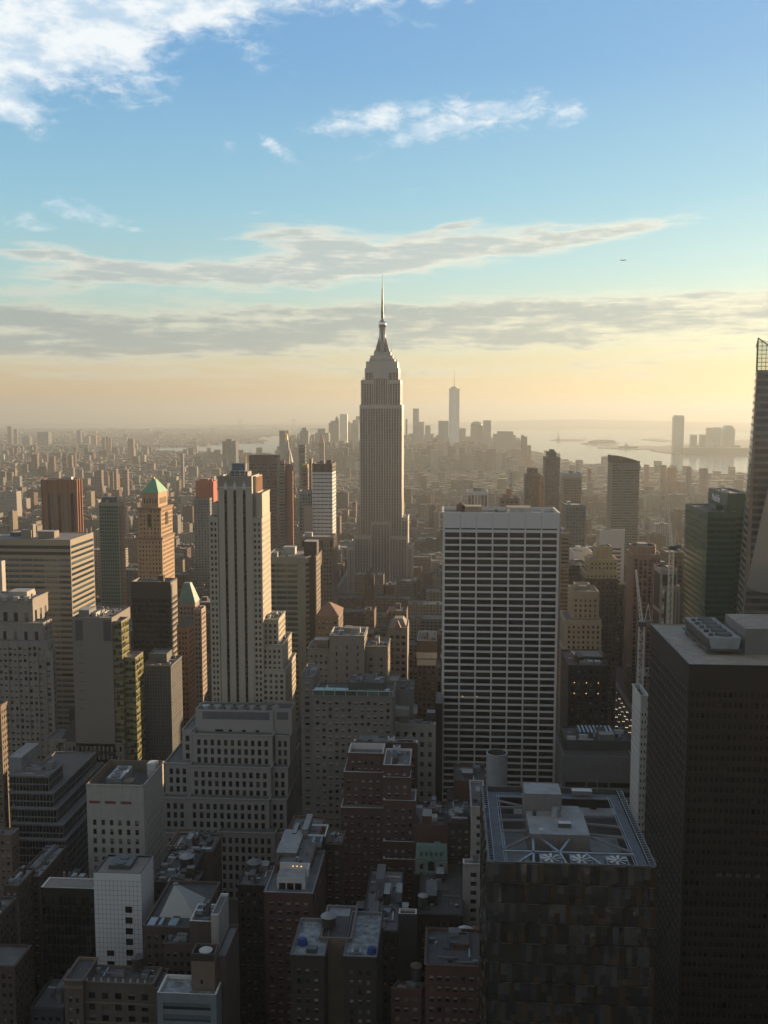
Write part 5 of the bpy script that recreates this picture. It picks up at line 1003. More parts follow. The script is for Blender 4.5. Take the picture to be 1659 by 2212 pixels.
# ribbed brown tower with chamfered corners
r_, bl_ = T('office_tower', 'ribbed reddish brown tower with chamfered corners on the left', [(88, 155, 1036, 1250, 27, {'clutter': 2, 'poly': lambda a, b, c, d: [(a+6, c), (b-6, c), (b+2, c+8), (b+2, d), (a-2, d), (a-2, c+8)], 'st': S(bay=7, fl=90, w=.5, h=.9, top=14, rec=0, side=1, pier=(1, 2.2, 1.6))})], wall=wallmat('rust_brick', (.24, .10, .05)), yb=1150)
T('office_tower', 'green glass tower with a sunlit gridded side beside the rust brown tower', [(212.5, 256, 1086, 1000, '267.5', {'clutter': 1}), (256, 260, 1090, 1005, '268', {'clutter': 0, 'wall': ORANGE, 'st': FAR})], wall=wallmat('olive_grid', (.20, .22, .16)), st=S(bay=2.6, fl=3.8, w=.8, h=.8, top=3, rec=0, glass=GLG), yb=1165, pent=penth((220, 245, 1074, 1008, 10, DGREY)))
T('office_tower', 'black glass tower with a sunlit striped side wall', [(283, 368, 1256.5, 680, '382.5', {'clutter': 1, 'par': 1.5, 'roof': ROOFD, 'edges': {0: S(bay=1.6, fl=3.8, w=.85, h=.7, top=12, rec=0, glass=GLD), 1: S(bay=60, fl=4.1, w=.98, h=.45, top=14, rec=0, side=0.1, glass=GLD)}, 'wall': wallmat('black_spandrel', (.022, .02, .02)), 'trim': BEIGE})], yb=1420)
_, zt, _o, X0, X1, Y0, Y1 = (lambda b: b)(at(368, 1256.5, 680) and [None, at(368, 1256.5, 680).z, None, 0, at(368, 1256.5, 680).x, 680, 700])
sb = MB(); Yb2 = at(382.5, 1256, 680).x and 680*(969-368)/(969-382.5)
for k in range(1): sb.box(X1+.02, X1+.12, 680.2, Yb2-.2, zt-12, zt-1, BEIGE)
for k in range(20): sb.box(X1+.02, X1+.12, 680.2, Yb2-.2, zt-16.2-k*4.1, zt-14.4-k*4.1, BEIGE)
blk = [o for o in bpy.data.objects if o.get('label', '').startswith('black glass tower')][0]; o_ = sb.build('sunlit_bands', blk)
T('office_building', 'beige and olive glass office block with blank stone side before the banded block', [(155, 241, 1334, 560, 34, {'clutter': 3, 'roof': ROOFB, 'edges': {0: None}}), (241, 262, 1342, 562, '277', {'clutter': 0, 'st': S(bay=2.2, fl=4, w=.9, h=.8, top=1, rec=0, side=.1, glass=GLO)}), (262, 292, 1420, 566, '308.5', {'clutter': 0, 'st': S(bay=2.2, fl=4, w=.92, h=.8, top=1, rec=0, side=.1, glass=GLO)})],
  wall=wallmat('taupe_panel', (.185, .165, .135), var=.05), yb=1560)
tp = [o for o in bpy.data.objects if o.get('label', '').startswith('beige and olive glass')][0]; tx = at(160, 1334, 560); tx2 = at(238, 1334, 560)
part(tp, 'dark_panel', lambda M: M.box(tx.x+.6, tx.x+5, 559.9, 559.96, tx.z-14, tx.z-1.5, DGREY)); part(tp, 'dark_panel', lambda M: M.box(tx2.x-4.4, tx2.x+.3, 559.9, 559.96, tx.z-14, tx.z-1.5, DGREY))
for k in range(8): part(tp, 'vent_slot', lambda M: M.box(tx.x+2.2, tx.x+4.8, 559.88, 559.95, tx.z-17-k*5.6, tx.z-16.4-k*5.6, DMETAL))
T('office_building', 'grey scaffold wrapped building with a beige side left of the cream striped tower', [(308, 369, 1437, 590, '392', {'clutter': 2, 'wall': wallmat('scaffold_grey', (.12, .125, .125)), 'st': S(bay=1.7, fl=2.2, w=.7, h=.8, top=1, rec=.1, glass=DGREY)}), (320, 360, 1412, 600, 14, {'clutter': 0, 'wall': wallmat('scaffold_grey', (.12, .125, .125)), 'st': None})], yb=1640, wp=0)
r_, bl_ = T('office_building', 'art deco stone building with scalloped buttressed top at the left edge', [(-50, 70, 1292, 600, 24, {'clutter': 1, 'edges': {0: S(bay=7.4, fl=16, w=.4, h=.72, top=7, rec=.4), 1: S(bay=7, fl=16, w=.4, h=.7, top=6)}}), (-50, 92, 1345, 592, '110', {'clutter': 0, 'edges': {0: S(bay=7.2, fl=13, w=.32, h=.6, top=3)}}), (-50, 103, 1385, 584, '117', {'clutter': 0}), (95, 112, 1406, 581, '119', {'clutter': 0}), (97, 141, 1597, 560, '166', {'clutter': 0}), (130, 180, 1638, 548, '190', {'clutter': 0})],
   wall=wallmat('deco_stone', (.24, .22, .185)), st=S(bay=3.1, fl=3.9, w=.56, h=.6, top=2.5, rec=.3, side=.6, pier=(2, 1.1, .45)), yb=1660, glass=GLB, pent=penth((17, 58, 1278, 606, 12, PALE)))
for k in range(5): part(r_, 'scallop', lambda M: M.cyl(bl_[0][3]+4+k*7.4, bl_[0][5]-.2, 1.9, 1.9, bl_[0][1]-1.5, bl_[0][1]+1.2, PALE, 12))
T('office_building', 'brightly sunlit cream wall at the extreme left edge', [(-60, 3, 1212, 640, '10', {'clutter': 0})], wall=PALE, st=None, yb=1290)
r_, bl_ = T('office_building', 'dark mansard roofed building with dormer windows behind the stepped glass block', [(125, 267, 1604, 560, '289', {'clutter': 0, 'par': .2, 'edges': {0: S(bay=2.6, fl=5.2, w=.5, h=.6, top=1.2, rec=.2)}})], wall=wallmat('mansard_stone', (.20, .17, .135)), st=S(bay=2.6, fl=4.2, w=.5, h=.6, top=1.2, rec=.2), yb=1650)
_, zt, _o, X0, X1, Y0, Y1 = bl_[0]
part(r_, 'mansard_roof', lambda M: M.frustum(rect(X0+1, X1-1, Y0+1, Y1-1), zt-.15, rect(X0+6, X1-5, Y0+9, Y1-4), zt+11, wallmat('black_slate', (.035, .037, .045)))); part(r_, 'roof_housing', lambda M: M.box(X0+8, X0+22, Y0+11, Y1-6, zt+11.01, zt+16, BRICK)); part(r_, 'roof_housing', lambda M: M.box(X0+3, X0+8, Y0+11, Y1-6, zt+9, zt+17, DBROWN))
hip('apartment_tower', 'small tower with a dark green hipped copper roof left of the cream striped tower', 386, 421, 430, 1302, 405, 1258, 740, wallmat('dull_copper', (.09, .22, .18), rough=.6), wallmat('rose_stone', (.30, .22, .17)), S(bay=2.6, fl=3.8, w=.5, h=.5, rec=0), 1460, flat=.4)
T('apartment_tower', 'pinkish stepped brick building beside the green hipped roof tower', [(418, 435, 1316, 730, '444', {'clutter': 1})], wall=wallmat('rose_stone', (.30, .22, .17)), st=S(bay=2.6, fl=3.8, w=.5, h=.5, rec=0), yb=1480)
hip('apartment_building', 'sunlit orange brick block with a dark pyramid roof beside the black glass tower', 382, 407, 419, 1354, 398, 1331, 650, wallmat('dark_slate', (.07, .065, .06)), ORANGE, S(bay=2.6, fl=3.6, w=.45, h=.5, rec=0), 1440, flat=.1)
T('apartment_building', 'building wrapped in orange red construction netting on a grey base', [(421, 459, 1040, 1320, 26, {'clutter': 2, 'wall': NET, 'st': None, 'roof': NET, 'poly': lambda a, b, c, d: [(a, c+3), (a+6, c), (b-6, c), (b, c+4), (b, d), (a, d)]}), (418, 453, 1076, 1310, 30, {'clutter': 0})], wall=GREY, st=FAR, yb=1130, pent=penth((430, 450, 1034, 1326, 10, NET, 'netting')))
# behind
T('office_tower', 'broad dark brown tower behind the cream striped tower', [(537.4, 598.4, 984, 1150, '604.5', {'clutter': 0, 'edges': {0: S(bay=3, fl=3.9, w=.6, h=.4, top=9, rec=0), 1: S(bay=4, fl=4, w=.6, h=.5, rec=0, top=2)}})], wall=wallmat('maroon_brown', (.13, .085, .075)), yb=1165)
T('apartment_tower', 'slender reddish tower with a sunlit edge and glass front right of the broad brown tower', [(603.6, 614.6, 995, 1050, '617.5', {'clutter': 0, 'wall': PINK, 'st': S(bay=60, fl=3.4, w=.96, h=.6, rec=0, side=.2, glass=GLBL)}), (618, 629.5, 1003, 1060, '633', {'clutter': 0, 'st': None}), (620, 632, 1018, 1056, '636', {'clutter': 0, 'edges': {0: None, 1: FAR}})], wall=wallmat('brick_pink', (.26, .12, .09)), yb=1190,
   extra=None)
def wedge(): 
    b0, b1 = at(627.5, 1004, 1060), at(632, 1004, 1060); ap = at(625.5, 972, 1063)
    rr_ = [o for o in bpy.data.objects if o.get('label', '').startswith('slender reddish tower')][0]
    part(rr_, 'slanted_crown', lambda M: M.frustum(rect(b0.x, b1.x, 1060, 1072), b0.z-1, rect(ap.x-.3, ap.x+.3, 1063, 1066), ap.z, PALE))
wedge()
T('office_tower', 'white stepped tower of small horizontal slots with a brown ribbed top and sunlit side', [(674, 717.6, 1001.5, 1000, '725.8', {'clutter': 2, 'wall': TAN, 'edges': {0: S(bay=4.2, fl=14, w=.12, h=.9, top=1, rec=0), 1: S(bay=2, fl=3.6, w=.4, h=.6, rec=0)}, 'wall': BROWN}), (673.8, 717.8, 1020, 999.6, 31, {'clutter': 0, 'edges': {0: S(bay=4.1, fl=3.9, w=.86, h=.26, top=.8, rec=0, side=.4)}}), (655.4, 673.6, 1092, 998, 26, {'clutter': 0, 'st': None, 'wall': BEIGE}), ], wall=wallmat('cool_white', (.44, .46, .45), var=.05), st=S(bay=3.8, fl=3.9, w=.7, h=.26, top=1, rec=0), yb=1160)
part([o for o in bpy.data.objects if o.get('label', '').startswith('white stepped tower')][0], 'mast', lambda M: M.bar((at(716, 1000, 1005).x, 1005, 205), (at(716, 1000, 1005).x, 1005, at(717, 986, 1005).z), 1.2, PALE))
T('office_building', 'brown ornate building forming the base of the white slotted tower', [(649, 720, 1160, 905, '727.5', {'clutter': 1, 'edges': {0: S(bay=2.9, fl=9, w=.6, h=.75, top=2.5, rec=0)}}), (651, 719, 1182, 904, 20, {'clutter': 0})], wall=wallmat('umber_stone', (.17, .125, .095)), st=S(bay=2.9, fl=3.9, w=.5, h=.55, top=1.5, rec=0, pier=(1, .8, .4)), yb=1300)
T('apartment_tower', 'blue green glass building left of the white slotted tower', [(645, 672, 1061, 1010, 22, {'clutter': 0})], wall=wallmat('teal_panel', (.16, .22, .22)), st=S(bay=3, fl=3.6, w=.7, h=.7, rec=0, glass=GLBL), yb=1150)
T('apartment_tower', 'thin black topped residential tower standing alone in the haze', [(645, 659, 961, 2200, '661.5', {'clutter': 0, 'wall': DGREY})], wall=DGREY, st=S(bay=60, fl=7.5, w=.9, h=.4, rec=0), yb=1010)
T('apartment_tower', 'tower with a yellow topped crown between the glass building and the thin black tower', [(651, 665, 1010, 1120, '667', {'clutter': 0})], wall=PINK, st=FAR, yb=1060, pent=penth((652, 664, 1003, 1122, 10, wallmat('dull_yellow', (.30, .25, .09)))))
T('apartment_tower', 'pink sunlit tower close to the left top of the white slotted tower', [(668, 673, 990, 1080, '676', {'clutter': 0})], wall=PINK, st=None, yb=1060)
# clock tower with gilded pyramid
r_, bl_ = T('clock_tower', 'tall slender tower with gilded pyramid and lantern in the haze left of centre', [(614.8, 625, 976, 2060, '626.5', {'clutter': 0, 'par': .1})], wall=PALE, st=FAR, yb=1000)
_, zt, _o, X0, X1, Y0, Y1 = bl_[0]; xc = (X0+X1)/2; yc = (Y0+Y1)/2
part(r_, 'pyramid_roof', lambda M: M.frustum(rect(X0, X1, Y0, Y1), zt, rect(xc-1.4, xc+1.4, yc-1.4, yc+1.4), zt+26, PALE)); part(r_, 'lantern', lambda M: M.cyl(xc, yc, 1.6, .1, zt+26.01, zt+40, GOLD, 8))
# right middle
T('office_tower', 'dark office building with bright roof skylights and warm lamps right of the gridded tower', [(1228, 1314, 1437, 600, 40, {'clutter': 2, 'roof': ROOFD}), (1240, 1305, 1418, 612, 20, {'clutter': 0, 'wall': DGREY})], wall=DBROWN, st=S(bay=4, fl=4, w=.4, h=.45), yb=1560)
rt_ = [o for o in bpy.data.objects if o.get('label', '').startswith('dark office building with bright')][0]; p = at(1253, 1428, 605)
for k in range(3): part(rt_, 'skylight', lambda M: M.box(p.x+k*4.6, p.x+k*4.6+3.6, 604, 609, p.z-3, p.z, ROOFW))
for k in range(6): part(rt_, 'lit_window', lambda M: M.box(at(1240, 1480, 600).x+(k % 3)*7.4, at(1240, 1480, 600).x+.38+(k % 3)*7.4, 599.85, 599.95, at(1240, 1475, 600).z-(k//3)*6.8, at(1240, 1475, 600).z+.32-(k//3)*6.8, emat('warm_lamp', (1, .55, .2), 1.2)))
r_, bl_ = T('garage_building', 'low wide building with blank grey band and white roof pipes behind the glass tower', [(1217, 1368, 1634, 500, 36, {'clutter': 0, 'roof': ROOFD, 'edges': {0: S(bay=11, fl=5, w=.93, h=.55, top=13, rec=.3, glass=GLD)}}), (1222, 1364, 1600, 512, 24, {'clutter': 3, 'roof': ROOFD, 'st': None, 'wall': DGREY})], wall=GREY, yb=1700)
for k in range(5): part(r_, 'roof_pipe', lambda M: M.box(at(1225+k*28, 1590, 515).x, at(1243+k*28, 1590, 515).x, 514+k*3, 515+k*3, bl_[1][1]-.9, bl_[1][1]+1.4, TRIM))
def slats(M):
    for k in range(9): M.box(at(1250, 1580, 524).x+k*2.1, at(1250, 1580, 524).x+k*2.1+1, 520, 532, bl_[1][1]-.9, bl_[1][1]+2, METAL)
part(r_, 'cooling_louvre', slats)
T('apartment_tower', 'slim balconied apartment tower with stacked floors beside the gridded white tower', [(1211.5, 1230.5, 1152, 760, 30, {'clutter': 1, 'edges': {0: S(bay=60, fl=3.1, w=.9, h=.5, rec=0, side=.3, top=3)}})], wall=TAN, st=FAR, yb=1290)
T('office_building', 'cream brick building with ribbed window piers stepping on the right below the tall beige one', [(1237, 1294, 1277, 700, 26, {'clutter': 1, 'st': S(bay=3.6, fl=3.7, w=.4, h=.5, rec=0, top=5, pier=(1, 1.2, .4))}), (1222, 1300, 1340, 690, 34, {'clutter': 0}), (1222, 1303, 1410, 684, 40, {'clutter': 0}), (1242, 1275, 1262, 712, 10, {'clutter': 0, 'st': None})], wall=wallmat('cream_brick', (.27, .235, .165)), st=S(bay=3.4, fl=3.7, w=.4, h=.5, rec=0, top=3), yb=1440)
T('hotel_building', 'tall beige wedding cake tower with a blank penthouse on the right of the gridded tower', [(1288, 1323, 1181, 800, 16, {'clutter': 1, 'st': None}), (1273, 1335, 1208, 793, 28, {'clutter': 0}), (1264, 1336, 1235, 788, 36, {'clutter': 0}), (1263, 1336, 1250, 784, 36, {'clutter': 0, 'wall': BROWN})], wall=wallmat('honey_stone', (.32, .26, .16)), st=S(bay=3.2, fl=3.5, w=.42, h=.5, rec=0, top=2), yb=1420)
T('office_building', 'dark brown building with stepped dark top beside the reddish tower', [(1306, 1352, 1262, 1000, 34, {'clutter': 2})], wall=BROWN, st=P2, yb=1440, wp=0)
r_, bl_ = T('hotel_tower', 'reddish brown tower with tall glass strips and an oval open crown', [(1367.6, 1432, 1197.5, 905, '1353.3', {'clutter': 0, 'trim': PALE, 'edges': {0: S(bay=4.4, fl=3.7, w=.6, h=.8, top=4, rec=0), 3: S(bay=5, fl=3.7, w=.4, h=.8, top=4, rec=0)}})], wall=wallmat('copper_brown', (.20, .10, .07)), yb=1440)
_, zt, _o, X0, X1, Y0, Y1 = bl_[0]; q0, q1 = at(1366, 1180, 912).x, at(1422, 1180, 912).x
def oval(M):
    n = 28; cx, cy = (q0+q1)/2, 925; a, b = (q1-q0)/2, 12.5; z1 = at(1394, 1180, 913).z; cc = wallmat('copper_brown', (.20, .10, .07))
    pt = lambda k, r=1.0: (cx+a*r*abs(cos(2*pi*k/n))**.7*(1 if cos(2*pi*k/n) > 0 else -1), cy+b*r*abs(sin(2*pi*k/n))**.7*(1 if sin(2*pi*k/n) > 0 else -1))
    for k in range(n):
        p, q = pt(k), pt(k+1); p2, q2 = pt(k, .93), pt(k+1, .93)
        M.quad((*p, zt-1), (*q, zt-1), (*q, z1), (*p, z1), cc); M.quad((*q2, zt-1), (*p2, zt-1), (*p2, z1), (*q2, z1), DBROWN); M.quad((*p, z1), (*q, z1), (*q2, z1), (*p2, z1), PALE)
part(r_, 'oval_crown', oval); part(r_, 'crown_machinery', lambda M: M.box(q0+7, q1-8, 919, 932, zt-1, zt+8, GREY))
r_, bl_ = T('construction_site', 'unfinished concrete tower with red safety edge behind the tower crane', [(1428, 1464, 1230, 735, 26, {'clutter': 2, 'trim': REDP, 'st': S(bay=60, fl=30, w=.9, h=.9, rec=0, glass=DBROWN)}), (1432, 1470, 1266, 728, 30, {'clutter': 0, 'st': S(bay=2.2, fl=60, w=.4, h=.95, rec=0)}), (1440, 1478, 1193, 790, 24, {'clutter': 0, 'wall': TAN, 'st': FAR})], wall=wallmat('raw_concrete', (.28, .25, .22)), yb=1345)
part(r_, 'site_hoist', lambda M: [M.box(at(1430, 1300, 726).x+k % 2*.2, at(1434, 1300, 726).x+k % 2*.2, 725, 726.5, 60+k*6, 63+k*6, (REDP, TRIM)[k % 2]) for k in range(13)])
T('office_building', 'white ribbed office building with blank top beyond the wedding cake tower', [(1297, 1350, 1144, 1000, '1296', {'clutter': 1, 'trim': WHITE, 'edges': {0: S(bay=60, fl=4.2, w=.94, h=.5, top=18, rec=0, side=4)}})], wall=wallmat('cool_white', (.44, .46, .45)), yb=1260)
T('office_tower', 'tall grey residential tower with curved sloping roofline in the right middle distance', [(1323, 1382, 1000, 1250, 36, {'clutter': 0, 'par': .2, 'edges': {0: S(bay=3.3, fl=3.4, w=.9, h=.55, top=1, rec=0, side=.5, glass=GLBL)}})], wall=OLIVE, yb=1180)
rt_ = [o for o in bpy.data.objects if o.get('label', '').startswith('tall grey residential tower')][0]
def curvetop(M):
    n = 8; Y = 1249
    for k in range(n):
        a = 1323+(1383-1323)*k/n; b = 1323+60*(k+1)/n; za = at(a, 984+13.5*(k/n)**1.6, Y).z; zb = at(b, 984+13.5*((k+1)/n)**1.6, Y).z; z0 = at(a, 1000, Y).z; xa, xb = at(a, 990, Y).x, at(b, 990, Y).x
        M.frustum([(xa, Y), (xb, Y), (xb, Y+37), (xa, Y+37)], z0, [(xa, Y), (xb, Y), (xb, Y+37), (xa, Y+37)], (za+zb)/2, BROWN)
part(rt_, 'curved_screen', curvetop); part(rt_, 'pale_band', lambda M: M.box(at(1335, 1004, 1248).x, at(1384, 1004, 1248).x, 1248.2, 1248.7, at(1335, 1012, 1248).z, at(1335, 1004, 1248).z, GREY))
T('apartment_tower', 'tall slim dark residential tower with a stepped peak right of the centre', [(1184, 1202, 976, 1500, 30, {'clutter': 0}), (1178, 1210, 988, 1495, 34, {'clutter': 0}), (1188, 1198, 971, 1504, 14, {'clutter': 0})], wall=DGREY, st=S(bay=3, fl=3.4, w=.6, h=.5, rec=0), yb=1110)
T('apartment_tower', 'dark twin shouldered apartment tower left of the tall slim one', [(1141, 1162, 1012, 1450, 26, {'clutter': 0}), (1135, 1169, 1025, 1445, 30, {'clutter': 0}), (1168, 1177, 1030, 1400, 22, {'clutter': 0, 'wall': ORANGE})], wall=BROWN, st=FAR, yb=1100)
T('office_tower', 'sunlit bronze glass tower with a pale flat top right of the tall slim tower', [(1217, 1257, 1022, 1350, 34, {'clutter': 1, 'wall': wallmat('pale_teal', (.25, .33, .33)), 'st': None}), (1217, 1257, 1031, 1349, 34, {'clutter': 0})], wall=wallmat('bronze_panel', (.27, .20, .12)), st=S(bay=3, fl=3.6, w=.6, h=.6, rec=0, glass=GLBL), yb=1100)
T('office_tower', 'blue grey glass tower rising in front of the bronze glass tower', [(1222, 1266, 1091, 1000, 34, {'clutter': 1})], wall=wallmat('slate_panel', (.10, .125, .14)), st=S(bay=3, fl=3.6, w=.7, h=.7, rec=0, glass=GLBL), yb=1230)
T('office_building', 'white low block with a rooftop box below the blue grey glass tower', [(1238, 1280, 1192, 860, 26, {'clutter': 2, 'trim': WHITE})], wall=WHITE, st=None, yb=1215)
T('office_building', 'dark low building under the white low block', [(1226, 1270, 1221, 820, 30, {'clutter': 3, 'roof': ROOFD})], wall=DGREY, st=P2, yb=1270)
T('office_building', 'small tower with vertical dark strips just above the gridded white tower roof', [(1009, 1055, 1062, 900, 24, {'clutter': 2, 'trim': WHITE, 'edges': {0: S(bay=3.2, fl=24, w=.74, h=.9, top=2, rec=0), 3: S(bay=60, fl=24, w=.9, h=.9, top=2, rec=0)}})], wall=TRIM, yb=1100)
T('office_building', 'brick corner building with sunlit tank house right above the gridded white tower', [(1080, 1122, 1075, 920, 26, {'clutter': 2})], wall=PINK, st=FAR, yb=1100, pent=penth((1094, 1103, 1055, 925, 6, ORANGE, 'tank_house')))
# cranes
def crane(px, ybase, ytop, Y, jx, jy, jY, label, w=2.6, z0=None):
    b = at(px, ytop, Y); zb = at(px, ybase, Y).z if z0 is None else z0; tip = at(jx, jy, jY)
    root = empty('tower_crane', (b.x, Y, zb), label, 'crane'); cm = wallmat('crane_white', (.62, .60, .54), var=.05, streak=False)
    def mast(M):
        h = w/2
        for sx in (-h, h):
            for sy in (-h, h): M.bar((b.x+sx, Y+sy, zb), (b.x+sx, Y+sy, b.z), .42, cm)
        z = zb; k = 0
        while z < b.z-2.5:
            s = h if k % 2 else -h
            for sy in (-h, h): M.bar((b.x-s, Y+sy, z), (b.x+s, Y+sy, z+2.6), .24, cm)
            for sx in (-h, h): M.bar((b.x+sx, Y-s, z), (b.x+sx, Y+s, z+2.6), .24, cm)
            M.box(b.x-h, b.x+h, Y-h-.1, Y-h+.1, z-.1, z+.1, cm); z += 2.6; k += 1
    part(root, 'mast', mast)
    part(root, 'cab', lambda M: M.box(b.x-2.2, b.x+2.4, Y-2.5, Y+2.5, b.z, b.z+2.6, DMETAL)); part(root, 'counterweight', lambda M: M.box(b.x+2.5, b.x+6, Y-1.6, Y+1.6, b.z+.6, b.z+3.4, GREY))
    A0 = Vector((b.x, Y, b.z+2.6)); 
    def jib(M):
        d = tip-A0; L = d.length; u = d.normalized(); s = u.cross(Vector((0, 1, 0))).normalized()*.9; v = u.cross(s).normalized()*.9; n = int(L/2.6)
        for c in (s-v, -s-v, v*.9): M.bar(A0+c, tip+c*.4, .34, cm)
        for k in range(n):
            p0 = A0+d*(k/n); p1 = A0+d*((k+1)/n); f = 1-.6*k/n
            M.bar(p0+(s-v)*f, p1+(-s-v)*f, .2, cm); M.bar(p0+(s-v)*f, p1+v*.9*f, .2, cm); M.bar(p0+(-s-v)*f, p1+v*.9*f, .2, cm)
    part(root, 'jib', jib)
    part(root, 'tie_mast', lambda M: [M.bar((b.x+1.5, Y, b.z+2.6), (b.x+3.6, Y, b.z+13), .4, cm), M.bar((b.x+3.6, Y, b.z+13), (b.x+5, Y, b.z+3.4), .3, cm)])
    part(root, 'cable', lambda M: M.bar((b.x+3.6, Y, b.z+13), tuple(A0+(tip-A0)*.75), .14, DMETAL))
crane(1451, 1350, 1187, 690, 1440, 1046, 700, 'tall pale lattice tower crane with raised jib before the unfinished tower', 3.0, 10)
crane(1386, 1425, 1352, 560, 1374, 1230, 566, 'nearer tower crane standing at the corner of the black tower', 3.0, 8)
# ---- downtown and river-side towers in the haze
def D(x0, x1, yt, Y, lab, wall=GREY, name='skyscraper', D_=None, blocks=None, **kw):
    bs = [(x0, x1, yt, Y, D_ or (x1-x0)/F*Y*.9, {'clutter': 0})]+[(a, b, c, Y-8*(k+1), (b-a)/F*Y*.9, {'clutter': 0}) for k, (a, b, c) in enumerate(blocks or [])]
    return T(name, lab, bs, wall=wall, st=kw.pop('st', S(bay=8, fl=10, w=.4, h=.45, rec=0, glass=glassmat('far_window', (.07, .075, .08), (.12, .12, .12), .3, .3, .2))), yb=kw.pop('yb', 950), z_base=gz(0, Y), **kw)
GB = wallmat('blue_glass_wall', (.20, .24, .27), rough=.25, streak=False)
D(710, 725, 913.5, 5900, 'stepped downtown block left of the twin bright curved tower', blocks=[(714, 733, 909)])
r_, _ = D(724, 731.5, 903, 5850, 'downtown tower with a small pointed cap beside the bright curved tower', D_=20); 
part(r_, 'cap', lambda M: M.cyl(at(728, 900, 5860).x, 5862, 7, .5, at(728, 903, 5850).z, at(728, 897.5, 5850).z, COPPER, 8))
D(734, 750, 894.5, 5600, 'bright rippled steel tower catching the sun downtown', wall=wallmat('rippled_steel', (.70, .68, .62), rough=.3, metal=.6, streak=False), st=S(bay=14, fl=300, w=.3, h=.95, rec=0), D_=36)
D(750.5, 756, 911, 5700, 'thin pinkish downtown tower right of the bright rippled one', wall=PINK)
D(762, 775, 907, 6100, 'grey downtown tower partly behind the spired skyscraper', blocks=[(756, 775, 914)]); D(769, 779, 899, 6300, 'taller grey slab touching the spired skyscraper on its left')
D(686, 703, 926, 5300, 'low square downtown tower left of the stepped block', blocks=[(680, 710, 935)])
r_, bl_ = D(689, 700, 958, 3300, 'stone tower with an orange lit pyramid roof in the haze', wall=PINK, yb=975)
_, zt, _o, X0, X1, Y0, Y1 = bl_[0]; part(r_, 'pyramid_roof', lambda M: M.frustum(rect(X0, X1, Y0, Y1), zt, rect((X0+X1)/2-.5, (X0+X1)/2+.5, (Y0+Y1)/2-.5, (Y0+Y1)/2+.5), at(690, 936, Y0).z, ORANGE))
D(648, 666, 930, 4700, 'wide grey block with a small peaked top left of the orange pyramid tower', blocks=[(652, 662, 924)], yb=955); D(603, 617, 930, 3600, 'tall flat grey slab behind the gilded lantern tower', wall=GREY, yb=985, st=FAR); D(617.5, 623, 930, 3620, 'pink sunlit edge tower next to the tall flat grey slab', wall=PINK, yb=950)  # last tower paints the slab's sunlit side as a pink wall
D(480, 509, 953, 4300, 'lone dark riverside block by the east river', wall=DGREY, blocks=[(488, 500, 948)], yb=985)
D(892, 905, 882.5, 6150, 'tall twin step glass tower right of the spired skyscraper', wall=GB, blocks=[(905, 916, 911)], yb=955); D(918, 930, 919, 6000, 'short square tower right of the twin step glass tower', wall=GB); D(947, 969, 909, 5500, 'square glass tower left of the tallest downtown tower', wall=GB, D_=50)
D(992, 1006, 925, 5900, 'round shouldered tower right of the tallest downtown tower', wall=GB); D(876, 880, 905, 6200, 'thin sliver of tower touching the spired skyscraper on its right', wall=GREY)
r_, bl_ = D(1017, 1043, 919, 5950, 'domed downtown tower right of the tallest one', wall=PINK, D_=60); _, zt, _o, X0, X1, Y0, Y1 = bl_[0]; part(r_, 'dome', lambda M: [M.cyl((X0+X1)/2, (Y0+Y1)/2, (X1-X0)*.5*cos(a), (X1-X0)*.5*cos(a+.38), zt+25*sin(a), zt+25*sin(a+.38), COPPER, 16) for a in (0, .38, .76, 1.14)])
D(1044, 1061, 908, 5900, 'flat topped tall tower right of the domed one', wall=GB, D_=50)
D(1075, 1109, 932, 5600, 'broad stepped block at the right end of downtown', wall=GREY, blocks=[(1067, 1110, 938), (1067, 1123, 950)], yb=968); D(1126, 1139, 943, 4600, 'square riverside tower right of the broad stepped block', wall=BROWN, yb=968, blocks=[(1126, 1132, 940)]); D(1139, 1147, 962, 4000, 'sunlit orange block beside the square riverside tower', wall=ORANGE, yb=975)
# tallest downtown tower: tapering with chamfered faces and a mast
def one():
    Y = 5800; b = 31; x = at(981, 900, Y).x; zt = at(981, 838.5, Y).z; root = empty('skyscraper', (x, Y+b, gz(0, Y)), 'tallest downtown tower tapering to a thin mast in the haze', 'skyscraper')
    gm = glassmat('tower_mirror', (.50, .54, .55), (.56, .60, .60), .5, .35, 1.0); yc = Y+b; M = MB(); z0 = 45
    sq = [(x-b, yc-b), (x+b, yc-b), (x+b, yc+b), (x-b, yc+b)]; M.frustum(sq, -10, sq, z0, gm)
    r = b; top = [(x, yc-r), (x+r, yc), (x, yc+r), (x-r, yc)]
    for k in range(4):
        a = sq[k]; c = sq[(k+1) % 4]; t = top[k]; tp = top[(k-1) % 4]
        M.poly([(*a, z0), (*c, z0), (*t, zt)], gm); M.poly([(*a, z0), (*t, zt), (*tp, zt)], gm)
    M.poly([(*t, zt) for t in top], gm); M.build('glass_shaft', root)
    part(root, 'mast_ring', lambda M: M.cyl(x, yc, 20, 20, zt, zt+9, METAL, 24)); part(root, 'mast', lambda M: (M.cyl(x, yc, 3.4, 2.2, zt+9, zt+60, DMETAL, 8), M.cyl(x, yc, 1.8, .5, zt+60, at(981, 799, Y).z, DMETAL, 8)))
    NAMED.append((968, 994, 950, Y, (x-b, x+b, Y, Y+2*b), 800))
one()
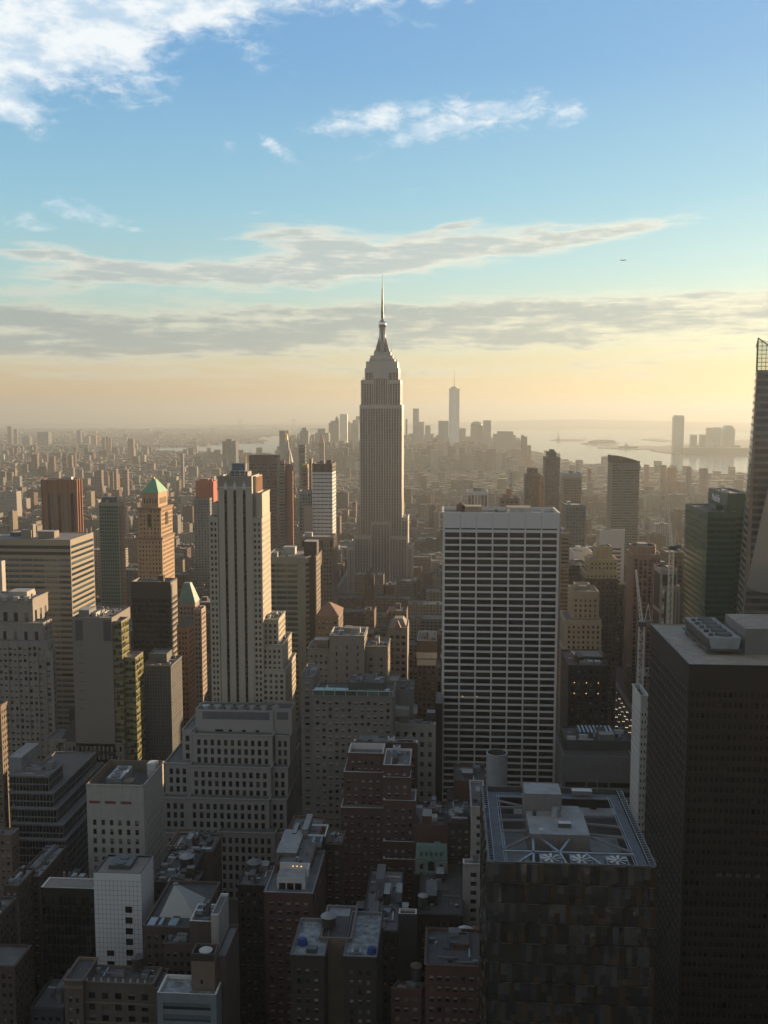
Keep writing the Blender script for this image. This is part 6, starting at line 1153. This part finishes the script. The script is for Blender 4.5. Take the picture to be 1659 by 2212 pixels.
# across the river
def JC(x0, x1, yt, Y, lab, **kw): return D(x0, x1, yt, Y, lab, wall=GB, yb=985, **kw)
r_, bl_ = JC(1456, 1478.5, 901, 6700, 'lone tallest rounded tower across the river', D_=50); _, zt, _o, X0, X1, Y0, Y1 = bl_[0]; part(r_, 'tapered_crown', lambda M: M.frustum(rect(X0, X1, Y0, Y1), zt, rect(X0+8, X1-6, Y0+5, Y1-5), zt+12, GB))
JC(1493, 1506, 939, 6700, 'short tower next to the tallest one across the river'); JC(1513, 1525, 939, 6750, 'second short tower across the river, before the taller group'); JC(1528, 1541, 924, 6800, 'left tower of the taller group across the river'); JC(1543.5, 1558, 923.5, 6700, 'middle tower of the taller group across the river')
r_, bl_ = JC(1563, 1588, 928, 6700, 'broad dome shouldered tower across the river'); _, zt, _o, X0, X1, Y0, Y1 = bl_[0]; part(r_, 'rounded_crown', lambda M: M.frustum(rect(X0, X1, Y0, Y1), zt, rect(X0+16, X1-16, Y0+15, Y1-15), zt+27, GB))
D(1478, 1640, 968, 6500, 'low waterfront row across the river', wall=BROWN, yb=985, D_=120); D(1500, 1600, 962, 6900, 'second row of waterfront blocks across the river', wall=GREY, yb=985, D_=120)
# statue on its island
def statue():
    p = ground_pt(1206, 951); x, y = p; zz = gz(x, y); root = empty('statue', (x, y, zz), 'tiny pale green statue on its pedestal on the harbour island', 'statue')
    part(root, 'pedestal', lambda M: (M.frustum(rect(x-20, x+20, y-20, y+20), zz, rect(x-12, x+12, y-12, y+12), zz+22, GREY), M.frustum(rect(x-9, x+9, y-9, y+9), zz+22, rect(x-7, x+7, y-7, y+7), zz+47, GREY)))
    part(root, 'figure', lambda M: (M.cyl(x, y, 6, 4, zz+47, zz+75, COPPER, 10), M.cyl(x, y, 2.6, 2.2, zz+75, zz+82, COPPER, 10), M.bar((x-3, y, zz+72), (x-7, y, zz+93), 2.2, COPPER)))
statue()
# island buildings, treed
for k, (px, py, w, h) in enumerate(((1285, 958, 60, 18), (1300, 957.5, 90, 24), (1318, 957, 50, 16))):
    x, y = ground_pt(px, py); zz = gz(x, y); r_ = empty('island_building', (x, y, zz), ('small dark hall on the left of the middle harbour island', 'large roofed hall in the middle harbour island', 'small hall on the right of the middle harbour island')[k], 'building')
    part(r_, 'hall', lambda M: M.box(x-w, x+w, y-15, y+15, zz, zz+h, BRICK)); part(r_, 'roof', lambda M: M.frustum(rect(x-w, x+w, y-16, y+16), zz+h, rect(x-w*.7, x+w*.7, y-2, y+2), zz+h+9, COPPER))
x, y = ground_pt(1357, 968); zz = gz(x, y); r_ = empty('terminal_building', (x, y, zz), 'dark terminal building with a pointed roof on the long pier', 'building')
part(r_, 'hall', lambda M: M.box(x-70, x+70, y-20, y+20, zz, zz+14, BRICK)); part(r_, 'tower', lambda M: M.frustum(rect(x-28, x-4, y-9, y+9), zz+14, rect(x-17, x-15, y-1, y+1), zz+42, BROWN))
# suspension bridge far away
def bridge():
    Y = 17000; a = at(519, 925, Y); b = at(634, 922, Y); root = empty('suspension_bridge', ((a.x+b.x)/2, Y, gz(a.x, Y)), 'far suspension bridge with two faint towers on the horizon', 'bridge')
    z0 = gz(a.x, Y); zt = at(519, 906, Y).z
    for x in (a.x, b.x): part(root, 'tower', lambda M: [M.box(x-26, x-12, Y-8, Y+8, z0-3, zt, GREY), M.box(x+12, x+26, Y-8, Y+8, z0-3, zt, GREY), M.box(x-12, x+12, Y-6, Y+6, zt-16, zt-.5, GREY)])
    part(root, 'deck', lambda M: M.box(a.x-500, b.x+500, Y-12, Y+12, z0+62, z0+70, GREY))
    def cab(M):
        n = 24; L = b.x-a.x
        for k in range(n):
            f = lambda t: zt-2-(zt-z0-80)*(1-(2*t-1)**2)
            M.bar((a.x+L*k/n, Y, f(k/n)), (a.x+L*(k+1)/n, Y, f((k+1)/n)), 2.5, GREY)
        M.bar((a.x, Y, zt-2), (a.x-500, Y, z0+70), 2.5, GREY); M.bar((b.x, Y, zt-2), (b.x+500, Y, z0+70), 2.5, GREY)
    part(root, 'cable', cab)
bridge()
# aeroplane
def plane():
    c = at(1347, 562, 6400); root = empty('aeroplane', tuple(c), 'tiny dark aeroplane flying in clear sky at upper right', 'aeroplane'); x, y, z = c
    part(root, 'fuselage', lambda M: (M.bar((x-19, y, z-1.5), (x+18, y, z+1), 3.6, GREY), M.bar((x+18, y, z+1), (x+21, y, z+1.4), 2, GREY)))
    part(root, 'wing', lambda M: M.poly([(x-3, y-17, z+1.5), (x+1, y-17, z+1.5), (x+5, y, z-.6), (x+1, y+17, z+1.5), (x-3, y+17, z+1.5), (x-4, y, z-.6)], GREY)); part(root, 'tail_fin', lambda M: M.frustum(rect(x-19, x-13, y-.5, y+.5), z+.4, rect(x-20, x-18, y-.3, y+.3), z+7, GREY))
    part(root, 'tailplane', lambda M: M.box(x-19, x-15, y-7, y+7, z+.2, z+.6, GREY)); part(root, 'engine', lambda M: M.bar((x-1, y-6, z-2), (x+4, y-6, z-2), 2, DGREY)); part(root, 'engine', lambda M: M.bar((x-1, y+6, z-2), (x+4, y+6, z-2), 2, DGREY))
plane()
# ---- cars on the avenue right of the gridded white tower
def cars():
    cols = [wallmat('taxi_yellow', (.60, .36, .03), var=.03, streak=False), wallmat('car_black', (.02, .02, .022), rough=.3, var=.03, streak=False), wallmat('car_white', (.6, .6, .6), var=.03, streak=False), wallmat('car_silver', (.3, .31, .32), var=.03, streak=False)]
    protos = []
    for c, nm in zip(cols, ('yellow', 'black', 'white', 'silver')):
        r = empty('car', (0, 0, 0), 'x', 'car'); z = .05
        part(r, 'body', lambda M: M.frustum(rect(-.95, .95, -2.3, 2.3), .35, rect(-.9, .9, -2.2, 2.2), .95, c)); part(r, 'cabin', lambda M: M.frustum(rect(-.82, .82, -1.5, 1.1), .951, rect(-.68, .68, -1.1, .7), 1.5, GLD, c))
        for sx in (-1, 1):
            for y in (-1.4, 1.4): part(r, 'wheel', lambda M: M.frustum([(sx*.97, y-.35), (sx*.75, y-.35), (sx*.75, y+.35), (sx*.97, y+.35)][::sx], 0, [(sx*.97, y-.3), (sx*.75, y-.3), (sx*.75, y+.3), (sx*.97, y+.3)][::sx], .68, BLACK))
            part(r, 'headlight', lambda M: M.box(sx*.6-.18, sx*.6+.18, -2.36, -2.28, .6, .8, emat('head_lamp', (1, .85, .6), 1.6))); part(r, 'tail_lamp', lambda M: M.box(sx*.6-.18, sx*.6+.18, 2.28, 2.36, .6, .8, emat('tail_lamp', (1, .05, .02), 1.2)))
        protos.append([r, nm, False])
    rg = random.Random(12)
    for lane, x in enumerate((141, 145, 149, 153, 157)):
        y = 700+rg.uniform(0, 20)
        while y < 1030:
            p = protos[rg.choice([0, 0, 1, 2, 3, 3])]
            if not p[2]: o = p[0]; p[2] = True
            else:
                o = p[0].copy(); COL.objects.link(o)
                for ch in p[0].children: q = ch.copy(); COL.objects.link(q); q.parent = o
            o.location = (x+rg.uniform(-.3, .3), y, gz(x, y)+.06)
            o.rotation_euler = (0, 0, 0); lane_w = ('kerb lane nearest the gridded tower', 'second lane', 'middle lane', 'fourth lane', 'far kerb lane')[lane]
            o['label'] = f'{p[1]} car in the {lane_w} of the avenue far below'; o['group'] = f'{p[1]} cars in the {lane_w}'; y += rg.uniform(8, 26)
    for p in protos:
        if not p[2]:
            for ch in list(p[0].children): bpy.data.objects.remove(ch)
            bpy.data.objects.remove(p[0])
cars()
# ---------------------------------------------------------------- the rest of the city
def citymat():
    m = bpy.data.materials.new('city_masonry'); m.use_nodes = True; N = NT(m.node_tree); b = N.n['Principled BSDF']; g = N.new('ShaderNodeNewGeometry')
    at_ = N.new('ShaderNodeAttribute', attribute_name='rnd'); r = at_.outputs['Fac']
    sp = N.new('ShaderNodeSeparateXYZ'); N.l.new(g.outputs['Position'], sp.inputs[0]); sn = N.new('ShaderNodeSeparateXYZ'); N.l.new(g.outputs['Normal'], sn.inputs[0])
    isx = N.m('GREATER_THAN', N.m('ABSOLUTE', sn.outputs[0]), .5); u = N.m('ADD', N.m('MULTIPLY', isx, sp.outputs[1]), N.m('MULTIPLY', N.m('SUBTRACT', 1.0, isx), sp.outputs[0]))
    r2 = N.m('FRACT', N.m('MULTIPLY', r, 17.3)); bay = N.m('ADD', 2.6, N.m('MULTIPLY', r2, 1.8))
    uf = N.m('DIVIDE', u, bay); zf = N.m('DIVIDE', sp.outputs[2], 3.5)
    wm = N.m('MULTIPLY', N.m('LESS_THAN', N.m('FRACT', uf), N.m('ADD', .36, N.m('MULTIPLY', r2, .2))), N.m('LESS_THAN', N.m('FRACT', zf), .52))
    wn = N.new('ShaderNodeTexWhiteNoise', noise_dimensions='3D'); N.l.new(N.xyz(N.m('FLOOR', uf), N.m('FLOOR', zf), N.m('MULTIPLY', isx, 7.0)), wn.inputs['Vector'])
    wall = N.ramp(r, [(0, (.12, .055, .042)), (.16, (.08, .05, .04)), (.3, (.15, .09, .065)), (.45, (.22, .175, .13)), (.6, (.13, .12, .105)), (.75, (.18, .175, .165)), (.88, (.32, .31, .285))], 'CONSTANT')
    n = N.noise(g.outputs['Position'], .12, 4, .6); wall = N.mix(N.m('MULTIPLY', n, .45), wall, (.05, .045, .04))
    win = N.mix(N.smooth(wn.outputs[0], .7, 1.0), (.015, .017, .02), (.20, .18, .15))
    blank = N.m('MULTIPLY', isx, N.m('GREATER_THAN', N.m('FRACT', N.m('MULTIPLY', r, 5.7)), .55))
    wm = N.m('MULTIPLY', wm, N.m('SUBTRACT', 1.0, blank)); roofr = N.m('FRACT', N.m('MULTIPLY', r, 31.7))
    roof = N.ramp(roofr, [(0, (.05, .052, .056)), (.35, (.08, .085, .09)), (.62, (.14, .145, .15)), (.85, (.34, .36, .37))], 'CONSTANT'); roof = N.mix(N.m('MULTIPLY', N.noise(g.outputs['Position'], .3, 4, .7), .6), roof, (.06, .06, .06))
    up = N.m('GREATER_THAN', sn.outputs[2], .5); c = N.mix(up, N.mix(wm, wall, win), roof); N.put(b.inputs['Base Color'], c)
    N.put(b.inputs['Roughness'], N.m('SUBTRACT', .9, N.m('MULTIPLY', N.m('MULTIPLY', wm, N.m('SUBTRACT', 1.0, up)), .7))); return m
CITY = citymat()
class CB:      # boxes carrying a random value each
    def __init__(s): s.M = MB(); s.r = []
    def box(s, x0, x1, y0, y1, z0, z1, r):
        n = len(s.M.f); s.M.box(x0, x1, y0, y1, z0, z1, CITY); s.r += [r]*(len(s.M.f)-n)
    def rimmed(s, x0, x1, y0, y1, z0, z1, r, p=1.0):
        # walls with a parapet and a sunken roof
        n = len(s.M.f); t = .5; M = s.M
        for a, b in (((x0, y0), (x1, y0)), ((x1, y0), (x1, y1)), ((x1, y1), (x0, y1)), ((x0, y1), (x0, y0))): M.quad((*a, z0), (*b, z0), (*b, z1), (*a, z1), CITY)
        o = [(x0, y0), (x1, y0), (x1, y1), (x0, y1)]; i = [(x0+t, y0+t), (x1-t, y0+t), (x1-t, y1-t), (x0+t, y1-t)]
        for k in range(4): j = (k+1) % 4; M.quad((*o[k], z1), (*o[j], z1), (*i[j], z1), (*i[k], z1), CITY); M.quad((*i[k], z1), (*i[j], z1), (*i[j], z1-p), (*i[k], z1-p), CITY)
        M.poly([(*q, z1-p) for q in i], CITY); s.r += [r]*(len(M.f)-n)
    def build(s, name, parent=None, loc=None):
        o = s.M.build(name, parent, loc); a = o.data.attributes.new('rnd', 'FLOAT', 'FACE'); a.data.foreach_set('value', s.r); return o
def inside(poly, x, y):
    c = False; j = len(poly)-1
    for i in range(len(poly)):
        if (poly[i][1] > y) != (poly[j][1] > y) and x < (poly[j][0]-poly[i][0])*(y-poly[i][1])/(poly[j][1]-poly[i][1])+poly[i][0]: c = not c
        j = i
    return c
PM = [(p[0], p[1]) if len(p) == 3 else ground_pt(*p) for p in MANH]; PB_ = [(p[0], p[1]) if len(p) == 3 else ground_pt(*p) for p in BROOK]
def cap_height(x0, x1, y0, y1, h):
    g0 = gz(0, y0)
    for (a, b, yb, Y, fp, yt) in NAMED:
        if x0 < fp[1]+2 and x1 > fp[0]-2 and y0 < fp[3]+2 and y1 > fp[2]-2: return 0
    pa, pb = proj(x0, y0, g0+h)[0], proj(x1, y0, g0+h)[0]; pc, pd = proj(x0, y1, g0+h)[0], proj(x1, y1, g0+h)[0]; lo, hi = min(pa, pc), max(pb, pd)
    for (a, b, yb, Y, fp, yt) in NAMED:
        if Y <= y0 or hi < a or lo > b: continue
        top = proj((x0+x1)/2, y1, g0+h)[1]
        if top < yb:
            zmax = at((lo+hi)/2, yb+2, y1).z-g0; h = min(h, zmax)
    return h
NAMED.append((0, 0, 0, 0, (-15, 135, 640, 800), 0))
rc = random.Random(21); near = []; 
for row in range(-1, 34):
    for half in (0, 1):
        ys = 300+80*row+(9 if half == 0 else 41)
        for ai in range(len(AVE)-1):
            x = AVE[ai]+15
            while x < AVE[ai+1]-26:
                w = rc.choice([9, 12, 15, 18, 22, 28, 36]) if rc.random() < .8 else rc.uniform(36, 50); w = min(w, AVE[ai+1]-15-x); d = rc.uniform(22, 30); gap = rc.choice([0, 0, 0, 2])
                px = proj(x, ys, 40)[0]; offr = px > 1685
                if ys < 1000: h = rc.choice([16, 20, 26, 34, 42, 50]) if rc.random() < .85 else rc.uniform(50, 75)
                elif ys < 1500: h = rc.choice([16, 20, 25, 32, 40, 48]) if rc.random() < .9 else rc.uniform(48, 80)
                else: h = rc.choice([12, 14, 16, 19, 24, 30]) if rc.random() < .93 else rc.uniform(36, 75)
                if offr and ys < 1500 and x > 150: h = rc.choice([90, 120, 150, 180, 205]) if ys < 1000 else rc.choice([40, 70, 100, 130])  # unseen blocks right of the view made tall to shade the foreground
                if ys < 640 and not offr and rc.random() < .6: h = rc.uniform(50, 80)
                if proj(x+w, ys+d, 0)[0] > -60 and px < 2400 and (px < 1720 or ys < 1500) and w > 7:
                    # a few metres of setback from the neighbours
                    h2 = cap_height(x+.2, x+w-.2, ys, ys+d, h)
                    if h2 > 7 and inside(PM, x, ys): near.append((x+.2, x+w-.2, ys, ys+d, h2, rc.random(), offr))
                x += w+gap
def vis_size(b):
    x0, x1, y0, y1, h, r, off = b; return (x1-x0)*(h*.5+15)/(y0*y0)*(0 if off else 1)
near.sort(key=vis_size, reverse=True)
def shade_name(r): return 'red brown brick' if r < .3 else 'tan' if r < .45 else 'beige brown' if r < .6 else 'weathered grey' if r < .75 else 'pale grey' if r < .88 else 'whitish'
def zone(x, y):
    px = proj(x, y, 20)[0]
    side = 'far left' if px < 300 else 'left' if px < 640 else 'centre' if px < 950 else 'right' if px < 1320 else 'far right'
    dist = 'close' if y < 800 else 'middle distance' if y < 1300 else 'hazier distance'
    return side, dist
FILL = CB(); tanks = []; nind = 0
for b in near:
    x0, x1, y0, y1, h, r, off = b; g0 = gz((x0+x1)/2, y0)
    if nind < 290 and not off:
        side, dist = zone((x0+x1)/2, y0); sh = shade_name(r)
        lab = f'plain {sh} building among crowded roofs, {side}, {dist}'
        root = empty('city_building', ((x0+x1)/2, (y0+y1)/2, g0), lab, 'building', f'{sh} buildings at the {side} in the {dist}')
        C = CB(); C.rimmed(x0, x1, y0, y1, g0, g0+h, r); C.build('block', root)
        k = rc.uniform(.3, .7)
        if x1-x0 > 9:
            C = CB(); cx = rc.uniform(x0+3.5, x1-3.5); cy = rc.uniform(y0+8, y1-4); q = rc.uniform(1.4, 2.8); C.box(cx-q, cx+q, cy-q, cy+q, g0+h-.99, g0+h+rc.uniform(1.5, 4), r); C.build('roof_housing', root)
        if x1-x0 > 14:
            for _ in range(2): M = MB(); cx = rc.uniform(x0+2, x1-2); cy = rc.uniform(y0+2, y0+8); M.box(cx-.8, cx+.8, cy-.6, cy+.6, g0+h-.992, g0+h+.5, METAL if _ else DMETAL); M.build('roof_vent', root)
            if rc.random() < .45 and y0 < 1500: tanks.append((rc.uniform(x0+3, x1-3), y1-3, g0+h-1, side, dist))
        nind += 1
    else: FILL.rimmed(x0, x1, y0, y1, g0, g0+h, r); FILL.box(x0+(x1-x0)*.3, x0+(x1-x0)*.6, y0+8, y0+14, g0+h-.99, g0+h+2, r)
for k, (ya, yb2) in enumerate(((40, 110), (125, 190), (205, 270), (285, 345), (365, 425), (445, 500))): FILL.rimmed(172, 228, ya, yb2, 0, 246, .55+.03*k)  # unseen towers added right of the view to shade the foreground air
o = FILL.build('filler_and_shade_towers'); o['kind'] = 'stuff'
proto = None
for (x, y, z, side, dist) in tanks[:55]:
    if proto is None: proto = tank(x, y, z, 'x x x x', 1.9, 3.2, 2.2); o = proto
    else:
        o = proto.copy(); COL.objects.link(o); o.location = (x, y, z)
        for ch in proto.children: c = ch.copy(); COL.objects.link(c); c.parent = o
    o['label'] = f'wooden water tank on a plain roof at the {side}, in the {dist}'; o['group'] = f'water tanks at the {side} in the {dist}'
# beyond: masses nobody could count
FAR_ = CB(); n = 0
def scatter(CBm, poly, cond, step, hgen, size):
    xs = [p[0] for p in poly]; ys = [p[1] for p in poly]; return
y = 3000
while y < 7200:
    half = y*.62; x = -half-200; st_ = 30 if y < 4200 else 38
    while x < half*1.0:
        xx = x+rc.uniform(-6, 6); yy = y+rc.uniform(-8, 8); px, py = proj(xx, yy, 15)
        if -40 < px < 1700 and inside(PM, xx, yy) and rc.random() < .86:
            h = rc.uniform(7, 19); t = rc.random()
            if t < .03: h = rc.uniform(28, 60)
            if px < 520 and t < .045: h = rc.uniform(36, 58)
            if 620 < px < 960 and y > 4300 and t < .5: h = rc.uniform(50, 130)
            if 960 < px < 1130 and y > 4300 and t < .55: h = rc.uniform(35, 115)
            w = rc.uniform(.3, .5)*st_; h = cap_height(xx-w, xx+w, yy-w*.7, yy+w*.7, h)
            if h > 5: g0 = gz(xx, yy); FAR_.box(xx-w, xx+w, yy-w*.7, yy+w*.7, g0-1, g0+h, rc.random()); n += 1
        x += st_
    y += st_*1.1
o = FAR_.build('distant_city_rows'); o['kind'] = 'stuff'
BR = CB(); y = 4600
while y < 19000:
    st_ = 44 if y < 8000 else 80 if y < 12000 else 150; x = -y*.52
    while x < y*.1:
        xx = x+rc.uniform(-20, 20); yy = y+rc.uniform(-20, 20); px, py = proj(xx, yy, 10)
        if -40 < px < 1000 and inside(PB_, xx, yy) and rc.random() < .8:
            h = rc.uniform(5, 11); t = rc.random()
            if t < .018: h = rc.uniform(22, 46)
            w = rc.uniform(.22, .45)*st_; h = cap_height(xx-w, xx+w, yy-w*.7, yy+w*.7, h)
            if h > 5: g0 = gz(xx, yy); BR.box(xx-w, xx+w, yy-w*.6, yy+w*.6, g0-1, g0+h, rc.random())
        x += st_
    y += st_*1.1
o = BR.build('distant_borough'); o['kind'] = 'stuff'
# far towers on the left, each its own
for k, (x0, x1, yt, Y, lab) in enumerate(((15.6, 24.3, 921, 8200, 'leftmost slim tower on the hazy left skyline'), (29.5, 36.5, 927, 8200, 'second slim tower from the left on the hazy skyline'), (80.5, 104, 933, 8000, 'broad dark tower block on the hazy left skyline'), (48, 64, 944, 7800, 'low broad block between the slim towers and the broad dark block'),
    (166, 174, 930, 8500, 'slim brown tower right of the broad dark block'), (180, 192, 942, 8300, 'grey block just right of the slim brown tower'), (197, 207, 940, 8200, 'sunlit pale tower in the left haze'), (219, 226, 945, 6500, 'narrow grey tower left of two brick slabs in haze'), (228, 234, 944, 6500, 'narrow brick slab with a lit edge in the left haze'), (234.5, 239, 946, 6400, 'small brick slab touching a taller one in the haze'),
    (67, 80, 982, 3900, 'brick housing tower with lit right side, leftmost of its row'), (105, 117, 986, 3850, 'brick housing tower, second in its hazy row'), (134, 144, 981, 3900, 'brick housing tower, third in its hazy row'), (145, 155, 983, 3850, 'brick housing tower, rightmost in its hazy row'),
    (203, 219, 1016, 2700, 'square brick tower with a bright side above the green glass tower'), (236, 244, 1018, 2750, 'narrow brick tower, first of three above the green pyramid'), (245, 251, 1013, 2700, 'narrow brick tower, second of three above the green pyramid'), (264, 275, 1015, 2700, 'brick tower, last of three above the green pyramid'),
    (390, 395, 980, 3200, 'thin tower in the haze left of the cream tower mast'), (276, 288, 948, 5600, 'pale tower on the left skyline beyond the brick slabs'), (1100, 1108, 1018, 2400, 'bright small tower over the gridded white tower right corner'), (1160, 1170, 1040, 2000, 'sunlit stair tower right of the gridded white tower top'),
    (1270, 1278, 1012, 2900, 'thin sunlit twin towers by the river bank'), (1393, 1402, 1004, 3300, 'orange sunlit block by the right river bank'), (1428, 1440, 1005, 3100, 'red sunlit block under a small crane by the right river bank'), (1445, 1462, 1010, 3100, 'low sunlit pink block by the right river bank'), (1484, 1494, 1009, 3000, 'grey slab by the right river bank, left of a brick one'), (1514, 1530, 1012, 3000, 'brick block by the river bank near the leaning glass tower'))):
    D(x0, x1, yt, Y, lab, wall=(GREY, BROWN, ORANGE, PINK)[3 if 'brick' in lab else 2 if ('sunlit' in lab or 'orange' in lab) else 0], name='apartment_tower', D_=max(14, (x1-x0)/F*Y*.8), yb=900, st=S(bay=6, fl=6, w=.4, h=.4, rec=0))  # walls labelled sunlit turn orange, the sun's warmth put into their colour
# ---------------------------------------------------------------- air
def haze():
    M = MB(); M.box(-34600, 34600, -3200, 34600, -100, 500, LIME); o = M.build('haze'); o.data.materials.clear()
    m = bpy.data.materials.new('haze_air'); m.use_nodes = True; t = m.node_tree; t.nodes.remove(t.nodes['Principled BSDF'])
    v = t.nodes.new('ShaderNodeVolumePrincipled'); v.inputs['Color'].default_value = HAZE_COL; v.inputs['Density'].default_value = HAZE_D; v.inputs['Anisotropy'].default_value = HAZE_G
    t.links.new(v.outputs[0], t.nodes['Material Output'].inputs['Volume']); o.data.materials.append(m); o['kind'] = 'stuff'
HAZE_COL = (.44, .505, .53, 1); HAZE_D = 8.8e-5; HAZE_G = .35
haze()
print('windows placed', NWIN[0], 'objects', len(bpy.data.objects), 'named', len(NAMED), 'filler', len(near))

for o in bpy.data.objects:
    if o.get('label') and len(o['label'].split()) > 16: print('LONG', len(o['label'].split()), o['label'])
